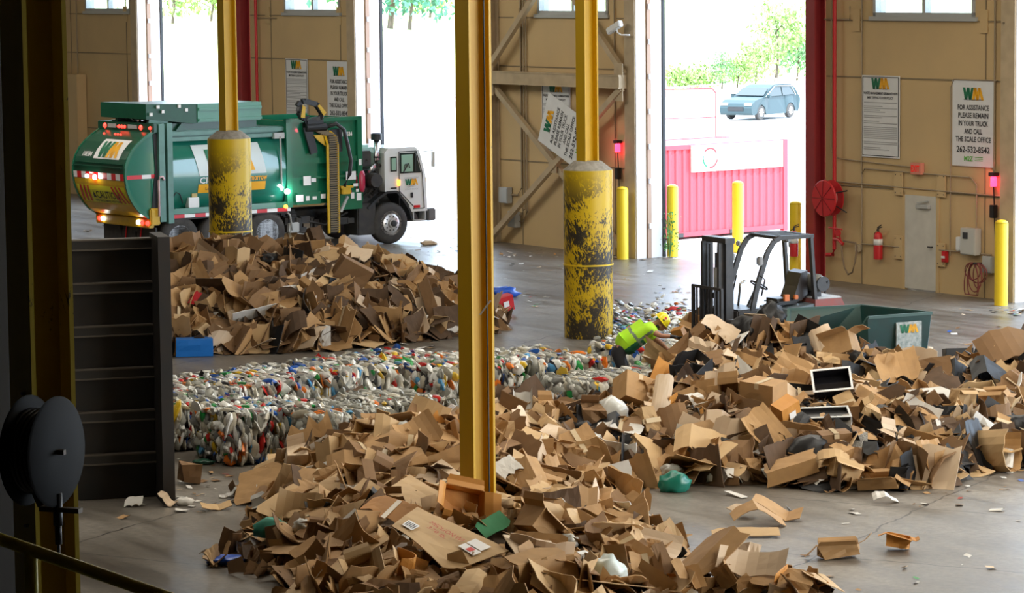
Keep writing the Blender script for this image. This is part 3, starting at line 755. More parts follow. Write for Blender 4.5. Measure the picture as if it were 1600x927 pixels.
# pink-ish pipe gate in front of container
e = empty('pipe_gate', at(1030, 232), R(30), 'thin red pipe gate behind the red container', 'gate')
m = MB(); m.tube([(0, 0, 0), (0, 0, 2.2), (0.2, 0, 2.4), (2.6, 0, 2.4), (2.8, 0, 2.2), (2.8, 0, 0)], .03); m.build('pipe_frame', m_red, e, smooth=True)
m = MB(); m.tube([(0, 0, 1.2), (2.8, 0, 1.2)], .025); m.build('cross_pipe', m_red, e, smooth=True)

# shipping container
m_cont = mat('container_red', (0.50, 0.035, 0.055), 0.5)
c1 = at(1230, 360); cdir = (at(1228, 358) - at(1060, 372)).normalized(); cang = math.atan2(cdir.y, cdir.x)
L_ = 6.05
e = empty('shipping_container', c1, cang, 'red corrugated shipping container parked outside the wide doorway', 'container')
m = MB(); H_ = 2.52
prof = []; x = -L_ + .1
while x < -0.12:
    prof += [(x, 0.0), (x + .09, 0.0), (x + .13, .035), (x + .22, .035)]; x += .26
prof.append((-0.1, 0))
vs = [(px_, py_, .17) for px_, py_ in prof] + [(px_, py_, H_ - .12) for px_, py_ in prof]; n_ = len(prof)
m.add(vs, [(k, k + 1, k + n_ + 1, k + n_) for k in range(n_ - 1)])
m.box(-L_ + .1, 0.04, .17, -.1, 2.4, H_ - .02)
m.build('corrugated_body', m_cont, e)
m = MB(); m.box(-L_, -.02, .05, 0, .06, .18); m.box(-L_, -.02, H_ - .12, 0, .06, H_); m.box(-L_, 2.38, H_ - .12, 0, 2.44, H_)
for x in (-L_, -.16):
    m.box(x, -.03, 0, x + .16, .12, H_); m.box(x, 2.3, 0, x + .16, 2.44, H_)
m.build('corner_frame', m_cont, e)
m = MB(); m.box(-2.2, -.04, .05, -1.9, -.021, .16); m.box(-4.2, -.04, .05, -3.9, -.021, .16); m.build('fork_pocket', m_dark, e)
m = MB(); m.box(-3.62, -.06, H_ - .74, -.22, -.025, H_ - .02); m.build('white_panel', m_white, e)
for a0_, a1_, mi in ((.5, 2.4, 0), (2.9, 4.3, 1), (4.6, 6.2, 0)):
    m = MB()
    pts = [(-2.95 + .26 * math.cos(t), -.066, H_ - .38 + .26 * math.sin(t)) for t in [a0_ + (a1_ - a0_) * i / 8 for i in range(9)]]
    for i in range(8): m.bar(pts[i], pts[i + 1], .01, .05)
    m.build('emblem_arc', (m_red, m_wm_g)[mi], e)

# parked car
m_car = mat('car_teal_paint', (0.014, 0.036, 0.042), 0.5)
def car():
    P = at(1188, 185); e = empty('car', P, R(180 + 54), 'dark SUV car parked on the gravel beyond the wide doorway', 'car')
    # local x forward, built in side profile then given width
    up = [(-2.28, .55), (-2.3, .95), (-2.2, 1.08), (-2.05, 1.45), (-1.75, 1.62), (-1.0, 1.68), (-.1, 1.66), (.35, 1.5), (1.05, 1.10), (1.9, .98), (2.22, .82), (2.32, .6), (2.3, .35)]
    lo = [(2.2, .25), (1.9, .28)]
    def arch(cx): return [(cx + .42 * math.cos(t), .33 + .42 * math.sin(t)) for t in [math.pi * i / 8 for i in range(9)]]
    poly = up + lo + arch(1.42) + [(.9, .24), (-.9, .24)] + arch(-1.38) + [(-2.1, .3)]
    m = MB()
    bm = bmesh.new(); n_ = len(poly)
    def half(z): return .92 if z < 1.0 else .92 - .22 * (z - 1.0) / .68
    A = [bm.verts.new((x, -half(z), z)) for x, z in poly]; B = [bm.verts.new((x, half(z), z)) for x, z in poly]
    bm.faces.new(A); bm.faces.new(B[::-1])
    for k in range(n_): bm.faces.new((A[k], B[k], B[(k + 1) % n_], A[(k + 1) % n_]))
    bmesh.ops.triangulate(bm, faces=[f for f in bm.faces if len(f.verts) > 4])
    m.addbm(bm); m.build('body', m_car, e)
    for s_ in (-1, 1):
        gl_ = [(-1.9, 1.16), (-1.62, 1.52), (-.75, 1.57), (-.68, 1.13)], [(-.6, 1.13), (-.66, 1.57), (-.05, 1.55), (.85, 1.12)]
        for g_ in gl_:
            m = MB(); vs = [(x, s_ * (half(z) + .012), z) for x, z in g_]; m.add(vs + [(x, y - s_ * .02, z) for x, y, z in vs], [(0, 1, 2, 3), (4, 5, 6, 7)]); m.build('side_window', m_glassdk, e)
        m = MB(); m.tube([(-1.9, s_ * .9, 1.12), (-1.62, s_ * .80, 1.57), (-.05, s_ * .80, 1.6), (.95, s_ * .9, 1.12)], .018, 5); m.build('window_trim', m_chrome, e)
        m = MB(); m.box(.75, s_ * .92, 1.05, .95, s_ * 1.1, 1.22, bev=.02); m.build('wing_mirror', m_car, e)
        for cx in (1.42, -1.38):
            wh = MB(); wh.lathe([(.2, -.1), (.34, -.1), (.36, -.06), (.36, .06), (.34, .1), (.2, .1)], 24, 0, Matrix.Translation((cx, s_ * .82, .36)), 'Y')
            w_ = wh.build('wheel', m_rubber, e, smooth=True, auto=40)
            r_ = MB()
            for k in range(10):
                t = k * .628; r_.bar((cx, s_ * .925, .36), (cx + .21 * math.cos(t), s_ * .925, .36 + .21 * math.sin(t)), .02, .05)
            r_.lathe([(.05, -.02), (.05, .02)], 10, 0, Matrix.Translation((cx, s_ * .93, .36)), 'Y'); r_.build('rim', m_chrome, w_)
    m = MB(); m.add([(.42, -.72, 1.50), (.42, .72, 1.50), (1.02, .82, 1.14), (1.02, -.82, 1.14)], [(0, 1, 2, 3)], 0, Matrix.Translation((.03, 0, .03))); m.build('windscreen', m_glassdk, e)
    for y in (-.68, .68):
        m = MB(); m.box(2.16, y - .2, .72, 2.31, y + .2, .84, bev=.02); m.build('headlight', m_white, e)
    m = MB(); m.box(2.2, -.45, .45, 2.34, .45, .66, bev=.02); m.build('grille', m_black, e)
car()
# weed at the bollard foot
def weed(P, h_, label):
    e = empty('weed_plant', P, 0, label, 'plant'); m = MB(); r_ = random.Random(3)
    for k in range(9):
        x, y = r_.uniform(-.12, .12), r_.uniform(-.08, .08); m.tube([(0, 0, 0), (x, y, h_ * r_.uniform(.5, 1))], .006, 4)
    m.build('stems', mat('weed_stem', (.1, .2, .04), .7), e)
    m = MB()
    for k in range(160):
        q = Vector((r_.gauss(0, .1), r_.gauss(0, .07), h_ * r_.uniform(.15, 1))); s_ = r_.uniform(.02, .045)
        m.add([(-s_, 0, 0), (0, -s_ * .5, s_ * .3), (s_, 0, 0), (0, s_ * .5, 0)], [(0, 1, 2, 3)], 0, Matrix.Translation(q) @ Euler((r_.uniform(0, 3), r_.uniform(0, 3), 0)).to_matrix().to_4x4())
    m.build('leaves', mat('weed_leaf', (0.10, 0.26, 0.05), .7), e, fixn=False)
weed(at(1047, 403), 1.15, 'green weed growing beside the foot of the bollard in doorway')
# ------------------------------------------------------------------ refuse truck (local x forward from the front axle, y left, right side at y = -1.25)
m_green = mat('truck_green', (0.008, 0.15, 0.075), 0.22, coat=0.6, noise_amt=0.25, scale=2.5, col2=(0.006, 0.09, 0.05))
m_green_dk = mat('truck_dark_green', (0.006, 0.075, 0.04), 0.3, noise_amt=0.3, scale=4)
m_green_gl = mat('truck_glossy_side_green', (0.012, 0.17, 0.12), 0.12, coat=1.0)
m_greygreen = mat('truck_grey_green_rail', (0.10, 0.24, 0.20), 0.35, noise_amt=0.3, scale=5)
m_ty = mat('truck_yellow', (0.65, 0.40, 0.01), 0.4, noise_amt=0.3, scale=5)
m_caut = mat('caution_lime_yellow', (0.75, 0.75, 0.02), 0.4)
m_tape_r = mat('reflective_red', (0.60, 0.01, 0.015), 0.3)
m_tape_w = mat('reflective_white', (0.8, 0.8, 0.8), 0.3)
m_lampr = mat('lit_red_lamp', (1.0, 0.03, 0.02), 0.3, emit=6.0)
m_lampw = mat('lit_white_lamp', (1.0, 1.0, 0.95), 0.3, emit=14.0)
m_lampo = mat('lit_orange_lamp', (1.0, 0.35, 0.03), 0.3, emit=5.0)
m_under = mat('chassis_black', (0.018, 0.018, 0.018), 0.6, noise_amt=0.6, scale=5, col2=(0.06, 0.05, 0.04))
m_cabw = mat('cab_white', (0.72, 0.74, 0.74), 0.25, coat=0.5)
m_decalw = mat('decal_white', (0.62, 0.70, 0.70), 0.3)
TP = at(610, 381); TANG = math.atan2(NV.y, NV.x)
TANG = R(38.0)
truck = empty('garbage_truck', TP + Vector((-math.sin(TANG), math.cos(TANG), 0)) * 1.25, TANG, 'green and white garbage truck standing with its front at the doorway', 'truck')
SY = -1.25
truck.scale = (1.04, 1.06, 1)
def tsub(mb, name, m_, par=None, **k): return mb.build(name, m_, par or truck, **k)
fs = lambda y: (lambda u, v: (u, y, v))

def twheel(x, y, r_=0.55, wd=0.30, near=True, front=True):
    mb = MB(); M_ = Matrix.Translation((x, y, r_))
    mb.lathe([(r_ * .60, -wd/2), (r_ * .82, -wd/2 - .01), (r_ * .95, -wd/2 + .02), (r_, -wd/2 + .06), (r_, wd/2 - .06), (r_ * .95, wd/2 - .02), (r_ * .82, wd/2 + .01), (r_ * .60, wd/2)], 36, 0, M_, 'Y')
    w_ = mb.build('wheel', m_rubber, truck, smooth=True, auto=45)
    sg = -1 if near else 1
    rb = MB(); yo = sg * (wd / 2)
    if front: rb.lathe([(.02, yo + sg * .10), (.12, yo + sg * .09), (.13, yo + sg * .02), (.24, yo + sg * .01), (.29, yo - sg * .03), (r_ * .60, yo)][::1], 30, 0, M_, 'Y')
    else: rb.lathe([(.02, yo - sg * .05), (.12, yo - sg * .04), (.13, yo - sg * .14), (.25, yo - sg * .14), (.30, yo - sg * .03), (r_ * .60, yo)], 30, 0, M_, 'Y')
    rb.build('rim', mat('alloy_rim', (0.62, 0.62, 0.62), 0.3, metal=.6), w_, smooth=True, auto=35)
    hb = MB()
    for k in range(10):
        t = k * .628; hb.lathe([(.018, yo + sg * (.012 if front else -.13)), (.018, yo + sg * (.03 if front else -.10))], 8, 0, M_ @ Matrix.Translation((.185 * math.cos(t), 0, .185 * math.sin(t))), 'Y')
    hb.lathe([(.085, yo + sg * (.09 if front else -.05)), (.085, yo + sg * (.13 if front else -.01)), (.05, yo + sg * (.14 if front else 0))], 16, 0, M_, 'Y')
    hb.build('hub', m_dark, w_)
    return w_
for near in (True, False):
    yy = -1.08 if near else 1.08
    twheel(0, yy, near=near)
    for x in (-3.78, -5.18, -6.32): twheel(x, yy, near=near, front=False)
# chassis
mb = MB(); mb.box(-7.1, -.5, .72, 1.0, -.28, .98); mb.box(-7.1, .28, .72, 1.0, .5, .98)
for x in (-6.32, -5.18, -3.78, 0): mb.box(x - .1, -.95, .45, x + .1, .95, .65)
tsub(mb, 'chassis_frame', m_under)
mb = MB()
rng = random.Random(9)
for k in range(26):
    x = rng.uniform(-3.2, -1.0); y = rng.uniform(-1.15, -.55); z = rng.uniform(.42, .95); s_ = rng.uniform(.06, .18)
    mb.box(x, y, z, x + s_ * 1.6, y + s_, z + s_ * 1.1)
mb.tube([(-3.1, -1.1, .95), (-2.8, -1.12, .5), (-2.4, -1.1, .42), (-2.3, -1.0, .8)], .04); mb.tube([(-3.0, -1.0, .9), (-2.0, -1.12, .62), (-1.2, -1.0, .9)], .03)
for x in (-3.0, -2.75): mb.lathe([(.12, -.18), (.12, .18)], 14, 0, Matrix.Translation((x, -1.02, .66)))
tsub(mb, 'underbody_gear', m_under)
mb = MB(); mb.box(-3.1, -1.2, .48, -2.8, -1.0, .74, bev=.02); tsub(mb, 'silver_valve_box', m_grey)
mb = MB(); mb.tube([(-3.25, -1.2, 1.1), (-3.1, -1.22, .95), (-3.03, -1.2, .55)], .025, 6); tsub(mb, 'rear_fender_stay', m_grey, smooth=True)
mb = MB(); mb.box(-1.02, -1.2, .28, -.45, -.55, 1.12, bev=.03); tsub(mb, 'fuel_box', m_under)
# barrel body: cross-section bulging at the sides
def barrel(mb, x0, x1, mi=0, n=14):
    sec = []
    for k in range(n + 1):
        t = k / n; z = 1.3 + t * 1.72
        sec.append((-1.02 - .23 * math.sin(math.pi * min(1, t * 1.02)) ** .7 if 0 < t < 1 else -1.02, z))
    full = sec + [(-.95, 3.12), (.95, 3.12)] + [(-y, z) for y, z in sec[::-1]] + [(.9, 1.2), (-.9, 1.2)]
    N_ = len(full); vs = [(x0, y, z) for y, z in full] + [(x1, y, z) for y, z in full]
    mb.add(vs, [(k, (k + 1) % N_, (k + 1) % N_ + N_, k + N_) for k in range(N_)] + [tuple(range(N_)), tuple(range(2 * N_ - 1, N_ - 1, -1))], mi)
def bside(u, v):   # point on the barrel's right side
    t = (v - 1.3) / 1.72
    return (u, -1.02 - .23 * math.sin(math.pi * max(.001, min(.999, t))) ** .7 - .012, v)
mb = MB(); barrel(mb, -6.6, -3.15); tsub(mb, 'barrel_body', m_green_gl, smooth=True, auto=40)
mb = MB()
for z0, z1, y in ((3.0, 3.10, -1.2), (3.14, 3.24, -1.16)): mb.box(-6.6, y, z0, -3.15, y + .2, z1); mb.box(-6.6, -y - .2, z0, -3.15, -y, z1)
mb.box(-6.6, -1.05, 3.1, -3.15, 1.05, 3.26)
tsub(mb, 'top_rail', m_greygreen)
mb = MB(); mb.box(-6.55, -1.24, 1.16, -3.1, -.9, 1.30); tsub(mb, 'lower_sill', m_green)
mb = MB(); x = -6.5; k = 0
while x < -3.2:
    mb.box(x, -1.256, 1.06, min(x + .3, -3.1), -1.24, 1.15, k % 2); x += .3; k += 1
tsub(mb, 'reflective_tape', [m_tape_r, m_tape_w])
mb = MB(); mb.box(-6.55, -1.238, 1.02, -3.1, -1.0, 1.158); tsub(mb, 'lower_frame_rail', m_under)
# decal
def decal(poly, n=10, mi=0, off=0.0, mbx=None):
    (x0, z0, x1, z1, sk) = poly
    for i in range(n):
        a, b = i / n, (i + 1) / n
        za, zb = z0 + (z1 - z0) * a, z0 + (z1 - z0) * b
        P = []
        for xx, zz in ((x0, za), (x1, za), (x1, zb), (x0, zb)):
            q = bside(xx - sk * (zz - z0) / (z1 - z0), zz); P.append((q[0], q[1] - off, q[2]))
        mbx.quad(*P, mi)
mb = MB(); decal((-5.75, 2.09, -3.80, 2.88, .17), 10, 0, 0, mb); tsub(mb, 'white_decal_panel', m_decalw, fixn=False)
bo = lambda u, v: (bside(u, v)[0], bside(u, v)[1] - .012, v)
mb = MB(); put_logo(mb, -4.85, 2.47, 1.45, bo); tsub(mb, 'big_logo', [m_wm_g, m_wm_y], fixn=False)
mb = MB(); put_text(mb, 'Clean air for ', -5.10, 1.98, bo, width=1.3, height=.16, bold=.02); tsub(mb, 'white_slogan', m_tape_w, fixn=False)
mb = MB(); put_text(mb, 'tomorrow', -4.10, 1.98, bo, width=.62, height=.14, bold=.02); tsub(mb, 'yellow_slogan', m_wm_y, fixn=False)
mb = MB(); decal((-5.78, 1.66, -3.82, 1.88, 0), 4, 0, .004, mb); tsub(mb, 'yellow_band', m_wm_y, fixn=False)
mb = MB(); put_text(mb, 'Learn more at', -5.2, 1.77, lambda u, v: (u, bside(u, v)[1] - .02, v), width=.75, height=.08); tsub(mb, 'band_lettering', m_ink, fixn=False)
# odd bits on the sill: white box, hoses
mb = MB(); mb.box(-6.05, -1.22, 1.30, -5.75, -1.05, 1.56, bev=.01); tsub(mb, 'white_battery_box', m_white)
mb = MB(); mb.box(-5.35 - .6, -1.21, 1.56, -5.8, -1.1, 1.66); tsub(mb, 'straw_rags', mat('straw', (.5, .4, .18), .9))
mb = MB()
for k in range(4): mb.tube([(-6.5, -1.15, 1.5 + .03 * k), (-6.4, -1.2, 1.72), (-6.28, -1.2, 1.66), (-6.22, -1.2, 1.42 + .02 * k)], .012, 5)
tsub(mb, 'black_hoses', m_black, smooth=True)
mb = MB(); mb.lathe([(.05, -1.32), (.07, -1.28), (.07, -1.24)], 14, 0, Matrix.Translation((-3.2, 0, 1.57)), 'Y'); tsub(mb, 'work_lamp', m_lampw)
d_ = bpy.data.lights.new('work_lamp_light', 'POINT'); d_.energy = 14; d_.shadow_soft_size = .05
o_ = bpy.data.objects.new('work_lamp_light', d_); COL.objects.link(o_); o_.parent = truck; o_.location = (-3.2, -1.42, 1.57)
mb = MB(); mb.lathe([(.05, -1.28), (.05, -1.24)], 12, 0, Matrix.Translation((-3.25, 0, 1.18)), 'Y'); tsub(mb, 'marker_lamp', m_lampo)
mb = MB(); mb.tube([(-3.38, -1.27, 3.0), (-3.38, -1.29, 1.75)], .022, 6); mb.box(-3.55, -1.26, 2.95, -3.25, -1.15, 3.1); tsub(mb, 'strut_rod', m_grey)
# hopper
mb = MB()
mb.box(-3.15, -1.2, 1.2, -.92, 1.2, 1.3); mb.box(-3.15, -1.18, 1.3, -.92, -1.12, 3.40); mb.box(-3.15, 1.12, 1.3, -.92, 1.18, 3.40)
mb.box(-3.15, -1.18, 1.3, -3.08, 1.18, 3.40); mb.box(-.98, -1.18, 1.3, -.92, 1.18, 3.40)
tsub(mb, 'hopper_box', m_green)
mb = MB()
mb.box(-3.2, -1.27, 1.15, -3.05, -1.14, 3.44); mb.box(-1.04, -1.27, 1.2, -.90, -1.14, 3.44); mb.box(-3.2, -1.27, 3.34, -.90, -1.14, 3.44)
mb.box(-3.2, 1.14, 3.34, -.90, 1.27, 3.44); mb.box(-3.05, -1.24, 2.28, -1.04, -1.16, 2.40); mb.box(-3.05, -1.26, 1.86, -1.04, -1.16, 1.92)
mb.prism([(-3.05, 2.28), (-1.04, 2.28), (-1.04, 2.26), (-3.05, 2.26)], -1.27, -1.16)
mb.box(-2.9, -1.27, 1.2, -2.2, -1.14, 1.52); mb.box(-1.6, -1.27, 1.0, -.92, -1.14, 1.5)
tsub(mb, 'hopper_rib', m_green)
mb = MB(); put_text(mb, '108584', -1.30, 2.98, fs(-1.19), width=.30, height=.12, bold=.02); tsub(mb, 'fleet_number', m_tape_w, fixn=False)
mb = MB()
for x, z, w_, h_ in ((-2.72, 1.70, .22, .24), (-2.48, 1.78, .14, .1), (-2.95, 1.28, .22, .18), (-2.65, 1.30, .1, .12), (-2.45, 1.32, .12, .08), (-2.2, 1.33, .14, .12), (-1.42, 1.78, .3, .22), (-1.2, 1.60, .14, .08), (-1.28, 1.28, .1, .16), (-1.1, 1.22, .14, .2), (-1.12, 1.45, .08, .08), (-1.02, 2.15, .08, .16)):
    mb = MB(); mb.box(x, -1.285, z, x + w_, -1.275, z + h_); tsub(mb, 'warning_sticker', m_tape_w)
mb = MB(); mb.box(-1.46, -1.285, 1.42, -1.26, -1.275, 1.5); tsub(mb, 'red_marker', m_tape_r)
# side-loading arm: chain track, claw, hose
mb = MB()
def trk(y): return [(-1.90, y, .42), (-1.90, y, 2.75), (-1.93, y + .03, 2.95), (-2.03, y + .1, 3.07), (-2.18, y + .2, 3.12), (-2.4, y + .3, 3.08)]
for dx in (-.17, .13):
    pts = [(p[0] + dx, p[1], p[2]) for p in trk(-1.42)]
    for i in range(len(pts) - 1): mb.bar(pts[i], pts[i + 1], .05, .05)
tsub(mb, 'arm_track_rail', m_ty)
mb = MB(); mb.box(-2.05, -1.40, .42, -1.75, -1.36, 2.95); tsub(mb, 'arm_back_plate', m_under)
mb = MB(); z = .46
while z < 2.95:
    mb.box(-2.03, -1.45, z, -1.77, -1.40, z + .035); z += .06
for k in range(7):
    t = k / 6; mb.box(-2.15 - .25 * t, -1.42 + .1 * t, 2.98 + .12 * t, -1.85 - .25 * t, -1.36 + .1 * t, 3.02 + .12 * t)
tsub(mb, 'arm_chain', mat('chain_brown_steel', (.16, .12, .06), .5))
mb = MB()
pts = [(-2.5, -1.2, 3.42), (-2.72, -1.28, 3.45), (-2.85, -1.32, 3.62), (-2.78, -1.3, 3.78), (-2.88, -1.3, 3.86)]
for i in range(4): mb.bar(pts[i], pts[i + 1], .1, .14)
pts = [(-2.5, -1.2, 3.38), (-2.2, -1.3, 3.42), (-2.16, -1.34, 3.56), (-2.35, -1.36, 3.80), (-2.70, -1.34, 3.90), (-2.76, -1.34, 3.88)]
for i in range(5): mb.bar(pts[i], pts[i + 1], .1, .13)
mb.box(-2.65, -1.35, 3.18, -2.1, -1.05, 3.42, bev=.04); mb.lathe([(.11, -.3), (.11, .3)], 14, 0, Matrix.Translation((-2.35, -1.3, 3.2)), 'X')
mb.prism([(-2.72, 3.2), (-2.45, 3.2), (-2.3, 2.55), (-2.5, 2.5)], -1.32, -1.27); mb.prism([(-2.05, 3.1), (-1.55, 3.15), (-1.55, 2.55), (-1.7, 2.5)], -1.32, -1.29)
tsub(mb, 'grabber_claw', m_black)
mb = MB(); mb.prism([(-2.84, 3.48), (-2.72, 3.46), (-2.70, 3.74), (-2.78, 3.80)], -1.40, -1.385); mb.prism([(-2.18, 3.50), (-2.1, 3.58), (-2.3, 3.80), (-2.36, 3.76)], -1.44, -1.42)
mb.prism([(-2.45, 3.0), (-2.15, 3.0), (-2.08, 2.7), (-2.3, 2.85)], -1.36, -1.33)
tsub(mb, 'yellow_claw_plate', m_ty)
mb = MB(); mb.tube([(-2.05, -1.35, 3.2), (-1.82, -1.45, 3.28), (-1.62, -1.5, 3.12), (-1.52, -1.5, 2.75), (-1.42, -1.5, 2.3), (-1.45, -1.48, 1.95), (-1.58, -1.42, 1.62)], .05, 8); tsub(mb, 'arm_hose', m_black, smooth=True)
mb = MB(); mb.box(-1.66, -1.45, 1.42, -1.38, -1.3, 1.62, bev=.02); mb.box(-1.7, -1.45, 1.58, -1.32, -1.3, 1.64); tsub(mb, 'yellow_hydraulic_box', m_ty)
mb = MB(); mb.bar((-1.62, -1.3, .95), (-1.40, -1.3, 1.35), .06, .06); tsub(mb, 'arm_link', m_grey)
mb = MB(); mb.lathe([(.02, 1.40), (.10, 1.44), (.13, 1.55), (.13, 1.90), (.10, 1.99), (.02, 2.02)], 18, 0, Matrix.Translation((-.92, -1.18, 0))); tsub(mb, 'red_tank', mat('tank_crimson', (.45, .02, .06), .3), smooth=True, auto=60)
# top lid / container on the roof
mb = MB()
mb.add([(-7.1, -1.05, 3.58), (-5.72, -1.15, 3.42), (-5.72, 1.15, 3.42), (-7.1, 1.05, 3.58), (-7.1, -1.05, 3.96), (-5.72, -1.15, 3.92), (-5.72, 1.15, 3.92), (-7.1, 1.05, 3.96)],
       [(0, 1, 2, 3), (4, 7, 6, 5), (0, 4, 5, 1), (1, 5, 6, 2), (2, 6, 7, 3), (3, 7, 4, 0)]); tsub(mb, 'rear_roof_lid', m_green_dk)
mb = MB()
for x, z in ((-7.05, 3.66), (-6.85, 3.84), (-6.72, 3.72), (-6.25, 3.84), (-6.05, 3.74)): mb.box(x, -1.16, z, x + .07, -1.12 - (0.0), z + .08)
tsub(mb, 'lid_sticker', m_tape_w)
mb = MB(); mb.prism([(-5.72, 3.45), (-3.9, 3.45), (-3.87, 3.55), (-3.87, 3.92), (-5.72, 3.92)], -1.18, 1.18); mb.box(-5.7, -1.22, 3.75, -3.88, -1.18, 3.82); mb.box(-5.7, -1.22, 3.48, -3.88, -1.18, 3.54)
tsub(mb, 'front_roof_lid', mat('lid_grey_green', (.05, .22, .14), .3))
mb = MB(); mb.prism([(-6.3, 3.26), (-6.0, 3.26), (-6.12, 3.46)], -1.1, -1.04); mb.prism([(-6.3, 3.26), (-6.0, 3.26), (-6.12, 3.46)], 1.04, 1.1); mb.box(-6.8, -1.0, 3.26, -3.9, 1.0, 3.44); tsub(mb, 'lid_bracket', m_green_dk)
# tailgate
PROF = [(-6.68, 3.36), (-6.86, 3.32), (-7.05, 3.25), (-7.25, 3.13), (-7.45, 2.98), (-7.62, 2.80), (-7.74, 2.60), (-7.81, 2.38), (-7.82, 2.16), (-7.79, 1.95), (-7.74, 1.78), (-7.66, 1.60), (-7.55, 1.42), (-7.40, 1.25), (-7.2, 1.12), (-6.95, 1.05), (-6.68, 1.03)]
SL = [0.0]
for i in range(1, len(PROF)): SL.append(SL[-1] + math.dist(PROF[i], PROF[i - 1]))
def tg(u, v):
    """u across (positive to the viewer's right), v = height z on the rear curve"""
    for i in range(1, len(PROF)):
        if PROF[i][1] <= v: break
    a, b = PROF[i - 1], PROF[i]; t = (v - a[1]) / (b[1] - a[1] + 1e-9)
    x = a[0] + (b[0] - a[0]) * t
    return (x - .012, -u, v)
def tg_band(z_hi, z_lo, mb, mi, y0=-1.19, y1=1.19, off=0.0):
    zs = sorted(set([z_hi, z_lo] + [p[1] for p in PROF if z_lo < p[1] < z_hi]), reverse=True)
    for i in range(len(zs) - 1):
        A = tg(0, zs[i]); B = tg(0, zs[i + 1])
        mb.quad((A[0] - off, y0, zs[i]), (A[0] - off, y1, zs[i]), (B[0] - off, y1, zs[i + 1]), (B[0] - off, y0, zs[i + 1]), mi)
mb = MB(); n_ = len(PROF)
vs = [(x, -1.2, z) for x, z in PROF] + [(x, 1.2, z) for x, z in PROF]
mb.add(vs, [(i, i + n_, i + 1 + n_, i + 1) for i in range(n_ - 1)]); mb.add(vs[:n_], [tuple(range(n_))]); mb.add(vs[n_:], [tuple(range(n_))])
tail = tsub(mb, 'tailgate', m_green_gl)
mb = MB(); tg_band(3.36, 2.24, mb, 0); tg_band(2.06, 1.04, mb, 1); mb.build('rear_skin', [m_green_dk, m_ty], tail, fixn=False)
for s_ in (-1, 1):
    mb = MB()
    for i in range(n_ - 1):
        a, b = PROF[i], PROF[i + 1]; mb.bar((a[0], s_ * 1.21, a[1]), (b[0], s_ * 1.21, b[1]), .05, .07)
    mb.build('tailgate_rim', m_green, tail)
mb = MB()
for k in range(12):
    y0 = 1.2 - k * .2; A = tg(0, 2.235); B = tg(0, 2.07)
    mb.quad((A[0] - .012, y0, 2.235), (A[0] - .012, y0 - .2, 2.235), (B[0] - .012, y0 - .2, 2.07), (B[0] - .012, y0, 2.07), (k + 1) % 2)
for x0, x1, mi in ((-7.78, -7.35, 0), (-7.35, -7.1, 1), (-7.1, -6.72, 0)): mb.box(x0, -1.212, 2.1, x1, -1.205, 2.2, mi)
mb.build('reflective_tape', [m_tape_r, m_tape_w], tail, fixn=False)
mb = MB(); f1 = lambda u, v: (tg(u, v)[0] - .012, -u, v)
tg_band(3.05, 2.58, mb, 0, -.85, .35, .008); mb.build('white_logo_plate', m_tape_w, tail, fixn=False)
mb = MB(); put_logo(mb, .25, 2.81, .95, lambda u, v: (tg(u, v)[0] - .02, -u, v)); mb.build('rear_logo', [m_wm_g, m_wm_y], tail, fixn=False)
mb = MB(); put_text(mb, '108584', -.68, 2.68, f1, width=.42, height=.12, bold=.02); mb.build('rear_fleet_number', m_tape_w, tail, fixn=False)
mb = MB(); tg_band(1.90, 1.45, mb, 0, -1.1, 1.1, .008); mb.build('caution_board', m_caut, tail, fixn=False)
mb = MB(); put_text(mb, 'CAUTION', .22, 1.66, lambda u, v: (tg(u, v)[0] - .02, -u, v), width=1.05, height=.19, bold=.01)
put_text(mb, 'THIS VEHICLE MAKES WIDE TURNS', .12, 1.50, lambda u, v: (tg(u, v)[0] - .02, -u, v), width=1.2, height=.06, bold=.02)
f2 = lambda u, v: (tg(u, v)[0] - .02, -u, v)
mb.add([f2(-.48, 1.58), f2(-.34, 1.58), f2(-.41, 1.76)], [(0, 1, 2)]); mb.build('caution_lettering', m_ink, tail, fixn=False)
for k in range(3):
    mb = MB(); mc = MB()
    for i in range(8):
        z0, z1 = 1.47 + .0525 * i, 1.47 + .0525 * (i + 1); t0, t1 = i / 8, (i + 1) / 8
        u0 = -1.06 + k * .17; mb.quad(f2(u0 + .1 * t0, z0), f2(u0 + .08 + .1 * t0, z0), f2(u0 + .08 + .1 * t1, z1), f2(u0 + .1 * t1, z1))
        u0 = .68 + k * .17; mc.quad(f2(u0 - .2 * t0, z0), f2(u0 + .08 - .2 * t0, z0), f2(u0 + .08 - .2 * t1, z1), f2(u0 - .2 * t1, z1))
    mb.build('red_stripe', m_tape_r, tail, fixn=False); mc.build('red_stripe', m_tape_r, tail, fixn=False)
mb = MB()
for z in (2.38, 2.47):
    A = tg(0, z); mb.bar((A[0] - .03, 1.1, z), (A[0] - .03, -1.1, z), .03, .03)
mb.build('rear_ridge', m_green_dk, tail)
mb = MB(); A = tg(0, 2.15)
mb.box(A[0] - .10, .12, 2.07, A[0] - .02, .28, 2.2); mb.build('lit_rear_lamp', m_lampr, tail)
mb = MB(); mb.lathe([(.05, 0), (.05, .05)], 12, 0, Matrix.Translation((A[0] - .12, .38, 2.13)), 'X'); mb.lathe([(.06, 0), (.06, .05)], 12, 0, Matrix.Translation((A[0] - .12, .02, 2.12)), 'X'); mb.build('reversing_lamp', m_lampw, tail)
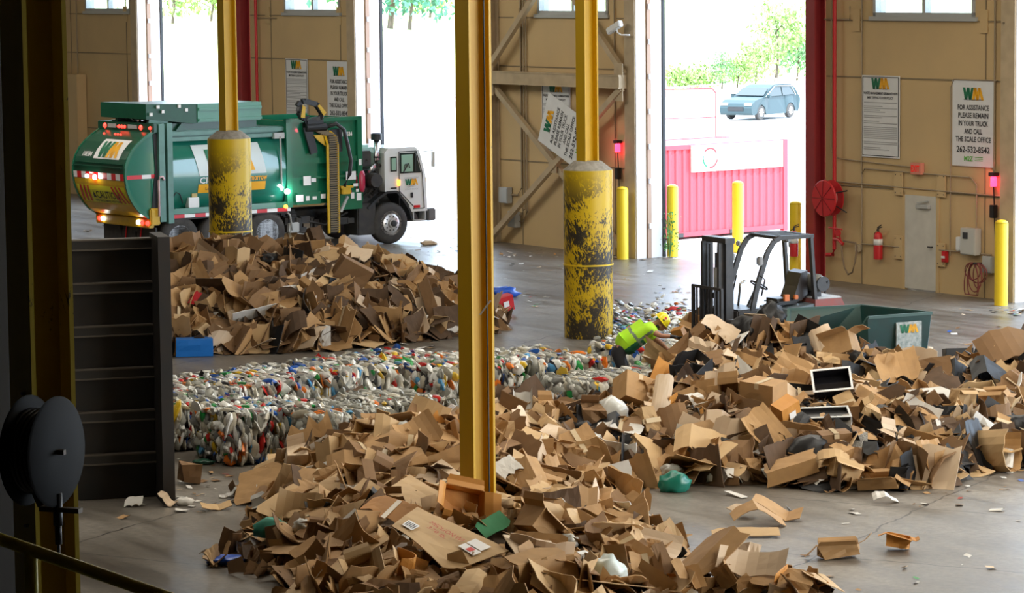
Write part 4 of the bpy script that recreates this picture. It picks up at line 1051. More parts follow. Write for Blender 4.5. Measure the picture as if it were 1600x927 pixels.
# light bar across the top rear
mb = MB(); mb.box(-7.05, -1.28, 3.24, -6.9, 1.3, 3.48, bev=.02); bar = tsub(mb, 'rear_light_bar', m_green_dk)
for y in (.95, .28, .15, .02, -.72, -1.15):
    mb = MB(); mb.lathe([(.045 if y in (.28, .15, .02, -1.15) else .07, 0), (.03, -.04)], 12, 0, Matrix.Translation((-7.05, y, 3.36)), 'X'); mb.build('lit_red_lamp', m_lampr, bar)
mb = MB(); mb.box(-7.07, .42, 3.32, -7.05, .78, 3.42); mb.box(-7.07, -.55, 3.32, -7.05, -.15, 3.42); mb.build('grey_reflector', m_grey, bar)
mb = MB()
for y in (.72, .2, .07, -.06): mb.lathe([(.025, 0), (.02, -.03)], 8, 0, Matrix.Translation((tg(0, 3.17)[0] - .01, y, 3.17)), 'X')
mb.build('small_red_lamp', m_lampr, bar)
for y in (.45, -1.0):
    mb = MB(); mb.lathe([(.28, -.05), (.28, .05)], 20, 0, Matrix.Translation((-6.75, y, 3.46)), 'Y'); tsub(mb, 'hinge_cheek', m_green_dk if y > 0 else m_greygreen, smooth=True, auto=40)
mb = MB(); mb.lathe([(.05, 0), (.05, .14), (.03, .16)], 12, 0, Matrix.Translation((-6.9, -.45, 3.62))); tsub(mb, 'beacon_lens', m_lampr)
mb = MB(); mb.tube([(-6.9, -.45, 3.46), (-6.9, -.45, 3.62)], .03); mb.lathe([(.06, 0.16), (.06, .2)], 12, 0, Matrix.Translation((-6.9, -.45, 3.62))); tsub(mb, 'beacon_stand', m_dark)
mb = MB(); mb.tube([(-6.95, -.3, 3.5), (-6.9, 0, 3.6), (-6.92, .2, 3.5)], .03); mb.tube([(-6.9, -.7, 3.5), (-6.8, -.4, 3.62)], .02); tsub(mb, 'roof_pipes', m_chrome, smooth=True)
# uprights where the tailgate meets the body
for bx in ((-6.92, -1.32, 1.0, -6.76, -1.2, 3.46), (-6.70, -1.34, .95, -6.55, -1.2, 3.48), (-6.92, 1.2, 1.0, -6.76, 1.32, 3.46), (-6.70, 1.2, .95, -6.55, 1.34, 3.48)):
    mb = MB(); mb.box(*bx); tsub(mb, 'tailgate_upright', m_greygreen)
mb = MB(); mb.box(-7.4, -1.215, 1.25, -6.76, -1.2, 3.2); bb = MB()
bb.prism([(-7.02, 3.22), (-6.92, 3.22), (-6.92, 1.2), (-7.12, 1.2), (-6.98, 2.3)], -1.225, -1.205); tsub(bb, 'dark_gap_strip', m_dark)
mb = MB(); mb.tube([(-6.98, -1.36, 1.15), (-6.98, -1.36, 2.05), (-6.93, -1.36, 2.14), (-6.86, -1.36, 2.14), (-6.82, -1.36, 2.05)], .028, 8); tsub(mb, 'pink_reflective_rod', mat('pink_white', (.8, .55, .6), .4), smooth=True)
mb = MB(); mb.box(-7.18, -1.3, .92, -6.9, -1.1, 1.35, bev=.03); mb.box(-7.2, -1.24, .85, -7.05, 1.24, 1.1, bev=.02); tsub(mb, 'yellow_tail_bumper', m_ty)
for y, m_ in ((1.02, m_lampr), (.86, m_lampw), (-.78, m_lampw), (-.95, m_lampr), (-1.2, m_lampr)):
    mb = MB(); mb.lathe([(.06, 0), (.05, -.05)], 12, 0, Matrix.Translation((-7.2, y, .98)), 'X'); tsub(mb, 'tail_lamp', m_)
mb = MB(); mb.box(-7.0, .35, .35, -6.96, 1.2, .85); tsub(mb, 'mud_flap', m_under)
mb = MB(); mb.box(-7.0, -1.2, .35, -6.96, -.35, .85); tsub(mb, 'mud_flap', m_under)
mb = MB(); mb.box(-7.02, -.30, .4, -6.98, .3, .85); tsub(mb, 'mud_flap', m_under)
mb = MB(); mb.bar((-7.04, .16, .35), (-7.04, .06, .82), .02, .03); mb.bar((-7.04, -.52, .35), (-7.04, -.62, .82), .02, .03); tsub(mb, 'flap_stay', m_tape_r)
# cab
cabp = [(-.18, 1.40), (-.18, 2.42), (-.05, 2.55), (.78, 2.56), (.93, 2.44), (1.10, 1.85), (1.14, 1.62), (1.16, .82), (.62, .82), (.58, 1.02), (.30, 1.34), (.12, 1.40)]
mb = MB(); mb.prism(cabp, -1.22, 1.22)
bm = bmesh.new(); mb2 = MB()
cab = tsub(mb, 'cab', m_cabw)
mb = MB(); mb.prism([(.30, 1.86), (.30, 2.40), (.80, 2.40), (.96, 1.86)], -1.235, -1.221); mb.build('side_window', m_glassdk, cab)
mb = MB(); mb.prism([(.34, 1.90), (.34, 2.36), (.70, 2.36), (.70, 1.90)], -1.242, -1.236); mb.build('window_reflection_pane', mat('green_glass', (.30, .48, .38), .1), cab)  # reflection in the cab window, painted as a pale green patch
mb = MB(); mb.tube([(.42, -1.25, 2.0), (.45, -1.25, 2.1), (.56, -1.25, 2.12), (.60, -1.25, 2.0)], .014, 5); mb.tube([(.40, -1.25, 1.9), (.52, -1.25, 2.08)], .02, 5); mb.build('steering_wheel', m_black, cab)
mb = MB()
for a, b in (((.27, 1.02), (.27, 2.44)), ((.27, 2.44), (.82, 2.44)), ((.82, 2.44), (1.0, 1.85)), ((1.0, 1.85), (1.06, .9)), ((.70, .9), (1.06, .9)), ((.27, 1.40), (.70, .98))): mb.bar((a[0], -1.228, a[1]), (b[0], -1.228, b[1]), .012, .02)
mb.bar((.78, -1.24, 1.9), (.78, -1.24, 2.42), .02, .035)
mb.build('door_outline', m_dark, cab)
mb = MB(); mb.box(.0, -1.235, 2.0 - .08, .2, -1.221, 2.32, bev=.005); mb.build('oval_rear_window', m_glassdk, cab)
mb = MB(); mb.box(.03, -1.243, 1.96, .17, -1.236, 2.28); mb.build('window_reflection_pane', mat('green_glass', (.30, .48, .38), .1), cab)  # painted reflection on the small rear window
mb = MB(); put_logo(mb, .66, 1.62, .42, fs(-1.235)); mb.build('door_logo', [m_wm_g, m_wm_y], cab, fixn=False)
mb = MB(); put_text(mb, 'WASTE MANAGEMENT', .66, 1.73, fs(-1.235), width=.46, height=.045); put_text(mb, 'USDOT', .66, 1.50, fs(-1.235), width=.26, height=.05); put_text(mb, 'SMART TRUCK', .66, 1.43, fs(-1.235), width=.42, height=.04); mb.build('door_lettering', m_inkgrey, cab, fixn=False)
mb = MB(); mb.box(.62, -1.25, 1.20, .70, -1.225, 1.34, bev=.01); mb.build('door_handle', m_black, cab)
mb = MB(); mb.box(.72, -1.24, .92, .92, -1.223, .99, bev=.005); mb.build('red_badge', m_tape_r, cab)
mb = MB(); mb.box(.21, -1.27, 1.54, .28, -1.222, 1.70, bev=.01); mb.box(1.13, -1.2, 1.6, 1.17, -1.1, 1.7); mb.build('orange_marker', m_lampo, cab)
mb = MB(); mb.box(.0, -1.235, 1.46, .18, -1.222, 1.50); mb.build('vent_slot', m_black, cab)
mb = MB(); mb.add([(.94, -1.0, 2.42), (.94, 1.0, 2.42), (1.10, 1.0, 1.87), (1.10, -1.0, 1.87)], [(0, 1, 2, 3)], 0, Matrix.Translation((.012, 0, .004))); mb.build('windscreen', m_glassdk, cab)
mb = MB(); mb.box(1.16, -1.25, .55, 1.42, 1.25, .88, bev=.03); tsub(mb, 'front_bumper', mat('bumper_grey', (.12, .12, .12), .5))
mb = MB(); mb.box(.68, -1.24, .56, 1.1, -1.0, .60); mb.box(.68, -1.24, .56, .72, -1.0, .82); mb.box(1.06, -1.24, .56, 1.1, -1.0, .82); tsub(mb, 'cab_step', m_grey)
mb = MB(); mb.tube([(1.05, -1.22, 2.42), (1.22, -1.42, 2.44)], .015); mb.box(1.17, -1.48, 2.0, 1.25, -1.36, 2.42, bev=.02); tsub(mb, 'wing_mirror', m_cabw)
# wheel arch
mb = MB()
ar = [(-.72, .98), (-.38, 1.24), (-.12, 1.38), (.20, 1.38), (.42, 1.12), (.60, .86), (.66, .62)]
for i in range(len(ar) - 1): mb.bar((ar[i][0], -.95, ar[i][1]), (ar[i + 1][0], -.95, ar[i + 1][1]), .58, .06)
tsub(mb, 'wheel_arch', mat('arch_black', (.03, .035, .04), .3))
mb = MB(); mb.prism([(.42, 1.1), (.60, .84), (.68, .6), (.9, .6), (.66, 1.0)], -1.2, -1.0); mb.box(.5, -.6, .5, 1.1, .6, .9); tsub(mb, 'lower_front_panel', m_under)
# engine bay behind the cab
mb = MB(); mb.box(-.88, -1.0, 1.1, -.2, 1.0, 2.0); mb.lathe([(.18, -.3), (.20, -.2), (.20, .2), (.14, .3)], 20, 0, Matrix.Translation((-.52, -1.05, 1.72)), 'Y'); mb.box(-.8, -1.1, 2.1, -.5, -.9, 2.5, bev=.02)
rng = random.Random(4)
for k in range(14):
    x = rng.uniform(-.88, -.3); z = rng.uniform(1.1, 2.2); mb.tube([(x, -1.05, z), (x + .1, -1.1, z + .15), (x + .25, -1.02, z + .05)], .025, 6)
tsub(mb, 'engine_bay', m_under)
mb = MB(); mb.tube([(-.60, -1.1, 1.90), (-.42, -1.1, 2.08), (-.33, -1.1, 2.25), (-.33, -1.1, 2.85)], .075, 12); mb.build('exhaust_pipe', m_chrome, truck, smooth=True)
mb = MB(); mb.lathe([(.14, 2.78), (.14, 2.94), (.1, 2.96)], 18, 0, Matrix.Translation((-.33, -1.1, 0))); mb.lathe([(.085, 2.3), (.085, 2.34)], 14, 0, Matrix.Translation((-.33, -1.1, 0))); tsub(mb, 'exhaust_cap', m_dark)
mb = MB(); mb.box(-.92, -.6, 2.3, -.1, 1.1, 2.62, bev=.08); tsub(mb, 'pale_green_hood', mat('pale_green_plastic', (.42, .62, .54), .4))

# ------------------------------------------------------------------ forklift (local x forward, y left = towards the viewer)
fk = empty('forklift', (4.74, 56.0, 0), math.atan2(-.46, -.89), 'dark forklift parked beyond the cardboard heap, mast to the left', 'forklift')
m_fk = mat('forklift_grey_black', (0.028, 0.03, 0.034), 0.45, noise_amt=.4, scale=8, col2=(.07, .06, .055))
m_fkgrey = mat('forklift_grey_blue', (0.13, 0.17, 0.20), 0.4, noise_amt=.4, scale=6)
m_fkred = mat('forklift_faded_red', (0.30, 0.07, 0.06), 0.5, noise_amt=.5, scale=9, col2=(.12, .1, .1))
def F(mb, nm, m_=m_fk, par=None, **k): return mb.build(nm, m_, par or fk, **k)
# mast
for y in (-.36, .36):
    mb = MB(); mb.box(.98, y - .05, .08, 1.14, y + .05, 2.2); mb.box(1.14, y * .8 - .035, .08, 1.24, y * .8 + .035, 2.15); F(mb, 'mast_upright')
for bx in ((.96, -.42, 2.14, 1.16, .42, 2.24), (1.0, -.4, 1.1, 1.12, .4, 1.2), (1.0, -.4, .15, 1.12, .4, .3)):
    mb = MB(); mb.box(*bx); F(mb, 'mast_crosshead')
mb = MB(); mb.tube([(1.08, 0.02, .2), (1.08, 0.02, 1.95)], .055, 12); mb.tube([(1.12, .18, .2), (1.12, .18, 2.1)], .02); mb.tube([(1.12, -.2, .2), (1.12, -.2, 2.1)], .02); F(mb, 'lift_cylinder')
mb = MB(); mb.box(1.02, .03, 1.1, 1.10, .28, 1.78); F(mb, 'mast_label_plate', m_fk)
mb = MB(); mb.box(.975, .17, 1.25, .985, .29, 1.72); mb.box(1.13, -.02, 1.25, 1.15, .12, 1.68); F(mb, 'white_label', m_grey)
# carriage, backrest, forks
mb = MB(); mb.box(1.26, -.52, .48, 1.32, .52, .56); mb.box(1.26, -.52, .12, 1.32, .52, .2)
for y in (-.5, .5): mb.box(1.27, y - .03, .12, 1.32, y + .03, 1.32)
mb.box(1.27, -.52, 1.29, 1.32, .52, 1.34)
for k in range(7): mb.box(1.28, -.38 + k * .126, .5, 1.31, -.36 + k * .126, 1.3)
F(mb, 'load_backrest')
for y in (-.28, .28):
    mb = MB(); mb.box(1.32, y - .05, .04, 1.37, y + .05, .58); mb.prism([(1.32, .04), (1.32, .09), (2.4, .06), (2.4, .04)], y - .05, y + .05); F(mb, 'fork')
# body
mb = MB(); mb.box(.35, -.5, .3, .95, .5, .92, bev=.03); mb.box(-.1, -.5, .28, .4, .5, .48, bev=.02); F(mb, 'front_cowl')
mb = MB(); mb.prism([(-1.2, .35), (-1.2, .88), (-.95, .98), (-.15, .86), (-.05, .5), (-.05, .3), (-1.1, .25)], -.5, .5); F(mb, 'engine_hood', m_fkgrey)
mb = MB(); mb.prism([(-1.42, .35), (-1.44, .75), (-1.30, 1.02), (-.72, 1.02), (-.72, .55), (-1.0, .3)], -.53, .53); F(mb, 'counterweight', m_fkred)
mb = MB(); mb.box(-1.32, -.5, 1.02, -.75, .5, 1.05, bev=.01); F(mb, 'counterweight_top', mat('pale_grey', (.5, .52, .54), .4))
# overhead guard
def pst(pts, nm='guard_post'):
    mb = MB()
    for i in range(len(pts) - 1): mb.bar(pts[i], pts[i + 1], .06, .09)
    F(mb, nm)
for y in (-.46, .46):
    pst([(.62, y, .85), (.50, y, 1.35), (.28, y, 1.95), (.14, y, 2.14), (.0, y, 2.2)]); pst([(-.78, y, .75), (-.72, y, 1.4), (-.66, y, 2.18)])
mb = MB(); mb.bar((.05, -.46, 2.2), (-.72, -.46, 2.2), .05, .07); mb.bar((.05, .46, 2.2), (-.72, .46, 2.2), .05, .07); mb.bar((.05, -.46, 2.2), (.05, .46, 2.2), .05, .06); mb.bar((-.70, -.46, 2.2), (-.70, .46, 2.2), .05, .06)
for k in range(6): mb.bar((.05, -.33 + k * .13, 2.21), (-.70, -.33 + k * .13, 2.21), .03, .03)
F(mb, 'roof_grille')
# seat
mb = MB(); mb.box(-.58, -.24, .92, -.05, .24, 1.04, bev=.05); F(mb, 'seat', m_black)
mb = MB(); mb.prism([(-.42, 1.0), (-.52, 1.25), (-.60, 1.50), (-.74, 1.54), (-.74, 1.1), (-.6, .98)], -.23, .23); F(mb, 'seat_backrest', mat('seat_vinyl', (.03, .026, .028), .3))
mb = MB(); mb.box(-.3, .24, 1.0, -.2, .3, 1.12); mb.box(-.5, .22, 1.02, -.42, .3, 1.1, bev=.01); F(mb, 'orange_buckle', mat('orange_plastic', (.6, .15, .02), .4))
# gas tank across the rear
mb = MB(); mb.lathe([(.05, -.42), (.14, -.38), (.17, -.3), (.17, .3), (.14, .38), (.05, .42)], 24, 0, Matrix.Translation((-.92, 0.0, 1.30)), 'Y'); F(mb, 'gas_cylinder', mat('gas_tank_grey', (.12, .115, .10), .4), smooth=True, auto=50)
mb = MB(); mb.lathe([(.175, -.02), (.175, .02)], 24, 0, Matrix.Translation((-.92, -.1, 1.30)), 'Y'); F(mb, 'tank_strap', m_fk); mb = MB(); mb.lathe([(.1, .42), (.14, .46), (.14, .5)], 16, 0, Matrix.Translation((-.92, 0, 1.30)), 'Y'); mb.tube([(-.92, .45, 1.3), (-1.0, .5, 1.35), (-.98, .45, 1.12)], .02); F(mb, 'tank_valve_collar', m_fk)
mb = MB(); mb.box(-1.0, -.3, 1.02, -.84, .3, 1.14); F(mb, 'tank_cradle', m_fk)
# steering column, wheel, levers, mirrors, lamps
mb = MB(); mb.bar((.42, .02, .9), (.22, .02, 1.26), .07, .07); F(mb, 'steering_column')
mb = MB(); c = Vector((.19, .02, 1.30)); ax = Matrix.Translation(c) @ Matrix.Rotation(R(-30), 4, 'Y')
pts = [(.17 * math.cos(t), .17 * math.sin(t), 0) for t in [k * math.pi / 8 for k in range(17)]]; mb.tube(pts, .016, 6, 0, ax); mb.bar((-.17, 0, 0), (.17, 0, 0), .02, .02, 0, ax); F(mb, 'steering_wheel', smooth=False)
for k in range(3):
    mb = MB(); mb.tube([(.55 - .04 * k, -.12 - .08 * k, .9), (.50 - .04 * k, -.12 - .08 * k, 1.32), (.40 - .04 * k, -.12 - .08 * k, 1.38)], .012, 6); F(mb, 'control_lever', m_chrome, smooth=True)
for y in (-.5, .5):
    mb = MB(); mb.box(.42, y - .06, 1.72, .52, y + .06, 1.88, bev=.02); F(mb, 'head_lamp', mat('lamp_grey', (.25, .25, .25), .3))
    mb = MB(); mb.tube([(.50, y, 1.55), (.36, y, 1.45), (.44, y, 1.15)], .014, 6); F(mb, 'grab_handle', smooth=True)
mb = MB(); mb.box(.30, -.5, 2.0, .38, -.42, 2.1, bev=.02); mb.box(-.6, -.3, 2.05, -.5, -.1, 2.14, bev=.02); F(mb, 'roof_lamp', mat('lamp_grey', (.25, .25, .25), .3))
for x, r_ in ((.62, .31), (-.85, .25)):
    for y in (-.48, .48):
        mb = MB(); mb.lathe([(r_ * .5, -.1), (r_ * .95, -.1), (r_, -.07), (r_, .07), (r_ * .95, .1), (r_ * .5, .1)], 26, 0, Matrix.Translation((x, y, r_)), 'Y'); w_ = F(mb, 'wheel', m_rubber, smooth=True, auto=40)
        mb = MB(); mb.lathe([(r_ * .5, -.06), (r_ * .45, .09)], 18, 0, Matrix.Translation((x, y, r_)), 'Y'); mb.build('rim', m_fkgrey, w_, smooth=True, auto=40)

# ------------------------------------------------------------------ green hopper bin
m_bin = mat('bin_green', (0.008, 0.048, 0.042), 0.5, noise_amt=.5, scale=3, col2=(.025, .03, .025))
P1, P2, P3_, P4 = Vector((5.0, 54.45, 1.0)), Vector((6.34, 54.75, 1.02)), Vector((7.44, 53.45, 1.02)), Vector((6.26, 53.0, 1.0))
P5, P6 = Vector((6.10, 53.1, .72)), Vector((4.95, 54.1, .74))
Bc = [Vector((5.5, 54.4, .18)), Vector((6.4, 54.6, .18)), Vector((7.36, 53.52, .18)), Vector((6.45, 53.15, .18))]
bo_ = Vector((6.2, 53.8, 0))
hb = empty('hopper_bin', bo_, 0, 'dark green open steel hopper bin behind the cardboard, right of forklift', 'bin')
def plate(mb, pts, t=.03, mi=0):
    pts = [Vector(p) - bo_ for p in pts]; nrm = (pts[1] - pts[0]).cross(pts[2] - pts[0]).normalized() * t; n_ = len(pts)
    mb.add(pts + [p + nrm for p in pts], [tuple(range(n_)), tuple(range(2 * n_ - 1, n_ - 1, -1))] + [(k, (k + 1) % n_, (k + 1) % n_ + n_, k + n_) for k in range(n_)], mi)
mb = MB(); plate(mb, [P4, P5, Bc[3] + Vector((-.15, -.05, .0)), Bc[2], P3_]); mb.build('side_panel', m_bin, hb)
mb = MB(); plate(mb, [P1, P6, Bc[0], Bc[1], P2]); mb.build('side_panel', m_bin, hb)
mb = MB(); plate(mb, [P2, Bc[1], Bc[2], P3_]); mb.build('back_panel', m_bin, hb)
mb = MB(); plate(mb, [P6, P5, Bc[3] + Vector((-.15, -.05, .0)), Bc[0]]); mb.build('sloping_front', m_bin, hb)
mb = MB(); plate(mb, Bc); mb.build('bottom', m_bin, hb)
mb = MB()
rim = [P5, P4, P3_, P2, P1, P6]
for i in range(5): mb.bar(rim[i] - bo_, rim[i + 1] - bo_, .05, .05)
mb.bar(P6 - bo_, P5 - bo_, .06, .05); mb.build('rolled_rim', m_greygreen if False else mat('bin_rim_green', (.04, .09, .08), .5), hb)
mb = MB()
for q in (Bc[0], Bc[1], Bc[2], Bc[3]): mb.box(q.x - bo_.x - .06, q.y - bo_.y - .06, 0, q.x - bo_.x + .06, q.y - bo_.y + .06, .18)
mb.build('base_skid', m_fk, hb)
ex = (P3_ - P4).normalized(); nrm = ex.cross(Vector((0, 0, 1))).normalized()
if nrm.y > 0: nrm = -nrm
bc_ = (P4 + P3_) / 2 - bo_ + ex * .16 + Vector((0, 0, -.36)) + nrm * .045
fb = lambda u, v: bc_ + ex * u + Vector((0, 0, v)) + nrm * .012
fb0 = lambda u, v: bc_ + ex * u + Vector((0, 0, v)) + nrm * .004
mb = MB(); mb.quad(fb0(-.25, -.24), fb0(.25, -.24), fb0(.25, .24), fb0(-.25, .24)); mb.quad(*[fb0(u, v) - nrm * .03 for u, v in ((-.25, -.24), (.25, -.24), (.25, .24), (-.25, .24))]); mb.build('worn_sticker', mat('worn_sticker_white', (.5, .52, .5), .6, noise_amt=.9, scale=14, col2=(.2, .26, .24)), hb)
mb = MB(); put_logo(mb, 0, .12, .38, fb); mb.build('sticker_logo', [m_wm_g, m_wm_y], hb, fixn=False)

# ------------------------------------------------------------------ dark steel push wall at left
pa, pb = Vector((-9.2, 39.85, 0)), Vector((-4.84, 40.98, 0)); pd = (pb - pa).normalized(); pang = math.atan2(pd.y, pd.x); pl = (pb - pa).length
pw = empty('steel_bunker_wall', pa, pang, 'dark ribbed steel bunker wall beside the near left column', 'partition')
pw['kind'] = 'thing'
mb = MB(); mb.box(0, 0, 0, pl, .06, 3.56); mb.build('backing_plate', m_steel_dark, pw)
for k in range(7):
    z1 = 3.56 - .585 * k; z0 = z1 - .15
    mb = MB(); mb.box(0, -.10, z0 + .02, pl - .05, -.0, z1 - .02, 0); mb.box(0, -.12, z1 - .02, pl - .05, 0, z1, 1); mb.box(0, -.12, max(0.0, z0), pl - .05, 0, max(0.0, z0) + .02, 1)
    if z1 > .1: mb.build('horizontal_rib', [m_steel_rib, m_steel_edge], pw)
mb = MB(); mb.box(pl - .06, -.75, 0, pl + .10, .1, 3.62); mb.build('end_post', m_steel_dark, pw)

# ------------------------------------------------------------------ hose reel on the near-left column and the hand rail
cq = atY(66, 705, 18.55)
e = empty('hose_reel', cq, R(-22), 'black drum hose reel bolted to the dark column at left edge', 'hose reel')
m_blk2 = mat('reel_black', (.008, .008, .008), .75, spec=.15)
for x in (-.10, .10):
    mb = MB(); mb.lathe([(.05, x - .008), (.33, x - .012), (.345, x), (.33, x + .012), (.05, x + .008)], 36, 0, None, 'X'); mb.build('side_disc', m_blk2, e, smooth=True, auto=40)
mb = MB()
for k in range(5): mb.lathe([(.25, -.08 + .035 * k - .015), (.268, -.08 + .035 * k), (.25, -.08 + .035 * k + .015)], 30, 0, None, 'X')
mb.build('wound_hose', m_black, e, smooth=True)
m_br = mat('bracket_rust_olive', (.10, .055, .015), .6)
mb = MB(); mb.bar((-.16, -.02, .0), (.0, -.02, -.34), .03, .05); mb.box(-.22, -.05, -.05, -.12, .05, .08); mb.bar((-.02, 0, -.36), (.26, 0, -.36), .05, .03); mb.bar((-.16, 0, 0), (.16, 0, 0), .03, .03); mb.build('bracket', m_br, e)
mb = MB(); mb.tube([(.10, 0, -.26), (.10, 0, -.40), (.10, 0, -.46)], .03, 8); mb.tube([(.10, 0, -.44), (.10, 0, -.58)], .022, 8); mb.build('hose_nozzle', m_black, e, smooth=True)
mb = MB(); mb.tube([(.10, 0, -.58), (.10, 0, -.64)], .011, 8); mb.build('hose_tip', m_chrome, e)
mb = MB(); mb.box(-.05, .02, -.1, .05, .32, .1); mb.build('mounting_plate', m_br, e)
ra, rb = atY(-60, 822, 15.5), atY(330, 958, 14.6)
e = empty('hand_rail', (ra.x, ra.y, 0), 0, 'olive yellow tubular hand rail sloping down across the bottom left corner', 'railing')
ofs = Vector((ra.x, ra.y, 0))
mb = MB(); mb.tube([ra - ofs, rb - ofs], .033, 14); mb.build('top_rail', mat('rail_yellow', (.70, .55, .03), .4), e, smooth=True, auto=50)
q0 = ra + (rb - ra) * ((52 + 60) / 390)
mb = MB(); mb.tube([q0 - ofs, Vector((q0.x - ofs.x, q0.y - ofs.y, 0))], .035, 12); mb.build('post', mat('rail_yellow', (.70, .55, .03), .4), e, smooth=True, auto=50)

# ------------------------------------------------------------------ worker (bending over the bales, facing right)
def skin_mesh(nodes, edges, root, sub=2):
    """nodes: name -> (pos, radius)"""
    me = bpy.data.meshes.new('skin'); names = list(nodes)
    me.from_pydata([nodes[n][0] for n in names], [(names.index(a), names.index(b)) for a, b in edges], [])
    o = bpy.data.objects.new('skin', me); COL.objects.link(o)
    md = o.modifiers.new('s', 'SKIN'); md.use_smooth_shade = True
    for i, n in enumerate(names):
        sv = me.skin_vertices[0].data[i]; r_ = nodes[n][1]
        sv.radius = r_ if isinstance(r_, tuple) else (r_, r_); sv.use_root = (n == root)
    sd = o.modifiers.new('d', 'SUBSURF'); sd.levels = sub; sd.render_levels = sub
    dg = bpy.context.evaluated_depsgraph_get(); dg.update()
    out = bpy.data.meshes.new_from_object(o.evaluated_get(dg))
    bpy.data.objects.remove(o)
    for p in out.polygons: p.use_smooth = True
    return out
wk = empty('person', (1.80, 49.9, 0), 0, 'worker in lime shirt and yellow hard hat bending over the bales', 'person')
m_skin = mat('skin', (.36, .17, .10), .5); m_lime = mat('hi_vis_lime', (.42, .78, .02), .6); m_dkg = mat('vest_dark_green', (.01, .12, .05), .7)
m_glove = mat('black_glove', (.02, .02, .025), .7); m_pants = mat('black_trousers', (.012, .012, .015), .8); m_helm = mat('helmet_yellow', (.75, .62, .02), .25)
J = {'pelvis': ((-.03, 0, .84), .16), 'waist': ((.14, 0, .98), .125), 'chest': ((.36, 0, 1.16), .14), 'neck': ((.55, -.01, 1.27), .055), 'headb': ((.60, -.01, 1.29), .065), 'head': ((.66, -.02, 1.31), .085), 'crown': ((.71, -.02, 1.35), .07),
     'shR': ((.46, -.16, 1.22), .07), 'elR': ((.63, -.30, 1.12), .045), 'wrR': ((.84, -.26, 1.10), .030),
     'shL': ((.48, .14, 1.10), .07), 'elL': ((.66, .16, .95), .045), 'wrL': ((.84, .06, .78), .030),
     'hipR': ((-.06, -.11, .80), .12), 'knR': ((.04, -.14, .47), .08), 'anR': ((-.04, -.13, .10), .045), 'toeR': ((.12, -.15, .05), .04),
     'hipL': ((-.06, .11, .80), .12), 'knL': ((.10, .14, .47), .08), 'anL': ((.02, .15, .10), .045), 'toeL': ((.18, .17, .05), .04)}
ED = [('pelvis', 'waist'), ('waist', 'chest'), ('chest', 'neck'), ('neck', 'headb'), ('headb', 'head'), ('head', 'crown'), ('chest', 'shR'), ('shR', 'elR'), ('elR', 'wrR'), ('chest', 'shL'), ('shL', 'elL'), ('elL', 'wrL'),
      ('pelvis', 'hipR'), ('hipR', 'knR'), ('knR', 'anR'), ('anR', 'toeR'), ('pelvis', 'hipL'), ('hipL', 'knL'), ('knL', 'anL'), ('anL', 'toeL')]
# fingers grow from the wrists
for s_, w0, dx in (('R', Vector((.84, -.26, 1.10)), Vector((1, .05, -.15))), ('L', Vector((.84, .06, .78)), Vector((.72, -.2, -.66)))):
    dx.normalize(); side = Vector((0, 1, 0)) if s_ == 'R' else Vector((.3, .9, .1)).normalized(); dn = Vector((.1, 0, -1))
    J['palm' + s_] = (tuple(w0 + dx * .06), .034); ED.append(('wr' + s_, 'palm' + s_))
    for k, ln in enumerate((.075, .085, .08, .065)):
        a = w0 + dx * .10 + side * (.026 * (k - 1.5)); b = a + dx * ln * .55 + dn * .012; c = b + dx * ln * .35 + dn * .035
        for t_, q in (('a', a), ('b', b), ('c', c)): J['f%d%s%s' % (k, t_, s_)] = (tuple(q), .0105)
        ED += [('palm' + s_, 'f%da%s' % (k, s_)), ('f%da%s' % (k, s_), 'f%db%s' % (k, s_)), ('f%db%s' % (k, s_), 'f%dc%s' % (k, s_))]
    a = w0 + dx * .045 - side * .04; b = a + dx * .045 - side * .01 + dn * .02
    J['ta' + s_] = (tuple(a), .013); J['tb' + s_] = (tuple(b), .011); ED += [('palm' + s_, 'ta' + s_), ('ta' + s_, 'tb' + s_)]
me = skin_mesh(J, ED, 'pelvis')
me.materials.append(m_skin); me.materials.append(m_glove); me.materials.append(m_pants); me.materials.append(mat('boot_leather', (.05, .035, .02), .7))
for p in me.polygons:
    c = p.center
    if (c.x > .80 and (c - Vector((.90, -.26, 1.08))).length < .16) or (c.x > .77 and c.z < .86 and (c - Vector((.90, .04, .72))).length < .18): p.material_index = 1
    elif c.z < .14: p.material_index = 3
    elif c.z < .93 and c.x < .3: p.material_index = 2
body = bpy.data.objects.new('body', me); COL.objects.link(body); body.parent = wk
# shirt with sleeves: lime above, dark green panel low on the side, grey bands
S = {'hem': ((-.03, 0, .84), .20), 'waist': ((.10, 0, .98), .21), 'mid': ((.26, 0, 1.09), .215), 'chest': ((.40, 0, 1.19), .185), 'col': ((.52, -.01, 1.255), .085),
     'shR': ((.47, -.18, 1.22), .10), 'slR': ((.58, -.26, 1.16), .088), 'shL': ((.48, .14, 1.11), .092), 'slL': ((.59, .16, 1.02), .08)}
me = skin_mesh(S, [('hem', 'waist'), ('waist', 'mid'), ('mid', 'chest'), ('chest', 'col'), ('chest', 'shR'), ('shR', 'slR'), ('chest', 'shL'), ('shL', 'slL')], 'mid', 4)
for m_ in (m_lime, m_dkg, mat('reflective_grey', (.16, .22, .16), .4)): me.materials.append(m_)
ax = Vector((.52, 0, .40)).normalized()
for p in me.polygons:
    c = p.center; along = (c - Vector((0, 0, .86))).dot(ax); up = c.z - (.86 + (c.x) * .75)
    if up < -.03 and along < .40: p.material_index = 1
    if .30 < along < .345 and c.x < .5: p.material_index = 2
    if abs(up + .045) < .028 and .30 < along < .62 and c.y < 0: p.material_index = 2
sh = bpy.data.objects.new('shirt', me); COL.objects.link(sh); sh.parent = wk
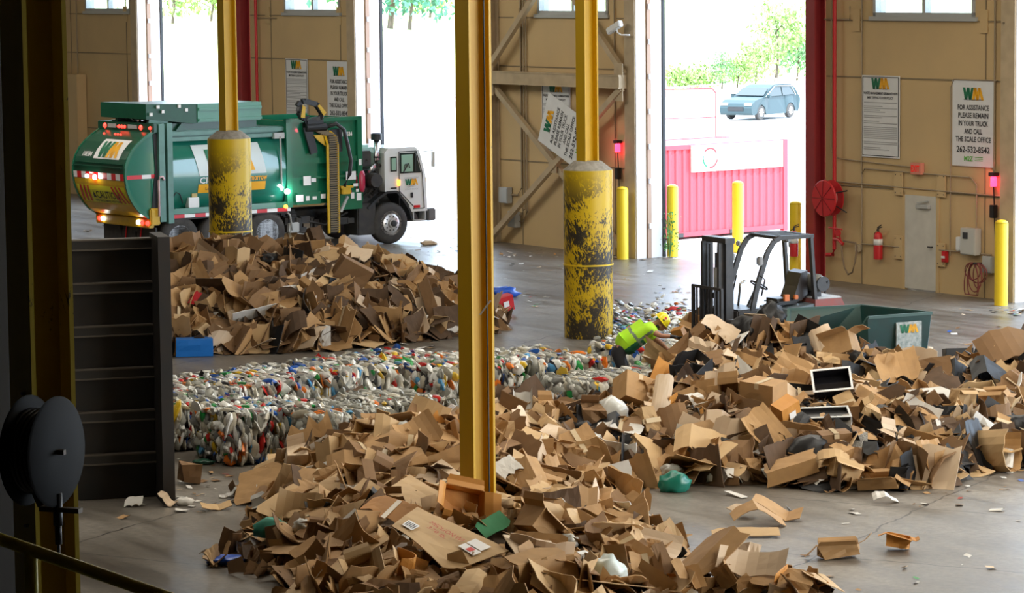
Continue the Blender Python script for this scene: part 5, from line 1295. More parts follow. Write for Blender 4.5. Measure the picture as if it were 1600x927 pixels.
# head details and helmet
hc = Vector((.67, -.02, 1.335)); HM = Matrix.Translation(hc) @ Matrix.Rotation(R(52), 4, 'Y')
mb = MB(); mb.lathe([(.135, 0), (.138, .02), (.128, .07), (.10, .115), (.055, .14), (.01, .147)], 24, 0, HM); mb.lathe([(.135, 0), (.155, -.005), (.155, .005), (.135, .012)], 24, 0, HM)
hm = mb.build('hard_hat', m_helm, wk, smooth=True, auto=60)
mb = MB(); mb.lathe([(.018, 0), (.018, .006)], 10, 0, HM @ Matrix.Translation((0, -.130, .04)) @ Matrix.Rotation(R(90), 4, 'X')); mb.build('hat_sticker', m_black, hm)
mb = MB()
for k in range(4): mb.lathe([(.022, 0), (.022, .004)], 10, 0, HM @ Matrix.Rotation(k * 1.2, 4, 'Z') @ Matrix.Translation((0, -.118, .085)) @ Matrix.Rotation(R(70), 4, 'X'))
mb.build('red_hat_sticker', m_red, hm)
FM = Matrix.Translation((.70, -.02, 1.26)) @ Matrix.Rotation(R(50), 4, 'Y')
mb = MB(); bm = bmesh.new(); bmesh.ops.create_uvsphere(bm, u_segments=18, v_segments=12, radius=1)
for q in bm.verts: q.co = Vector((q.co.x * .095, q.co.y * .078, q.co.z * .115))
mb.addbm(bm, 0, Matrix.Translation((.68, -.02, 1.275)) @ Matrix.Rotation(R(40), 4, 'Y')); bm = bmesh.new(); bmesh.ops.create_uvsphere(bm, u_segments=10, v_segments=8, radius=1)
for q in bm.verts: q.co = Vector((q.co.x * .022, q.co.y * .014, q.co.z * .026))
mb.addbm(bm, 0, Matrix.Translation((.745, -.02, 1.205)));
bm = bmesh.new(); bmesh.ops.create_uvsphere(bm, u_segments=10, v_segments=8, radius=1)
for q in bm.verts: q.co = Vector((q.co.x * .022, q.co.y * .012, q.co.z * .03))
mb.addbm(bm, 0, Matrix.Translation((.665, -.098, 1.26))); mb.build('face', m_skin, wk, smooth=True)
mb = MB(); mb.tube([(.61, -.09, 1.25), (.60, -.02, 1.235), (.61, .05, 1.25)], .035, 8); mb.build('hair', mat('dark_hair', (.015, .012, .01), .8), wk, smooth=True)
mb = MB()
for y in (-.055, .015): mb.lathe([(.009, 0), (.009, .004)], 8, 0, Matrix.Translation((.753, y, 1.245)) @ Matrix.Rotation(R(125), 4, 'Y'))
mb.bar((.72, -.05, 1.165), (.72, .01, 1.165), .008, .006); mb.build('eyes_and_mouth', m_ink, wk)
# ------------------------------------------------------------------ bales of plastic containers
PCOL = [('clear_grey_plastic', (.36, .36, .32), 24), ('milky_white_plastic', (.82, .82, .78), 36), ('off_white_plastic', (.54, .50, .40), 20), ('grey_film', (.20, .20, .19), 9),
        ('red_plastic', (.50, .02, .015), 6), ('orange_plastic_jug', (.70, .17, .01), 3.5), ('blue_plastic', (.02, .10, .42), 5), ('sky_blue_plastic', (.08, .30, .55), 2.5),
        ('green_plastic', (.01, .26, .05), 3.5), ('yellow_plastic', (.65, .42, .02), 3), ('purple_plastic', (.12, .03, .22), 1), ('black_plastic_bit', (.015, .015, .018), 5)]
PM = [mat(n, c, 0.32, noise_amt=.35, scale=20, col2=tuple(x * .5 for x in c)) for n, c, w_ in PCOL]
PW = [w_ for _, _, w_ in PCOL]
def lump_geo(rng):
    """crushed container: squashed superellipsoid with dents"""
    nu, nv = 7, 4; vs = [(0, 0, -1)]; fs = []
    ph = rng.uniform(0, 6)
    for j in range(1, nv):
        th = math.pi * j / nv
        for i in range(nu):
            a = 2 * math.pi * i / nu + ph
            k = 1 + rng.uniform(-.28, .22)
            vs.append((math.sin(th) * math.cos(a) * k, math.sin(th) * math.sin(a) * k, -math.cos(th) * (1 + rng.uniform(-.15, .1))))
    vs.append((0, 0, 1)); top = len(vs) - 1
    for i in range(nu):
        fs.append((0, 1 + (i + 1) % nu, 1 + i)); fs.append((top, 1 + (nv - 2) * nu + i, 1 + (nv - 2) * nu + (i + 1) % nu))
        for j in range(nv - 2):
            a = 1 + j * nu + i; b = 1 + j * nu + (i + 1) % nu
            fs.append((a, b, b + nu, a + nu))
    return vs, fs
_rl = random.Random(1); LUMPS = [lump_geo(_rl) for _ in range(24)]
def mat_pick(rng, grey):
    w_ = list(PW)
    if grey: w_ = [70, 16, 10, 14, 1, 1.2, 2.2, 1, 1.2, 1, .3, 1.5]
    return rng.choices(range(len(PM)), w_)[0]
BALES = []
def bale(px, py, L_, D_, H_, seed, label, grey=False, n=520, rot=0.0, jugs=14, tilt=0.0):
    """px,py = pixel of the middle of the top front edge"""
    rng = random.Random(seed)
    P = at(px, py, H_); P.z = 0
    rz = TANG0 + R(rot)
    P = P + Vector((-math.sin(rz), math.cos(rz), 0)) * (D_ / 2)
    BALES.append((P, L_, D_, H_, rz))
    core = MB(); nx, ny, nz = 6, 6, 4
    bm = bmesh.new(); bmesh.ops.create_cube(bm, size=1); bmesh.ops.subdivide_edges(bm, edges=bm.edges[:], cuts=5, use_grid_fill=True)
    for q in bm.verts:
        q.co = Vector((q.co.x * (L_ - .14), q.co.y * (D_ - .14), (q.co.z + .5) * (H_ - .10) + .02)) + Vector((rng.uniform(-.03, .03), rng.uniform(-.03, .03), rng.uniform(-.02, .02) if q.co.z > -.4 else 0))
    core.addbm(bm, 3)
    cols = []; jug_list = []
    for k in range(n):
        face_ = rng.choices(('top', 'front', 'back', 'left', 'right'), (L_ * D_ * 1.25, L_ * H_ * 1.5, L_ * H_ * .45, D_ * H_ * 1.1, D_ * H_ * 1.1))[0]
        tx, ty, tz = rng.uniform(.018, .05), rng.uniform(.09, .19), rng.uniform(.08, .18)
        u = rng.uniform(-.5, .5); v = rng.uniform(-.5, .5); rise = (rng.random() ** 3) * .09
        if face_ == 'top': p = (u * L_, v * D_, H_ - .07 + rise * .6); tz *= .38; tx *= 1.15
        elif face_ == 'front': p = (u * L_, -D_ / 2 + .05 - rise * .7, (v + .5) * (H_ - .16) + .07)
        elif face_ == 'back': p = (u * L_, D_ / 2 - .05, (v + .5) * (H_ - .16) + .07)
        else:
            sg = -1 if face_ == 'left' else 1
            p = (sg * (L_ / 2 - .05 + rise * .7), u * D_, (v + .5) * (H_ - .16) + .07); tx, ty, tz = .05, rng.uniform(.06, .12), rng.uniform(.06, .12)
        mi = mat_pick(rng, grey)
        s_ = 1.0 if mi < 4 else rng.uniform(.7, 1.15)
        M_ = Matrix.Translation(p) @ Euler((rng.gauss(0, .22), rng.gauss(0, .28), rng.gauss(0, .30))).to_matrix().to_4x4() @ Matrix.Diagonal((tx * s_, ty * s_, tz * s_, 1))
        vs, fs_ = rng.choice(LUMPS)
        if mi >= 4 and mi != 11 and len(jug_list) < jugs and face_ in ('top', 'front', 'left', 'right'):
            jug_list.append((mi, M_)); continue
        core.add(vs, fs_, mi, M_)
    b = core.build('plastic_bale', PM, loc=P, rotz=rz, smooth=True, auto=50, fixn=False)
    tag(b, label, 'bale', 'bales of crushed plastic containers')
    for mi, M_ in jug_list:
        j = MB(); vs, fs_ = rng.choice(LUMPS); j.add(vs, fs_, 0, M_ @ Matrix.Diagonal((1.6, 1.15, 1.2, 1)))
        c_ = M_.translation; j.lathe([(.018, .0), (.018, .03)], 8, 0, M_ @ Matrix.Translation((0, 0, 1.0)) @ Matrix.Diagonal((20, 12, 12, 1)).inverted() @ Matrix.Diagonal((14, 8, 8, 1)))
        j.build('crushed_bottle', PM[mi], b, smooth=True, auto=50, fixn=False)
    w_ = MB()
    for k in range(4):
        x = -L_ / 2 + L_ * (k + .5) / 4
        w_.tube([(x, -D_ / 2 - .015, .05), (x, -D_ / 2 - .015, H_ - .03), (x, -D_ / 2 + .03, H_ + .005), (x, D_ / 2 - .03, H_ + .005), (x, D_ / 2 + .01, H_ - .03)], .004, 4)
    w_.build('baling_wire', m_steel_edge, b)
    return b
TANG0 = R(34.4)
bale(432, 638, 1.55, 1.15, .80, 11, 'nearest colourful plastic bale at left, fully visible on the floor', n=760, jugs=22, rot=-4)
bale(330, 627, 1.25, 1.0, .72, 12, 'plastic bale end squeezed between grid wall and nearest colourful bale', n=420)
bale(555, 642, 1.25, 1.45, .78, 13, 'grey clear plastic bale directly right of the nearest colourful bale', True, 620, jugs=6)
bale(655, 625, 1.15, 1.45, .76, 14, 'grey clear plastic bale just left of the near yellow column', True, 560, jugs=9)
rowC = [(318, 612, 'first bale of the long back row, beside the steel wall'), (412, 597, 'second bale of the long back row from the steel wall'), (500, 584, 'third bale of the long back row from the steel wall'),
        (588, 573, 'fourth bale of the back row, behind the grey bales'), (668, 562, 'fifth bale of the back row, just left of near column')]
for k, (px, py, lb) in enumerate(rowC): bale(px, py, 1.30, 1.75, .80 + .03 * (k % 2), 20 + k, 'plastic bale, ' + lb, False, 620, jugs=14 if k < 3 else 24)
rowE = [(742, 572, 'behind the near yellow column'), (812, 566, 'immediately right of the near yellow column'), (895, 561, 'right before the worker, its coloured end face showing')]
for k, (px, py, lb) in enumerate(rowE): bale(px, py, 1.28, 1.95, .84, 30 + k, 'plastic bale ' + lb, False, 640, jugs=22)
bale(958, 592, 1.2, 1.2, .74, 40, 'low grey plastic bale in front of the worker, left one', True, 460, jugs=8)
bale(1034, 584, 1.2, 1.2, .74, 41, 'low grey plastic bale in front of the worker, right one', True, 460, jugs=10)
bale(1035, 540, 1.3, 1.3, .74, 42, 'plastic bale right behind the worker and under his gloves', False, 480, jugs=10)
# loose plastic scraps behind the bales
def loose(name, px0, px1, py0, py1, n, seed, label, cols=None, size=(.04, .10)):
    rng = random.Random(seed); m = MB()
    for k in range(n):
        q = at(rng.uniform(px0, px1), rng.triangular(py0, py1, (py0 + py1) / 2)); s_ = rng.uniform(*size)
        vs, fs_ = rng.choice(LUMPS); M_ = Matrix.Translation((q.x, q.y, s_ * .35 + rng.random() ** 2 * .12)) @ Euler((rng.gauss(0, .3), rng.gauss(0, .3), rng.uniform(0, 6))).to_matrix().to_4x4() @ Matrix.Diagonal((s_, s_ * rng.uniform(.4, 1), s_ * .35, 1))
        m.add(vs, fs_, rng.choices(range(len(PM)), PW)[0] if cols is None else rng.choice(cols), M_)
    o = m.build(name, PM + [mat('cardboard_scrap', (.30, .19, .10), .8)], smooth=True, auto=50, fixn=False)
    tag(o, label, 'litter', None, 'stuff'); return o
loose('plastic_litter', 930, 1075, 470, 545, 420, 3, 'loose white and coloured plastic scraps heaped behind the worker')

# ------------------------------------------------------------------ cardboard heaps
def PX(px, Y): return (px - 800) * Y / FPX - 0.0
RIDGES = {   # polylines of (X, Y, height, radius)
 'rear': [[(PX(270, 60), 60.0, 1.62, 2.9), (PX(340, 60), 60.2, 1.66, 2.9), (PX(400, 60.5), 60.6, 1.62, 3.0), (PX(480, 60.8), 60.8, 1.58, 2.7), (PX(530, 61), 60.9, 1.36, 2.6), (PX(580, 61), 61.0, 1.28, 2.6), (PX(630, 61.5), 61.4, 1.05, 2.0), (PX(680, 62.2), 62.0, .85, .8)],
          [(PX(290, 58.5), 58.6, 1.0, 1.9), (PX(440, 58.5), 58.9, 1.0, 1.9), (PX(550, 59), 59.8, .9, 1.8), (PX(640, 60), 61.0, .55, 1.1)]],
 'right': [[(PX(800, 44), 44.0, .78, 1.2), (PX(860, 44.5), 44.2, .78, 1.2), (PX(960, 45.0), 44.4, .66, 1.1), (PX(1045, 46), 45.6, .72, 1.1), (PX(1100, 48.2), 48.0, 1.0, 1.15), (PX(1140, 49), 48.8, 1.14, 1.9), (PX(1215, 50), 49.4, 1.24, 2.3), (PX(1290, 49.5), 49.0, .85, 2.0), (PX(1400, 49), 48.0, .78, 2.2), (PX(1460, 48.5), 47.8, .72, 2.0), (PX(1540, 48.2), 47.9, .42, 1.6)],
           [(PX(830, 42.6), 42.8, .60, 1.8), (PX(900, 42.6), 43.0, .68, 1.9), (PX(1010, 43), 43.4, .66, 2.0), (PX(1150, 44), 44.6, .98, 3.3), (PX(1290, 44.5), 45.0, .86, 3.0), (PX(1390, 44), 44.5, .72, 2.6), (PX(1440, 45), 45.6, .55, 2.2), (PX(1580, 47.2), 47.2, .38, 1.9)],
           [(PX(1570, 50), 50.2, .55, 1.0), (PX(1630, 50), 50.2, .95, 1.6), (PX(1700, 49), 49, .9, 2.0)],
           [(PX(1330, 41.8), 42.0, .42, 1.3), (PX(1395, 41.6), 41.8, .28, 1.0)]],
 'near': [[(PX(500, 41.2), 41.3, .50, 1.0), (PX(560, 41), 41.1, .76, 1.7), (PX(630, 41), 41.0, .90, 2.2), (PX(700, 41.5), 41.6, .95, 2.3), (PX(780, 42), 42.2, .80, 2.1)],
          [(PX(495, 37), 37.4, .36, 1.0), (PX(560, 36.5), 36.8, .58, 2.0), (PX(700, 36.2), 36.2, .72, 2.4), (PX(810, 36.3), 36.4, .60, 2.0), (PX(860, 36.0), 35.6, .42, 1.1)],
          [(PX(580, 34), 34.2, .38, 1.0), (PX(640, 34), 33.8, .55, 1.6), (PX(800, 34), 33.8, .55, 1.7), (PX(870, 34), 33.6, .40, 1.0)],
          [(PX(500, 39), 39.2, .40, 1.05), (PX(600, 39), 39.0, .60, 2.0), (PX(760, 39), 39.2, .66, 2.0), (PX(820, 40), 40.5, .45, 1.3)]],
 'front': [[(PX(985, 34.4), 34.1, .22, .55), (PX(1060, 34.4), 34.0, .20, .5)], [(PX(1150, 34.6), 34.5, .24, .5), (PX(1240, 34.2), 34.0, .18, .5)]],
}
def hz(x, y, zone=None):
    best = 0.0
    for zn in ([zone] if zone else RIDGES):
        for line in RIDGES[zn]:
            for i in range(max(1, len(line) - 1)):
                a = line[i]; b = line[min(i + 1, len(line) - 1)]
                dx, dy = b[0] - a[0], b[1] - a[1]; L2 = dx * dx + dy * dy + 1e-9
                t = max(0, min(1, ((x - a[0]) * dx + (y - a[1]) * dy) / L2))
                d = math.hypot(x - a[0] - dx * t, y - a[1] - dy * t)
                r_ = a[3] + (b[3] - a[3]) * t; h_ = a[2] + (b[2] - a[2]) * t
                q = d / r_
                if q < 1:
                    z = h_ * (1 - q ** 1.5) ** .95
                    if z > best: best = z
    return best
def hz_n(x, y):
    e_ = .12; b0 = hz(x, y)
    return Vector((-(hz(x + e_, y) - hz(x - e_, y)) / (2 * e_), -(hz(x, y + e_) - hz(x, y - e_)) / (2 * e_), 1)).normalized()
def hit(px, py, step=.12):
    d = pray(px, py); o = Vector((0, 0, CAMH)); t = (2.3 - CAMH) / d.z; t1 = -CAMH / d.z
    while t < t1:
        q = o + d * t
        if hz(q.x, q.y) > q.z: return q
        t += step
    return None

CB = [mat('cardboard_tan', (.42, .245, .10), .75, noise_amt=.45, scale=6, col2=(.28, .16, .07)), mat('cardboard_light', (.52, .345, .17), .75, noise_amt=.3, scale=6, col2=(.40, .27, .14)),
      mat('cardboard_brown', (.22, .12, .05), .8, noise_amt=.4, scale=6, col2=(.17, .095, .045)), mat('cardboard_dark', (.10, .056, .028), .85, noise_amt=.4, scale=7),
      mat('cardboard_pale', (.60, .46, .32), .75, noise_amt=.3, scale=5, col2=(.48, .36, .24)), mat('cardboard_orange', (.58, .26, .05), .6, noise_amt=.3, scale=6, col2=(.45, .18, .03)),
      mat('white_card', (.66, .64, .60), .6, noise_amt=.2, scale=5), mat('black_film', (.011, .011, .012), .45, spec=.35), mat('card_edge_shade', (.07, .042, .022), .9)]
CBN = ['tan', 'light tan', 'brown', 'dark brown', 'pale', 'orange', 'white', 'black', '']
def sheet_geo(rng, w_, l_, style, th=.008):
    """bent card sheet: a folded strip profile along x, extruded along y, with thickness and ragged ends"""
    n = 7; ny = 4
    if style == 'flat': bends = [rng.gauss(0, .03) for _ in range(n)]
    elif style == 'curled': k = rng.uniform(.10, .26) * rng.choice((-1, 1)); bends = [k + rng.gauss(0, .04) for _ in range(n)]
    elif style == 'creased':
        bends = [rng.gauss(0, .05) for _ in range(n)]; bends[rng.randrange(2, n - 1)] += rng.uniform(.5, 1.3) * rng.choice((-1, 1))
    elif style == 'folded':
        bends = [rng.gauss(0, .04) for _ in range(n)]; bends[2] += rng.uniform(.6, 1.5) * rng.choice((-1, 1)); bends[5] += rng.uniform(.6, 1.5) * rng.choice((-1, 1))
    else: bends = [rng.gauss(0, .45) for _ in range(n)]
    xs = [0]; zs = [0]; a = -sum(bends) / 2
    for k in range(n):
        a += bends[k]; xs.append(xs[-1] + w_ / n * math.cos(a)); zs.append(zs[-1] + w_ / n * math.sin(a))
    cx = sum(xs) / len(xs); cz = sum(zs) / len(zs)
    rough = .02 if style != 'crumpled' else .09
    c0 = rng.random() < .35; c1 = rng.random() < .35; cut = rng.uniform(.12, .4) * l_
    skew = rng.gauss(0, .06); rag = [rng.gauss(0, l_ * .025) for _ in range(n + 1)]; rag2 = [rng.gauss(0, l_ * .025) for _ in range(n + 1)]
    if rng.random() < .4:   # slots and flaps at one end
        f_ = rng.uniform(.12, .2) * l_
        for k in range(n + 1): rag[k] += f_ if k % 3 else 0
    top = []; tw = rng.gauss(0, .10)
    for i in range(n + 1):
        for j in range(ny + 1):
            v = j / ny; y0 = -l_ / 2 + rag[i]; y1 = l_ / 2 + rag2[i]
            if c0 and i == 0: y1 -= cut
            if c1 and i == n: y0 += cut
            y = y0 + (y1 - y0) * v
            z = zs[i] - cz + rng.gauss(0, rough * .25) * min(w_, l_) + tw * (xs[i] - cx) * y / max(l_, .01)
            top.append((xs[i] - cx + skew * y, y, z))
    bot = [(x, y, z - th) for x, y, z in top]; N_ = len(top); fs_ = []; W = ny + 1
    for i in range(n):
        for j in range(ny):
            a = i * W + j; fs_.append((a, a + W, a + W + 1, a + 1)); fs_.append((a + N_, a + 1 + N_, a + W + 1 + N_, a + W + N_))
    for i in range(n):
        a = i * W; fs_.append((a, a + N_, a + W + N_, a + W)); a = i * W + ny; fs_.append((a, a + W, a + W + N_, a + N_))
    for j in range(ny):
        fs_.append((j, j + 1, j + 1 + N_, j + N_)); a = n * W + j; fs_.append((a, a + N_, a + 1 + N_, a + 1))
    return top + bot, fs_
_r = random.Random(51)
def frame(nrm, yaw, tx, ty):
    z = nrm.normalized(); x = Vector((math.cos(yaw), math.sin(yaw), 0)); x = (x - z * x.dot(z)).normalized(); y = z.cross(x)
    M_ = Matrix((x, y, z)).transposed()
    return M_ @ Euler((tx, ty, 0)).to_matrix()

# the packed mass of small torn pieces: one uncountable heap for each pile
_r = random.Random(50); SMALL = [sheet_geo(_r, 1.0, _r.uniform(.5, 1.1), _r.choice(('flat', 'curled', 'creased', 'folded', 'crumpled', 'creased')), .012) for _ in range(40)]
SMALL_FLAT = [sheet_geo(_r, 1.0, _r.uniform(.5, 1.1), _r.choice(('flat', 'curled', 'flat')), .012) for _ in range(30)]
def heap(zone, step, n, seed, label, sz=(.16, .5), weights=(30, 14, 24, 16, 6, 1.5, 3, 3)):
    rng = random.Random(seed); m = MB()
    lines = RIDGES[zone]; x0 = min(p[0] - p[3] for l in lines for p in l); x1 = max(p[0] + p[3] for l in lines for p in l); y0 = min(p[1] - p[3] for l in lines for p in l); y1 = max(p[1] + p[3] for l in lines for p in l)
    nx = int((x1 - x0) / step) + 1; ny = int((y1 - y0) / step) + 1; idx = {}; vs = []
    for j in range(ny + 1):
        for i in range(nx + 1):
            x = x0 + i * step; y = y0 + j * step; z = hz(x, y, zone)
            if z > .02:
                idx[(i, j)] = len(vs); vs.append((x, y, max(.0, z * .92 - .10 + rng.uniform(-.07, .07))))
    fs_ = [(idx[(i, j)], idx[(i + 1, j)], idx[(i + 1, j + 1)], idx[(i, j + 1)]) for (i, j) in idx if (i + 1, j) in idx and (i, j + 1) in idx and (i + 1, j + 1) in idx]
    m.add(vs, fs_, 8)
    k = 0; tries = 0
    while k < n and tries < n * 12:
        tries += 1
        x = rng.uniform(x0, x1); y = rng.uniform(y0, y1); z = hz(x, y, zone)
        if z < .03: continue
        nr = hz_n(x, y)
        if nr.y > .35 and rng.random() < .7: continue          # far slope is out of sight
        s_ = rng.uniform(*sz); wts = weights
        if zone == 'right':
            ppx = 800 + x / y * FPX
            wts = (22, 8, 24, 22, 5, 1.5, 5, 24) if ppx > 1180 else (24, 9, 26, 20, 6, 1.5, 6, 12)
        if zone == 'near' and s_ > .35:
            ppx, ppy = proj((x, y, z))
            if (590 < ppx < 830 and 770 < ppy < 930) or ppx < 450: s_ *= .5
        steep = rng.random() < {'rear': .5, 'right': .35}.get(zone, .18)
        base = (nr + Vector((rng.gauss(0, .45), rng.gauss(0, .45), rng.gauss(.2, .3)))).normalized() if not steep else Vector((rng.gauss(0, 1), rng.gauss(-.5, .8), rng.gauss(.3, .3))).normalized()
        Mr = frame(base, rng.uniform(0, 6.28), rng.gauss(0, .25), rng.gauss(0, .25)).to_4x4()
        g_ = rng.choice(SMALL_FLAT if rng.random() < {'near': .8, 'right': .4, 'front': .8}.get(zone, .3) else SMALL); mi = rng.choices(range(8), wts)[0]
        zz = max(z - rng.uniform(.0, .14), s_ * .12)
        zlim = s_ * .32 if steep else .03
        m.add(g_[0], g_[1], mi, Matrix.Translation((x, y, max(zz, zlim))) @ Mr @ Matrix.Diagonal((s_, s_, 1 if s_ > .3 else s_ * 2, 1)))
        k += 1
    for i, q in enumerate(m.v):
        if q[2] < .003: m.v[i] = (q[0], q[1], .003)
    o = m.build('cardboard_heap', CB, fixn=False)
    tag(o, label, 'cardboard heap', None, 'stuff'); return o
heap('rear', .35, 1500, 61, 'packed mass of small torn cardboard in the rear heap in front of truck', (.25, .95), (24, 8, 30, 26, 4, 1, 3, 3))
heap('right', .35, 2500, 62, 'packed mass of small torn cardboard and film in the wide right heap', (.2, .8), (26, 10, 26, 18, 6, 1.5, 3, 8))
heap('near', .3, 1500, 63, 'packed mass of small torn cardboard in the near heap around the column', (.2, .8), (40, 26, 20, 8, 5, 1.5, 3, 2))
heap('front', .2, 90, 64, 'scraps of torn cardboard at the bottom edge of the frame', (.15, .4), (40, 22, 20, 8, 5, 1.5, 3, 2))
# ------------------------------------------------------------------ individual pieces lying on and around the heaps
TAKEN = []
GRP = {}
def surf(px, py, lift=0.0, floor=False):
    q = None if floor else hit(px, py)
    if q is None: q = at(px, py, 0.0)
    q = q.copy(); q.z += lift
    return q
def put(mb, name, mats, loc, rot3, label, cat, group=None, smooth=False, auto=None):
    o = mb.build(name, mats, smooth=smooth, auto=auto, fixn=False)
    o.matrix_world = Matrix.Translation(loc) @ rot3.to_4x4()
    tag(o, label, cat, group); return o
def nvec(az, el):
    """direction: az 0 = towards the camera, positive to the right; el = degrees above level"""
    a, e_ = R(az), R(el); return Vector((math.sin(a) * math.cos(e_), -math.cos(a) * math.cos(e_), math.sin(e_)))
def facing(az, el, roll=0):
    z = nvec(az, el); x = Vector((math.cos(R(az)), math.sin(R(az)), 0)); y = z.cross(x)
    return Matrix((x, y, z)).transposed() @ Matrix.Rotation(R(roll), 3, 'Z')
def card(px, py, w_, h_, az, el, roll, ci, label, style='flat', lift=.1, seed=0, name='cardboard_sheet', floor=False, Y=None, tape=None):
    rng = random.Random(seed * 31 + int(px)); m = MB(); g_ = sheet_geo(rng, w_, h_, style, .009); m.add(g_[0], g_[1])
    P = surf(px, py, lift, floor) if Y is None else atY(px, py, Y)
    Mr = facing(az, el, roll)
    low = min((Mr @ Vector(v)).z for v in m.v) + P.z
    if low < .004: P.z += .004 - low
    o = put(m, name, CB[ci] if isinstance(ci, int) else ci, P, Mr, label, 'cardboard' if name != 'paper_sheet' else 'paper')
    if tape:
        t = MB(); t.box(-.035, -h_ * .46, .006, .035, h_ * .46, .012); t.build('tape_strip', m_tape_clear, o)
    TAKEN.append((px, py, 30)); return o
m_tape_clear = mat('clear_tape', (.62, .50, .33), .12)
m_print = mat('brown_print', (.10, .06, .04), .7)
def carton(px, py, w_, d_, h_, yaw, tx, ty, ci, label, seed=0, opened=True, lift=.0, crush=.015, stick=None, tape=True, floor=False, name='carton', Y=None, flaps=4):
    rng = random.Random(seed * 17 + int(px * 3 + py)); t = .008
    m = MB(); n = 3
    j = lambda: rng.gauss(0, crush)
    c8 = {(i, k, l): Vector((i * w_ / 2 + j(), k * d_ / 2 + j(), (l + 1) * h_ / 2 + j() * .5)) for i in (-1, 1) for k in (-1, 1) for l in (-1, 1)}
    def wall(a, b, c, d, mi=0):
        a, b, c, d = c8[a], c8[b], c8[c], c8[d]; nr = (b - a).cross(c - a).normalized() * t
        vs = []
        for u in range(n + 1):
            for v in range(n + 1):
                p = (a.lerp(b, u / n)).lerp(d.lerp(c, u / n), v / n); bul = rng.gauss(0, crush * .6) if 0 < u < n and 0 < v < n else 0
                vs.append(p + nr.normalized() * bul)
        N_ = len(vs); vs += [p - nr for p in vs]; W = n + 1; fs_ = []
        for u in range(n):
            for v in range(n):
                q = u * W + v; fs_.append((q, q + W, q + W + 1, q + 1)); fs_.append((q + N_, q + 1 + N_, q + W + 1 + N_, q + W + N_))
            fs_.append((u * W, u * W + N_, (u + 1) * W + N_, (u + 1) * W)); fs_.append((u * W + n, (u + 1) * W + n, (u + 1) * W + n + N_, u * W + n + N_))
        for v in range(n):
            fs_.append((v, v + 1, v + 1 + N_, v + N_)); q = n * W + v; fs_.append((q, q + N_, q + 1 + N_, q + 1))
        m.add(vs, fs_, mi)
    wall((-1, -1, -1), (1, -1, -1), (1, -1, 1), (-1, -1, 1)); wall((1, -1, -1), (1, 1, -1), (1, 1, 1), (1, -1, 1))
    wall((1, 1, -1), (-1, 1, -1), (-1, 1, 1), (1, 1, 1)); wall((-1, 1, -1), (-1, -1, -1), (-1, -1, 1), (-1, 1, 1)); wall((-1, 1, -1), (1, 1, -1), (1, -1, -1), (-1, -1, -1))
    if not opened: wall((-1, -1, 1), (1, -1, 1), (1, 1, 1), (-1, 1, 1))
    Mr = Euler((R(tx), R(ty), R(yaw))).to_matrix()
    P = surf(px, py, lift, floor) if Y is None else atY(px, py, Y)
    C_ = Vector((0, 0, h_ / 2)); P = P - Mr @ C_ + Vector((0, 0, h_ * .25 if not floor else 0))
    low = min((Mr @ Vector(v)).z for v in m.v) + P.z
    if low < .005 or floor: P.z += .005 - low
    mm = CB[ci] if isinstance(ci, int) else ci
    o = put(m, name, mm, P, Mr, label, 'box')
    if opened:
        for (a, b, out, ln) in (((-1, -1), (1, -1), Vector((0, -1, 0)), d_ * .48), ((1, -1), (1, 1), Vector((1, 0, 0)), w_ * .48), ((1, 1), (-1, 1), Vector((0, 1, 0)), d_ * .48), ((-1, 1), (-1, -1), Vector((-1, 0, 0)), w_ * .48))[:flaps]:
            A = c8[(a[0], a[1], 1)]; B = c8[(b[0], b[1], 1)]; an = R(rng.uniform(-50, 60)); ln *= rng.uniform(.75, 1)
            d3 = out * math.cos(an) * ln + Vector((0, 0, math.sin(an) * ln)); nr = (B - A).cross(d3).normalized() * t * .8
            e1 = (B - A) * .03; mid = d3 * .5 + nr * rng.gauss(0, 3)
            q = [A + e1, B - e1, B - e1 + mid, A + e1 + mid, B - e1 * 2 + d3, A + e1 * 2 + d3]
            f_ = MB(); f_.add(q + [p - nr for p in q], [(0, 1, 2, 3), (3, 2, 4, 5), (9, 8, 7, 6), (11, 10, 8, 9), (0, 3, 9, 6), (3, 5, 11, 9), (1, 7, 8, 2), (2, 8, 10, 4), (5, 4, 10, 11), (0, 6, 7, 1)])
            f_.build('flap', mm, o, fixn=False)
    elif tape:
        f_ = MB(); f_.box(-.035, -d_ / 2 - .004, h_ * .8, .035, -d_ / 2 - .001 - crush, h_); f_.box(-.035, -d_ / 2, h_ + crush, .035, d_ / 2, h_ + crush + .003); f_.build('tape_strip', m_tape_clear, o)
    if stick:
        f_ = MB(); f_.box(-w_ * .15, -d_ / 2 - .018 - crush, h_ * .35, w_ * .2, -d_ / 2 - .012 - crush, h_ * .7); f_.build('shipping_label', m_tape_w, o)
    TAKEN.append((px, py, 34)); return o
def blob(px, py, sx, sy, sz, m_, label, name, cat, seed=0, lift=.0, wr=.25, yaw=0, floor=False, Y=None, sub=3):
    rng = random.Random(seed + int(px)); bm = bmesh.new(); bmesh.ops.create_icosphere(bm, subdivisions=sub, radius=1); off = Vector((rng.uniform(0, 50), rng.uniform(0, 50), 0))
    for q in bm.verts:
        d = q.co.normalized(); k = 1 + wr * (noise.noise(d * 2.1 + off) * .9 + abs(noise.noise(d * 5 + off)) * .7 - .2)
        q.co = Vector((d.x * sx * k, d.y * sy * k, max(d.z * sz * k, -sz * .55)))
    m = MB(); m.addbm(bm)
    P = surf(px, py, sz * .3 + lift, floor) if Y is None else atY(px, py, Y)
    low = min(v[2] for v in m.v) + P.z
    if low < .004 or floor: P.z += .004 - low
    o = put(m, name, m_, P, Matrix.Rotation(R(yaw), 3, 'Z'), label, cat, smooth=True); TAKEN.append((px, py, 26)); return o
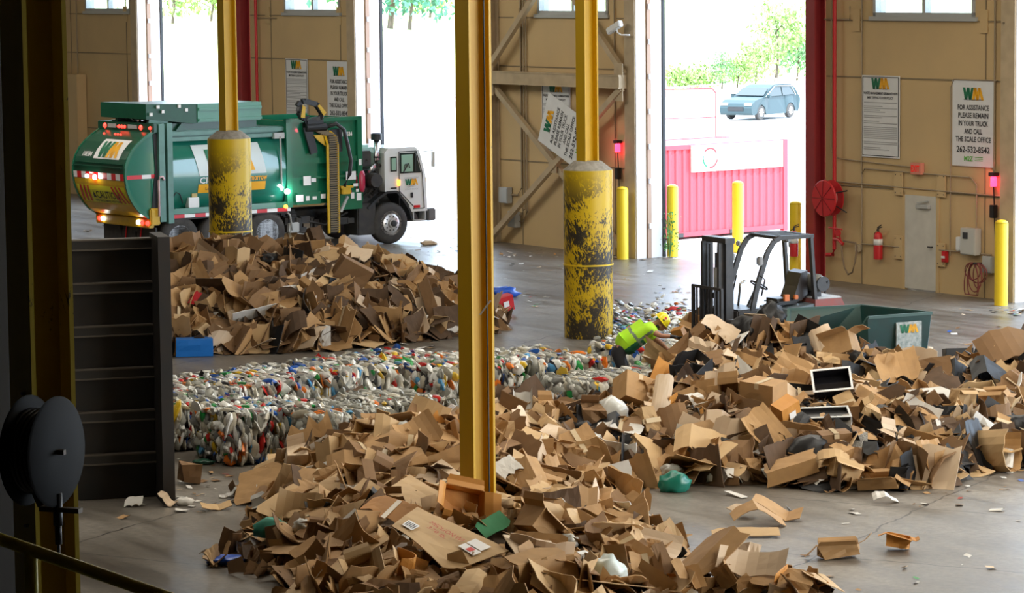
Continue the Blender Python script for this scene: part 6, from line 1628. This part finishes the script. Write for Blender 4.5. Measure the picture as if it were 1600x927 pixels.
def tray(px, py, w_, d_, h_, rot3, m_, label, rimc=None, lift=.1, name='plastic_tray', cat='tray', Y=None):
    m = MB(); t = .012
    m.box(-w_/2, -d_/2, 0, w_/2, d_/2, t); m.box(-w_/2, -d_/2, 0, -w_/2 + t, d_/2, h_); m.box(w_/2 - t, -d_/2, 0, w_/2, d_/2, h_); m.box(-w_/2, -d_/2, 0, w_/2, -d_/2 + t, h_); m.box(-w_/2, d_/2 - t, 0, w_/2, d_/2, h_)
    P = surf(px, py, lift) if Y is None else atY(px, py, Y)
    low = min((rot3 @ Vector(v)).z for v in m.v) + P.z
    if low < .005: P.z += .005 - low
    o = put(m, name, m_, P, rot3, label, cat)
    if rimc:
        f_ = MB(); e_ = .02
        for (x0, y0, x1, y1) in ((-w_/2 - e_, -d_/2 - e_, w_/2 + e_, -d_/2 + t), (-w_/2 - e_, d_/2 - t, w_/2 + e_, d_/2 + e_), (-w_/2 - e_, -d_/2, -w_/2 + t, d_/2), (w_/2 - t, -d_/2, w_/2 + e_, d_/2)): f_.box(x0, y0, h_, x1, y1, h_ + .012)
        f_.build('rim', rimc, o)
    TAKEN.append((px, py, 30)); return o

# --- near heap
def quadsheet(pts, label, ci, name='cardboard_sheet', th=.01, n=6, bump=.012, seed=3):
    """sheet through four corner points (A,B,C,D around), gently rippled"""
    rng = random.Random(seed); A, B, C_, D = [Vector(p) for p in pts]; o_ = (A + B + C_ + D) / 4
    def S(u, v): return (A.lerp(B, u)).lerp(D.lerp(C_, u), v)
    nr = (B - A).cross(D - A).normalized()
    if nr.z < 0: nr = -nr
    vs = []
    for i in range(n + 1):
        for j in range(n + 1):
            u, v = i / n, j / n; b_ = bump * math.sin(u * 5 + v * 3) + rng.gauss(0, bump * .25) + .03 * math.sin(math.pi * u)
            vs.append(S(u, v) + nr * b_ - o_)
    N_ = len(vs); vs += [p - nr * th for p in vs]; W = n + 1; fs_ = []
    for i in range(n):
        for j in range(n):
            a = i * W + j; fs_.append((a, a + W, a + W + 1, a + 1)); fs_.append((a + N_, a + 1 + N_, a + W + 1 + N_, a + W + N_))
        fs_.append((i * W, i * W + N_, (i + 1) * W + N_, (i + 1) * W)); fs_.append((i * W + n, (i + 1) * W + n, (i + 1) * W + n + N_, i * W + n + N_))
    for j in range(n):
        fs_.append((j, j + 1, j + 1 + N_, j + N_)); a = n * W + j; fs_.append((a, a + N_, a + 1 + N_, a + 1))
    m = MB(); m.add(vs, fs_); ob = m.build(name, CB[ci], loc=o_, fixn=False); tag(ob, label, 'cardboard')
    def F_(u, v, off=.02):
        b_ = bump * math.sin(u * 5 + v * 3) + .03 * math.sin(math.pi * u); return S(u, v) + nr * (b_ + off) - o_
    return ob, F_
big, BF = quadsheet([atY(612, 822, 34.3), atY(700, 893, 33.2), atY(796, 862, 33.8), atY(652, 793, 35.1)], 'large flat tan cardboard sheet with red handwriting, in front of near column', 1)
# u runs left edge -> lower edge, v across; lettering reads along the long side
def BT(u, v): # local metres-ish
    return BF(.50 + u, .50 + v)
mb = MB()
fnb = lambda x, y: BF(.45 + x * .72, .52 + y * 1.15, .03)
put_text(mb, 'MEDLION.WI', .05, .10, fnb, width=.56, height=.09, rot=0); put_text(mb, '370 lb.', .0, -.04, fnb, width=.34, height=.08)
mb.build('red_handwriting', mat('red_marker_ink', (.42, .05, .03), .6), big, fixn=False)
mb = MB(); mb.quad(BF(.10, .14), BF(.26, .14), BF(.26, .38), BF(.10, .38)); mb.build('white_label', m_tape_w, big, fixn=False); mb = MB(); mb.quad(BF(.72, .50), BF(.92, .50), BF(.92, .64), BF(.72, .64)); mb.build('white_label', m_tape_w, big, fixn=False); mb = MB(); mb.quad(BF(.72, .66), BF(.90, .66), BF(.90, .84), BF(.72, .84)); mb.build('white_label', m_tape_w, big, fixn=False)
mb = MB()
for k in range(5): mb.quad(BF(.12 + k * .028, .18, .024), BF(.132 + k * .028, .18, .024), BF(.132 + k * .028, .34, .024), BF(.12 + k * .028, .34, .024))
mb.build('barcode_print', m_ink, big, fixn=False); mb = MB()
mb.quad(BF(.80, .52, .024), BF(.86, .52, .024), BF(.86, .62, .024), BF(.80, .62, .024)); mb.build('red_label_print', m_tape_r, big, fixn=False)
TAKEN += [(640, 820, 60), (700, 840, 90), (750, 860, 70), (700, 880, 70)]
quadsheet([atY(598, 770, 36.9), atY(668, 812, 35.8), atY(722, 795, 36.0), atY(640, 742, 37.8)], 'large light tan cardboard sheet directly left of the near column foot', 1, seed=5)
quadsheet([atY(715, 897, 33.3), atY(745, 915, 33.0), atY(822, 892, 33.4), atY(775, 868, 34.0)], 'tan sheet peeping out under the right end of the handwritten sheet', 0, seed=6)
quadsheet([atY(575, 905, 33.4), atY(630, 935, 32.8), atY(690, 905, 33.2), atY(640, 865, 34.1)], 'tan printed cardboard sheet at the bottom, lower left of handwritten sheet', 0, seed=7)
quadsheet([atY(440, 935, 33.4), atY(520, 945, 32.8), atY(590, 920, 33.2), atY(470, 900, 34.2)], 'large light cardboard sheet lying at the bottom left of near heap', 1, seed=8)
TAKEN += [(650, 780, 70), (700, 790, 50), (780, 895, 30), (635, 905, 40), (510, 925, 40), (560, 925, 30)]
card(545, 745, .62, .5, -10, 45, 12, 0, 'flattened carton with tape strips, upper left part of near heap', 'creased', .14, 2, 'flattened_carton', tape=1)
card(598, 738, .55, .45, 10, 55, -18, 1, 'flattened light carton with a tape strip in middle of near heap', 'creased', .16, 3, 'flattened_carton', tape=1)
card(495, 762, .60, .42, -15, 60, 5, 0, 'flattened carton with a white label near left end of near heap', 'flat', .12, 4, 'flattened_carton', tape=1)
card(545, 662, .72, .40, 15, 25, 22, 3, 'dark brown panel leaning in front of the grey clear bale', 'flat', .30, 5)
card(655, 700, .6, .55, 5, 50, 20, 0, 'rounded tan sheet leaning at the top of the near heap', 'curled', .2, 6)
card(640, 715, .66, .36, 0, 40, -8, 0, 'tan carton side with glossy tape across it, upper near heap', 'creased', .16, 7, 'flattened_carton', tape=1)
card(612, 820, .75, .35, -22, 55, -22, 5, 'orange brown flattened box left of the handwritten sheet', 'flat', .18, 8, 'flattened_carton', tape=1)
carton(722, 803, .50, .32, .20, 20, 70, 15, 5, 'crushed orange carton wedged against the near column foot', 1, lift=.10)
card(770, 832, .40, .25, 10, 50, 30, mat('green_card', (.06, .26, .12), .6), 'small green card right of the near column foot', 'flat', .1, 9)
card(830, 760, .46, .62, 15, 50, 8, 0, 'tan flattened carton with dark tape, right of near column', 'creased', .14, 10, 'flattened_carton', tape=1)
card(793, 748, .34, .34, -5, 55, 40, 6, 'white card sheet immediately right of the near column', 'flat', .16, 11, 'paper_sheet')
blob(423, 838, .22, .16, .15, mat('teal_cloth', (.03, .22, .15), .7), 'crumpled teal green plastic sack at left end of near heap', 'plastic_sack', 'sack', 1, lift=.03)
blob(362, 882, .30, .13, .07, mat('blue_sheet_film', (.02, .10, .55), .35), 'crumpled bright blue plastic sheet at the lower left of near heap', 'plastic_sheet', 'plastic', 2, floor=True, wr=.5)
for k in range(4):
    o = put((lambda m: (m.box(-.14, -.10, 0, .14, .10, .03, bev=.006), m)[1])(MB()), 'folded_paper', CB[6], surf(383, 868, 0, True) + Vector((0.004 * k, .03, .012 + .036 * k)), Matrix.Rotation(R(8 * k - 10), 3, 'Z'), ('lowest', 'second lowest', 'second highest', 'topmost')[k] + ' of the four folded papers stacked by blue plastic sheet', 'paper')
o = MB(); o.lathe([(.15, -.22), (.16, -.20), (.14, .2), (.12, .22)], 18, 0, None, 'X'); put(o, 'plastic_tub', mat('tub_green', (.03, .15, .07), .5), surf(486, 702, .10), Euler((0, R(-20), R(12))).to_matrix(), 'dark green plastic tub lying on its side on the near heap', 'tub', smooth=True, auto=50)
blob(950, 905, .20, .16, .20, mat('cloudy_bag', (.60, .68, .66), .3), 'cloudy white plastic bag at the bottom right end of near heap', 'plastic_bag', 'bag', 3, wr=.35)
blob(1054, 768, .22, .16, .18, mat('dark_teal_bag', (.01, .18, .13), .3), 'glossy dark teal bag on the floor at foot of right heap', 'plastic_bag', 'bag', 4, wr=.3, floor=True)
blob(1050, 745, .14, .1, .10, mat('clear_bag', (.50, .50, .47), .15), 'small clear plastic bag lying just above the teal bag', 'plastic_bag', 'bag', 5, lift=.05, wr=.4)
# --- right heap
carton(1194, 640, .56, .40, .40, -38, 6, 4, 0, 'closed brown carton with printed side, middle of the right heap', 2, False, .12, .006)
o = MB(); o.box(-.12, -.215, .12, .16, -.212, .15); o.box(-.2, -.215, .10, -.16, -.212, .16)
carton(988, 640, .48, .40, .42, 25, -28, 22, 0, 'tilted closed tan carton below the worker, on right heap', 3, False, .15, .012)
carton(1085, 535, .46, .36, .34, -25, 18, 20, 0, 'tan carton at left shoulder of right heap, near the gloves', 4, True, .12, .015, flaps=2)
carton(1062, 545, .22, .16, .28, -30, 25, -15, 5, 'small orange box beside the worker glove on right heap', 5, False, .2, .006, tape=False)
card(1220, 505, .40, .95, 30, 30, -58, 0, 'long tan two-panel sheet leaning at the peak of right heap', 'creased', .30, 12, tape=1)
card(1158, 512, .55, .26, -30, 45, 25, 0, 'tan narrow sheet leaning left of the peak of right heap', 'flat', .28, 13)
blob(1165, 528, .30, .26, .22, CB[7], 'black plastic film bundle at left below the right heap peak', 'plastic_film', 'plastic', 6, lift=.08, wr=.5)
blob(1205, 520, .24, .22, .30, CB[7], 'black plastic film bundle at the peak of the right heap', 'plastic_film', 'plastic', 7, lift=.1, wr=.5)
card(1105, 530, .75, .30, -20, 30, -48, 3, 'dark brown pointed sheet jutting out at left end of right heap', 'flat', .28, 14)
card(1125, 540, .62, .30, 10, 25, -40, 4, 'pale sheet leaning next to the dark pointed one on right heap', 'curled', .28, 15)
card(1402, 602, .72, .64, 8, 52, 4, 0, 'large rounded tan cardboard sheet in the middle right of right heap', 'curled', .30, 16)
tray(1300, 632, .55, .40, .16, facing(-8, 48, 8), m_blacksh, 'black tray with white rim at the centre of right heap', m_tape_w, .26)
tray(1288, 668, .70, .30, .06, facing(0, 70, 4), m_black, 'flat black tray just below the white rimmed tray', m_grey, .16)
tray(1497, 578, .50, .28, .22, Euler((R(-10), 0, R(6))).to_matrix(), m_black, 'black plastic crate standing at the right end of right heap', None, .16)
card(1580, 575, 1.15, .75, -10, 55, 18, 2, 'huge dark brown sheet draped at the far right of right heap', 'curled', .35, 17)
card(1553, 612, .9, .55, 12, 62, -12, 7, 'wide black plastic board below the huge brown sheet', 'creased', .28, 18, 'black_board')
card(1538, 602, .14, .14, 12, 62, 30, 4, 'small pale yellow square on the wide black board', 'flat', .40, 19, 'paper_sheet')
blob(1590, 682, .30, .2, .20, CB[7], 'black plastic bag at the right edge of the frame, foot of heap', 'plastic_bag', 'bag', 8, lift=.05, wr=.3)
card(1035, 662, .30, .75, 15, 20, -14, 4, 'tall pale curled sheet standing in the left part of right heap', 'curled', .34, 20)
card(970, 600, .28, .50, -10, 20, 10, 4, 'pale pinkish sheet standing upright in front of the low grey bales', 'flat', .28, 21)
card(920, 582, .10, .36, 0, 30, 12, 6, 'narrow white strip standing up left of the low grey bales', 'curled', .2, 22, 'paper_sheet')
carton(1228, 668, .34, .24, .34, 30, 20, -25, 5, 'bright orange box with white label in the right heap', 6, False, .14, .008, stick=True, tape=False)
blob(955, 660, .24, .17, .24, mat('clear_bag', (.50, .50, .47), .15), 'clear plastic bag bulging beside the tilted tan carton', 'plastic_bag', 'bag', 9, lift=.05, wr=.25)
card(817, 648, .52, .34, 0, 35, 0, mat('newsprint', (.42, .40, .36), .8), 'stack of grey folded board just right of the near column', 'folded', .2, 23)
card(818, 612, .52, .16, 0, 45, 0, 0, 'long tan carton edge above the grey folded board', 'creased', .24, 24)
card(1142, 755, .42, .22, 10, 60, 5, 6, 'torn white carton piece at the front foot of the right heap', 'folded', .12, 25)
blob(1262, 720, .34, .24, .26, CB[7], 'black refuse bag at the front of right heap, left of bubble wrap', 'plastic_bag', 'bag', 10, lift=.02, wr=.25)
card(1335, 712, .42, .30, 10, 55, -15, mat('silver_bubble_wrap', (.45, .46, .46), .15, bump=1.0, scale=60), 'silver bubble wrap sheet on the front of right heap', 'crumpled', .2, 26, 'bubble_wrap')
carton(1372, 765, .56, .36, .15, -12, 8, -6, 0, 'low tan carton at the very front foot of right heap', 7, True, .05, .02, flaps=3)
card(1384, 786, .40, .14, 5, 70, 3, 6, 'wavy white paper liner on the floor before the low carton', 'crumpled', .02, 27, 'paper_sheet', floor=True)
card(1360, 750 - 20, .45, .30, -12, 58, 8, 7, 'black box side on the front of right heap above low carton', 'folded', .22, 28, 'black_board')
card(1300, 745, .55, .36, -15, 60, 10, 1, 'light tan curved sheet left above the low front carton', 'curled', .24, 29)
card(1200, 700, .55, .8, 25, 45, 25, 0, 'big plain tan sheet on the front slope, left of black bag', 'curled', .22, 30)
card(1095, 715, .8, .5, 5, 50, -6, 1, 'wide light tan sheet on the front slope above the teal bag', 'creased', .22, 31)
card(905, 712, .5, .5, -12, 48, 32, 0, 'square tan sheet with torn tape on left front slope', 'flat', .2, 32, tape=1)
card(925, 765, .50, .36, -5, 55, -10, 0, 'folded carton with window slots at the left foot of right heap', 'folded', .14, 33, 'flattened_carton')
carton(1310, 560, .55, .40, .34, -20, -18, -20, 0, 'open tan carton right of the peak, before the green bin', 8, True, .1, .012, flaps=2)
carton(1268, 585, .3, .26, .2, 35, 20, 20, 2, 'small brown carton with label in the upper right heap', 9, False, .12, .01, stick=True)
card(1335, 545, .5, .22, 10, 40, -42, mat('navy_packaging', (.01, .03, .12), .2), 'dark navy glossy packaging in front of the green bin', 'flat', .22, 34, 'black_board')
card(1370, 560, .45, .35, 25, 45, -10, 4, 'pale open sheet in front of the green bin, right part', 'folded', .2, 35)
blob(1440, 572, .24, .18, .22, CB[4], 'crumpled pale paper wad on the right shoulder of heap', 'crumpled_paper', 'paper', 11, lift=.1, wr=.6)
carton(1505, 650, .34, .28, .38, 10, 6, 4, 1, 'upright tan paper sack, left of two near the right edge', 10, True, .12, .03, flaps=2)
carton(1550, 655, .40, .30, .42, -14, 10, -6, 0, 'upright tan paper sack, right of two near the right edge', 11, True, .12, .035, flaps=3)
# --- rear heap
carton(304, 556, .68, .42, .32, 6, 0, 0, mat('bright_blue_box', (.01, .16, .55), .4), 'bright blue box on the floor beside the dark steel wall', 12, False, floor=True, crush=.012, tape=False)
card(342, 548, .4, .45, 10, 25, -35, 4, 'pale sheet leaning behind the bright blue box', 'curled', .22, 40)
card(488, 524, .55, .22, 0, 35, 0, 5, 'flattened orange carton at the foot of the rear heap', 'flat', .10, 41, 'flattened_carton')
card(508, 512, .62, .30, 5, 55, -6, 0, 'flattened tan carton right above the orange one, rear heap foot', 'creased', .2, 42, 'flattened_carton')
card(585, 500, .85, .20, 15, 40, -22, 4, 'long pale carton slanting at the foot of rear heap', 'creased', .26, 43, 'flattened_carton')
card(625, 493, .50, .42, 10, 45, 15, 0, 'tan five-sided sheet at the right foot of rear heap', 'flat', .2, 44)
card(567, 522, .48, .12, 0, 75, 0, 6, 'white oval board on the floor before the rear heap', 'flat', .02, 45, 'paper_sheet', floor=True)
card(553, 529, .18, .12, 0, 60, 15, mat('blue_scrap', (.02, .16, .6), .4), 'small blue card on the floor before the rear heap', 'flat', .02, 46, 'paper_sheet', floor=True)
card(703, 500, .34, .42, 10, 50, 20, 6, 'white rounded sheet at the right tip of rear heap', 'flat', .18, 47, 'paper_sheet')
card(657, 511, .22, .26, -10, 40, -8, 6, 'small white square sheet near the right foot of rear heap', 'flat', .14, 48, 'paper_sheet')
card(545, 398, .62, .30, 15, 50, -20, 0, 'tan sheet standing proud on the crest of the rear heap', 'creased', .30, 49)
card(456, 392, .40, .55, -10, 40, 25, 0, 'tan sheet with a white label on the rear heap crest', 'creased', .30, 50, tape=1)
card(348, 462, .45, .36, 10, 42, -35, 0, 'tan square carton side with a hole in the left rear heap', 'flat', .22, 51)
card(300, 395, .62, .42, -15, 40, 30, 0, 'pointed tan sheet on the rear heap beside the steel wall', 'creased', .30, 52)
card(557, 418, .6, .40, 10, 50, -18, 4, 'flat pale sheet on top of the rear heap, right half', 'flat', .28, 53)
carton(545, 455, .7, .3, .7, 20, 20, 30, 2, 'rounded brown carton deep in the middle of the rear heap', 13, False, .1, .03, tape=False)
card(305, 490, .14, .30, 0, 35, -30, mat('red_card', (.45, .01, .02), .5), 'small red card in the left part of the rear heap', 'flat', .3, 54, 'paper_sheet')
# --- pieces on the open floor
for k, (px, py, w_, l_, r_, ci, lb) in enumerate([(1165, 838, .85, .30, -4, 1, 'lowest wide tan sheet of the flat stack on the near right floor'), (1185, 822, .80, .34, 2, 0, 'middle tan sheet of the flat stack on the near right floor'), (1215, 812, .7, .34, -14, 0, 'upper torn tan sheet of the flat stack on the near right floor'), (1160, 808, .3, .28, 35, 4, 'small pale piece on top of the flat stack, near right floor')]):
    card(px, py, w_, l_, 0, 80, r_, ci, lb, 'creased' if k else 'flat', .03 + .03 * k, 60 + k, floor=True)
card(1150, 776, .10, .42, 20, 86, 10, 6, 'narrow white paper strip on the floor above the flat stack', 'flat', .01, 65, 'paper_sheet', floor=True)
card(1237, 806, .2, .14, 0, 70, 20, mat('silver_foil', (.4, .42, .45), .2), 'small silver foil bit at the right of the flat stack', 'crumpled', .05, 66, 'paper_sheet', floor=True)
carton(1310, 872, .52, .22, .14, 8, 0, 0, 0, 'crushed low tan carton alone on the right floor', 14, True, floor=True, crush=.03)
carton(1405, 860, .26, .16, .14, -20, 0, 12, 5, 'small crushed carton alone on the floor, right of the crushed low one', 15, True, floor=True, crush=.035)
card(1055, 879, .26, .12, 0, 84, 0, 4, 'small pale leaf shaped scrap on floor near bottom centre', 'flat', .01, 67, 'paper_sheet', floor=True)
card(1175, 905, .85, .40, 10, 50, -15, 4, 'pale curled sheet at bottom edge, right of centre', 'curled', .20, 68)
card(1010, 905, .45, .3, -10, 50, 15, 0, 'tan taped sheet at the bottom edge near the cloudy bag', 'creased', .18, 69, tape=1)
card(1038, 902, .16, .42, 20, 25, 12, 2, 'narrow brown flap standing up at the bottom centre', 'flat', .2, 70)
card(1075, 915, .5, .3, 10, 45, 5, 0, 'tan open flap at the bottom edge, centre', 'folded', .15, 71)
card(209, 792, .24, .20, -5, 60, 8, 6, 'white printed sheet on floor below the dark steel wall', 'flat', .05, 72, 'paper_sheet', floor=True)
card(262, 792, .30, .16, 0, 75, -20, 4, 'pale torn sheet on the floor at the foot of the steel post', 'crumpled', .03, 73, 'paper_sheet', floor=True)
blob(288, 790, .13, .08, .07, CB[6], 'white plastic bowl lump on floor beside the steel post foot', 'crumpled_paper', 'paper', 12, floor=True, wr=.3)
card(338, 797, .42, .20, 10, 78, 5, 1, 'tan flat scrap on the floor right of the steel post', 'creased', .03, 74, floor=True)
carton(296, 756, .30, .24, .26, 20, 0, 6, 2, 'reddish brown crushed carton against the steel post', 16, False, floor=True, crush=.03, tape=False)
card(357, 778, .30, .12, 0, 80, 10, 6, 'whitish printed scrap on the floor left of near heap', 'crumpled', .02, 75, 'paper_sheet', floor=True)
blob(318, 726, .16, .08, .05, mat('dark_green_pack', (.01, .06, .035), .3), 'dark green wrapper on the floor in front of the nearest bale', 'wrapper', 'litter', 13, floor=True, wr=.4)
card(390, 722, .26, .12, 0, 75, 10, 6, 'white scrap on the floor under the front edge of nearest bale', 'curled', .02, 76, 'paper_sheet', floor=True)
card(300, 727 + 10, .16, .07, 0, 80, 0, 6, 'small white scrap below the dark green wrapper', 'flat', .01, 77, 'paper_sheet', floor=True)
blob(670, 383, .22, .12, .08, CB[4], 'beige lump of crumpled paper on the floor beside the truck', 'crumpled_paper', 'paper', 14, floor=True, wr=.4)
blob(788, 464, .28, .18, .14, mat('blue_sheet_film', (.02, .10, .55), .35), 'crumpled blue sheet on the floor right of the near column', 'plastic_sheet', 'plastic', 15, floor=True, wr=.5)
carton(787, 490, .36, .20, .34, 25, 8, -14, m_red, 'red and white box on floor between near column and scraped sleeve', 17, False, floor=True, crush=.01, stick=True, tape=False)
blob(1052, 486, .18, .07, .06, m_red, 'small red plastic cone lying behind the worker', 'traffic_cone', 'cone', 16, floor=True, wr=.15)
card(1010, 484, .50, .05, 0, 80, 0, 2, 'thin brown slat on the floor behind the worker', 'flat', .02, 78, floor=True)

# --- the many loose sheets, cartons and films that lie on top of the heaps, each one its own object
rng = random.Random(2024)
LM = [('near column', 745, 700), ('worker', 1000, 560), ('heap peak', 1215, 490), ('scraped sleeve', 920, 560), ('steel wall', 262, 470), ('left post sleeve', 363, 372), ('truck cab', 600, 380), ('green bin', 1390, 560), ('white rimmed tray', 1300, 632),
      ('brown printed carton', 1194, 650), ('teal bag', 1054, 765), ('handwritten sheet', 700, 845), ('teal sack', 423, 838), ('green tub', 486, 700), ('blue box', 304, 556), ('nearest bale', 400, 690), ('low front carton', 1372, 765), ('right frame edge', 1600, 650), ('grey bale', 600, 630), ('forklift', 1130, 500), ('clear bag', 955, 660), ('black refuse bag', 1262, 720), ('rounded tan sheet', 1402, 602), ('orange box', 1228, 668), ('bottom frame edge', 600, 927), ('cloudy bag', 950, 905)]
def where(px, py):
    d, nm, lx, ly = min(((math.hypot((px - lx), (py - ly) * 1.3), nm, lx, ly) for nm, lx, ly in LM))
    dx, dy = px - lx, py - ly
    if abs(dx) > abs(dy) * 1.8: dr = 'right of' if dx > 0 else 'left of'
    elif abs(dy) > abs(dx) * 1.8: dr = 'below' if dy > 0 else 'above'
    else: dr = ('lower ' if dy > 0 else 'upper ') + ('right of' if dx > 0 else 'left of')
    return ('%s the %s' % (dr, nm)), d
spots = []
tries = 0
while len(spots) < 400 and tries < 30000:
    tries += 1
    px = rng.uniform(268, 1598); py = rng.uniform(372, 922)
    if 718 < px < 772 and py < 815: continue
    rad = 15 + (py - 372) * .032
    if any(abs(px - a) < rad and math.hypot(px - a, (py - b) * 1.35) < rad for a, b, _ in spots): continue
    if 955 < px < 1068 and py < 585: continue
    if 585 < px < 835 and 765 < py: continue
    if px < 470 and 800 < py: continue
    if any(math.hypot(px - a, (py - b) * 1.2) < c_ * .75 for a, b, c_ in TAKEN): continue
    q = hit(px, py)
    if q is None or hz(q.x, q.y) < .06: continue
    spots.append((px, py, q))
nsheet = 0; pending = []
for px, py, q in spots:
    nr = hz_n(q.x, q.y); r_ = rng.random(); rear = q.y > 55; rightz = px > 1180
    zone = 'rear heap' if rear else ('near heap' if (px < 800 or q.y < 39.5) else 'right heap')
    if r_ < .74 and nsheet < 280:
        ci = rng.choices((0, 1, 2, 3, 4, 5), (30, 8, 26, 22, 6, 1) if rear else (44, 30, 14, 3, 8, 1.5) if zone == 'near heap' else (36, 14, 22, 14, 12, 1.5))[0]
        if px > 1240 and not rear and rng.random() < .16: ci = 7
        st = rng.choices(('flat', 'curled', 'creased', 'folded', 'crumpled'), (30, 22, 26, 12, 8) if zone != 'near heap' else (52, 30, 12, 3, 3))[0]
        w_ = rng.uniform(.36, .80) * (1.1 if rear else 1.0) if zone != 'near heap' else rng.uniform(.42, .95); l_ = w_ * rng.uniform(.5, 1.1)
        m = MB(); g_ = sheet_geo(rng, w_, l_, st, .009); m.add(g_[0], g_[1])
        steep = rng.random() < (.5 if rear else .32 if zone == 'right heap' else .10)
        base = (nr * (1.0 if zone != 'near heap' else 2.2) + Vector((rng.gauss(0, .3), rng.gauss(-.15, .3), .15))).normalized() if not steep else Vector((rng.gauss(0, .7), -abs(rng.gauss(.5, .35)), rng.uniform(.15, .7))).normalized()
        Mr = frame(base, rng.uniform(0, 6.28), 0, 0)
        P = q + Vector((0, 0, .04 + (.22 * l_ if steep else .03)))
        low = min((Mr @ Vector(v)).z for v in m.v) + P.z
        if low < .004: P.z += .004 - low
        kind = 'flattened_carton' if (w_ > .55 and rng.random() < .4) else 'cardboard_sheet'
        o = put(m, kind, CB[ci], P, Mr, '', 'cardboard')
        if kind == 'flattened_carton' and rng.random() < .6:
            t = MB(); t.box(-.03, -l_ * .45, .008, .03, l_ * .45, .013); t.build('tape_strip', m_tape_clear, o)
        desc = '%s %s %s' % (CBN[ci], st, 'flattened carton' if kind == 'flattened_carton' else 'cardboard sheet')
        nsheet += 1
    elif r_ < .87:
        w_ = rng.uniform(.24, .45); ci = rng.choices((0, 1, 2, 4), (40, 15, 30, 10))[0]; op = rng.random() < .6
        d_ = w_ * rng.uniform(.6, .9); h_ = w_ * rng.uniform(.4, .9)
        n0 = len(TAKEN); o = carton(px, py, w_, d_, h_, rng.uniform(0, 360), rng.gauss(0, 35), rng.gauss(0, 35), ci, '', seed=int(px + py), opened=op, lift=.02, crush=rng.uniform(.01, .035), stick=rng.random() < .25)
        del TAKEN[n0:]
        desc = '%s %s carton' % (CBN[ci], 'open' if op else 'closed')
    elif r_ < .94:
        m = MB(); w_ = rng.uniform(.16, .34); g_ = sheet_geo(rng, w_, w_ * rng.uniform(.6, 1.2), rng.choice(('crumpled', 'curled', 'folded')), .005); m.add(g_[0], g_[1])
        base = (nr + Vector((rng.gauss(0, .4), rng.gauss(-.3, .3), .1))).normalized(); Mr = frame(base, rng.uniform(0, 6.28), 0, 0); P = q + Vector((0, 0, .12))
        o = put(m, 'paper_sheet', rng.choice((CB[6], CB[6], CB[4])), P, Mr, '', 'paper'); desc = 'crumpled white paper sheet'
    else:
        n0 = len(TAKEN)
        if rightz or rng.random() < .4: o = blob(px, py, rng.uniform(.12, .28), rng.uniform(.1, .2), rng.uniform(.08, .18), CB[7], '', 'plastic_film', 'plastic', int(py), .04, .55, rng.uniform(0, 180)); desc = 'black crumpled plastic film'
        else: o = blob(px, py, rng.uniform(.1, .2), rng.uniform(.08, .15), rng.uniform(.06, .14), mat('clear_bag', (.50, .50, .47), .15), '', 'plastic_bag', 'bag', int(py), .04, .4, rng.uniform(0, 180)); desc = 'clear crumpled plastic bag'
        del TAKEN[n0:]
    wh, dd = where(px, py)
    pending.append((o, desc, zone, wh, px, py))
by = {}
for it in pending: by.setdefault((it[1], it[2], it[3]), []).append(it)
for (desc, zone, wh), its in by.items():
    its.sort(key=lambda t: t[4])
    for k, it in enumerate(its):
        if len(its) == 1: lb = '%s %s, on %s' % (desc, wh, zone)
        elif len(its) == 2: lb = '%s of two: %s %s, %s' % (('left', 'right')[k], desc, wh, zone)
        elif len(its) == 3: lb = '%s of three: %s %s, %s' % (('leftmost', 'middle', 'rightmost')[k], desc, wh, zone)
        else: lb = '%s %s, on %s, one of several alike' % (desc, wh, zone)
        if len(lb.split()) > 16: lb = lb.replace(', on ' + zone, '').replace(', ' + zone, '')
        it[0]['label'] = lb
        it[0]['group'] = ('loose pieces lying on the ' + zone) if len(its) < 4 else ('%s pieces %s' % (desc, wh))
# --- scattered litter on the floor that nobody could count
def floor_litter(regions, n, seed, label):
    rng = random.Random(seed); m = MB(); ms = [CB[0], CB[2], CB[6], CB[4], PM[4], PM[6], CB[7], PM[8]]
    for k in range(n):
        x0, y0, x1, y1 = rng.choice(regions); q = at(rng.uniform(x0, x1), rng.uniform(y0, y1)); s_ = rng.uniform(.03, .14) if rng.random() < .8 else rng.uniform(.12, .24)
        g_ = rng.choice(SMALL); M_ = Matrix.Translation((q.x, q.y, .012)) @ Euler((rng.gauss(0, .12), rng.gauss(0, .12), rng.uniform(0, 6))).to_matrix().to_4x4() @ Matrix.Diagonal((s_, s_ * rng.uniform(.4, 1), s_ * .25, 1))
        n0 = len(m.v); m.add(g_[0], g_[1], rng.choices(range(8), (20, 16, 26, 12, 2, 2, 6, 2))[0], M_)
        lo = min(v[2] for v in m.v[n0:])
        if lo < .003: m.v[n0:] = [(v[0], v[1], v[2] + .003 - lo) for v in m.v[n0:]]
    o = m.build('floor_litter', ms, fixn=False); tag(o, label, 'litter', None, 'stuff'); return o
floor_litter([(1020, 446, 1075, 475), (1000, 455, 1080, 500), (930, 470, 1000, 500)], 90, 5, 'paper litter on the floor between the scraped sleeve and the forklift')
floor_litter([(1575, 484, 1600, 494), (1500, 480, 1600, 494), (1480, 500, 1600, 560)], 70, 6, 'litter and blue scraps on the floor by the bollard at right')
floor_litter([(960, 396, 1060, 408), (780, 412, 1020, 440), (770, 455, 860, 480), (780, 395, 870, 402)], 110, 7, 'litter scattered on the floor inside the wide doorway')
floor_litter([(118, 350, 260, 366), (640, 372, 720, 400), (560, 385, 720, 410), (440, 535, 700, 550)], 90, 8, 'litter scattered on the floor around the truck and rear heap')
floor_litter([(130, 775, 340, 820), (275, 700, 400, 800), (280, 740, 380, 800)], 60, 9, 'litter on the floor between the steel wall and near heap')
floor_litter([(1000, 790, 1600, 927), (1420, 720, 1600, 800)], 45, 10, 'tiny scraps on the clear floor at lower right')
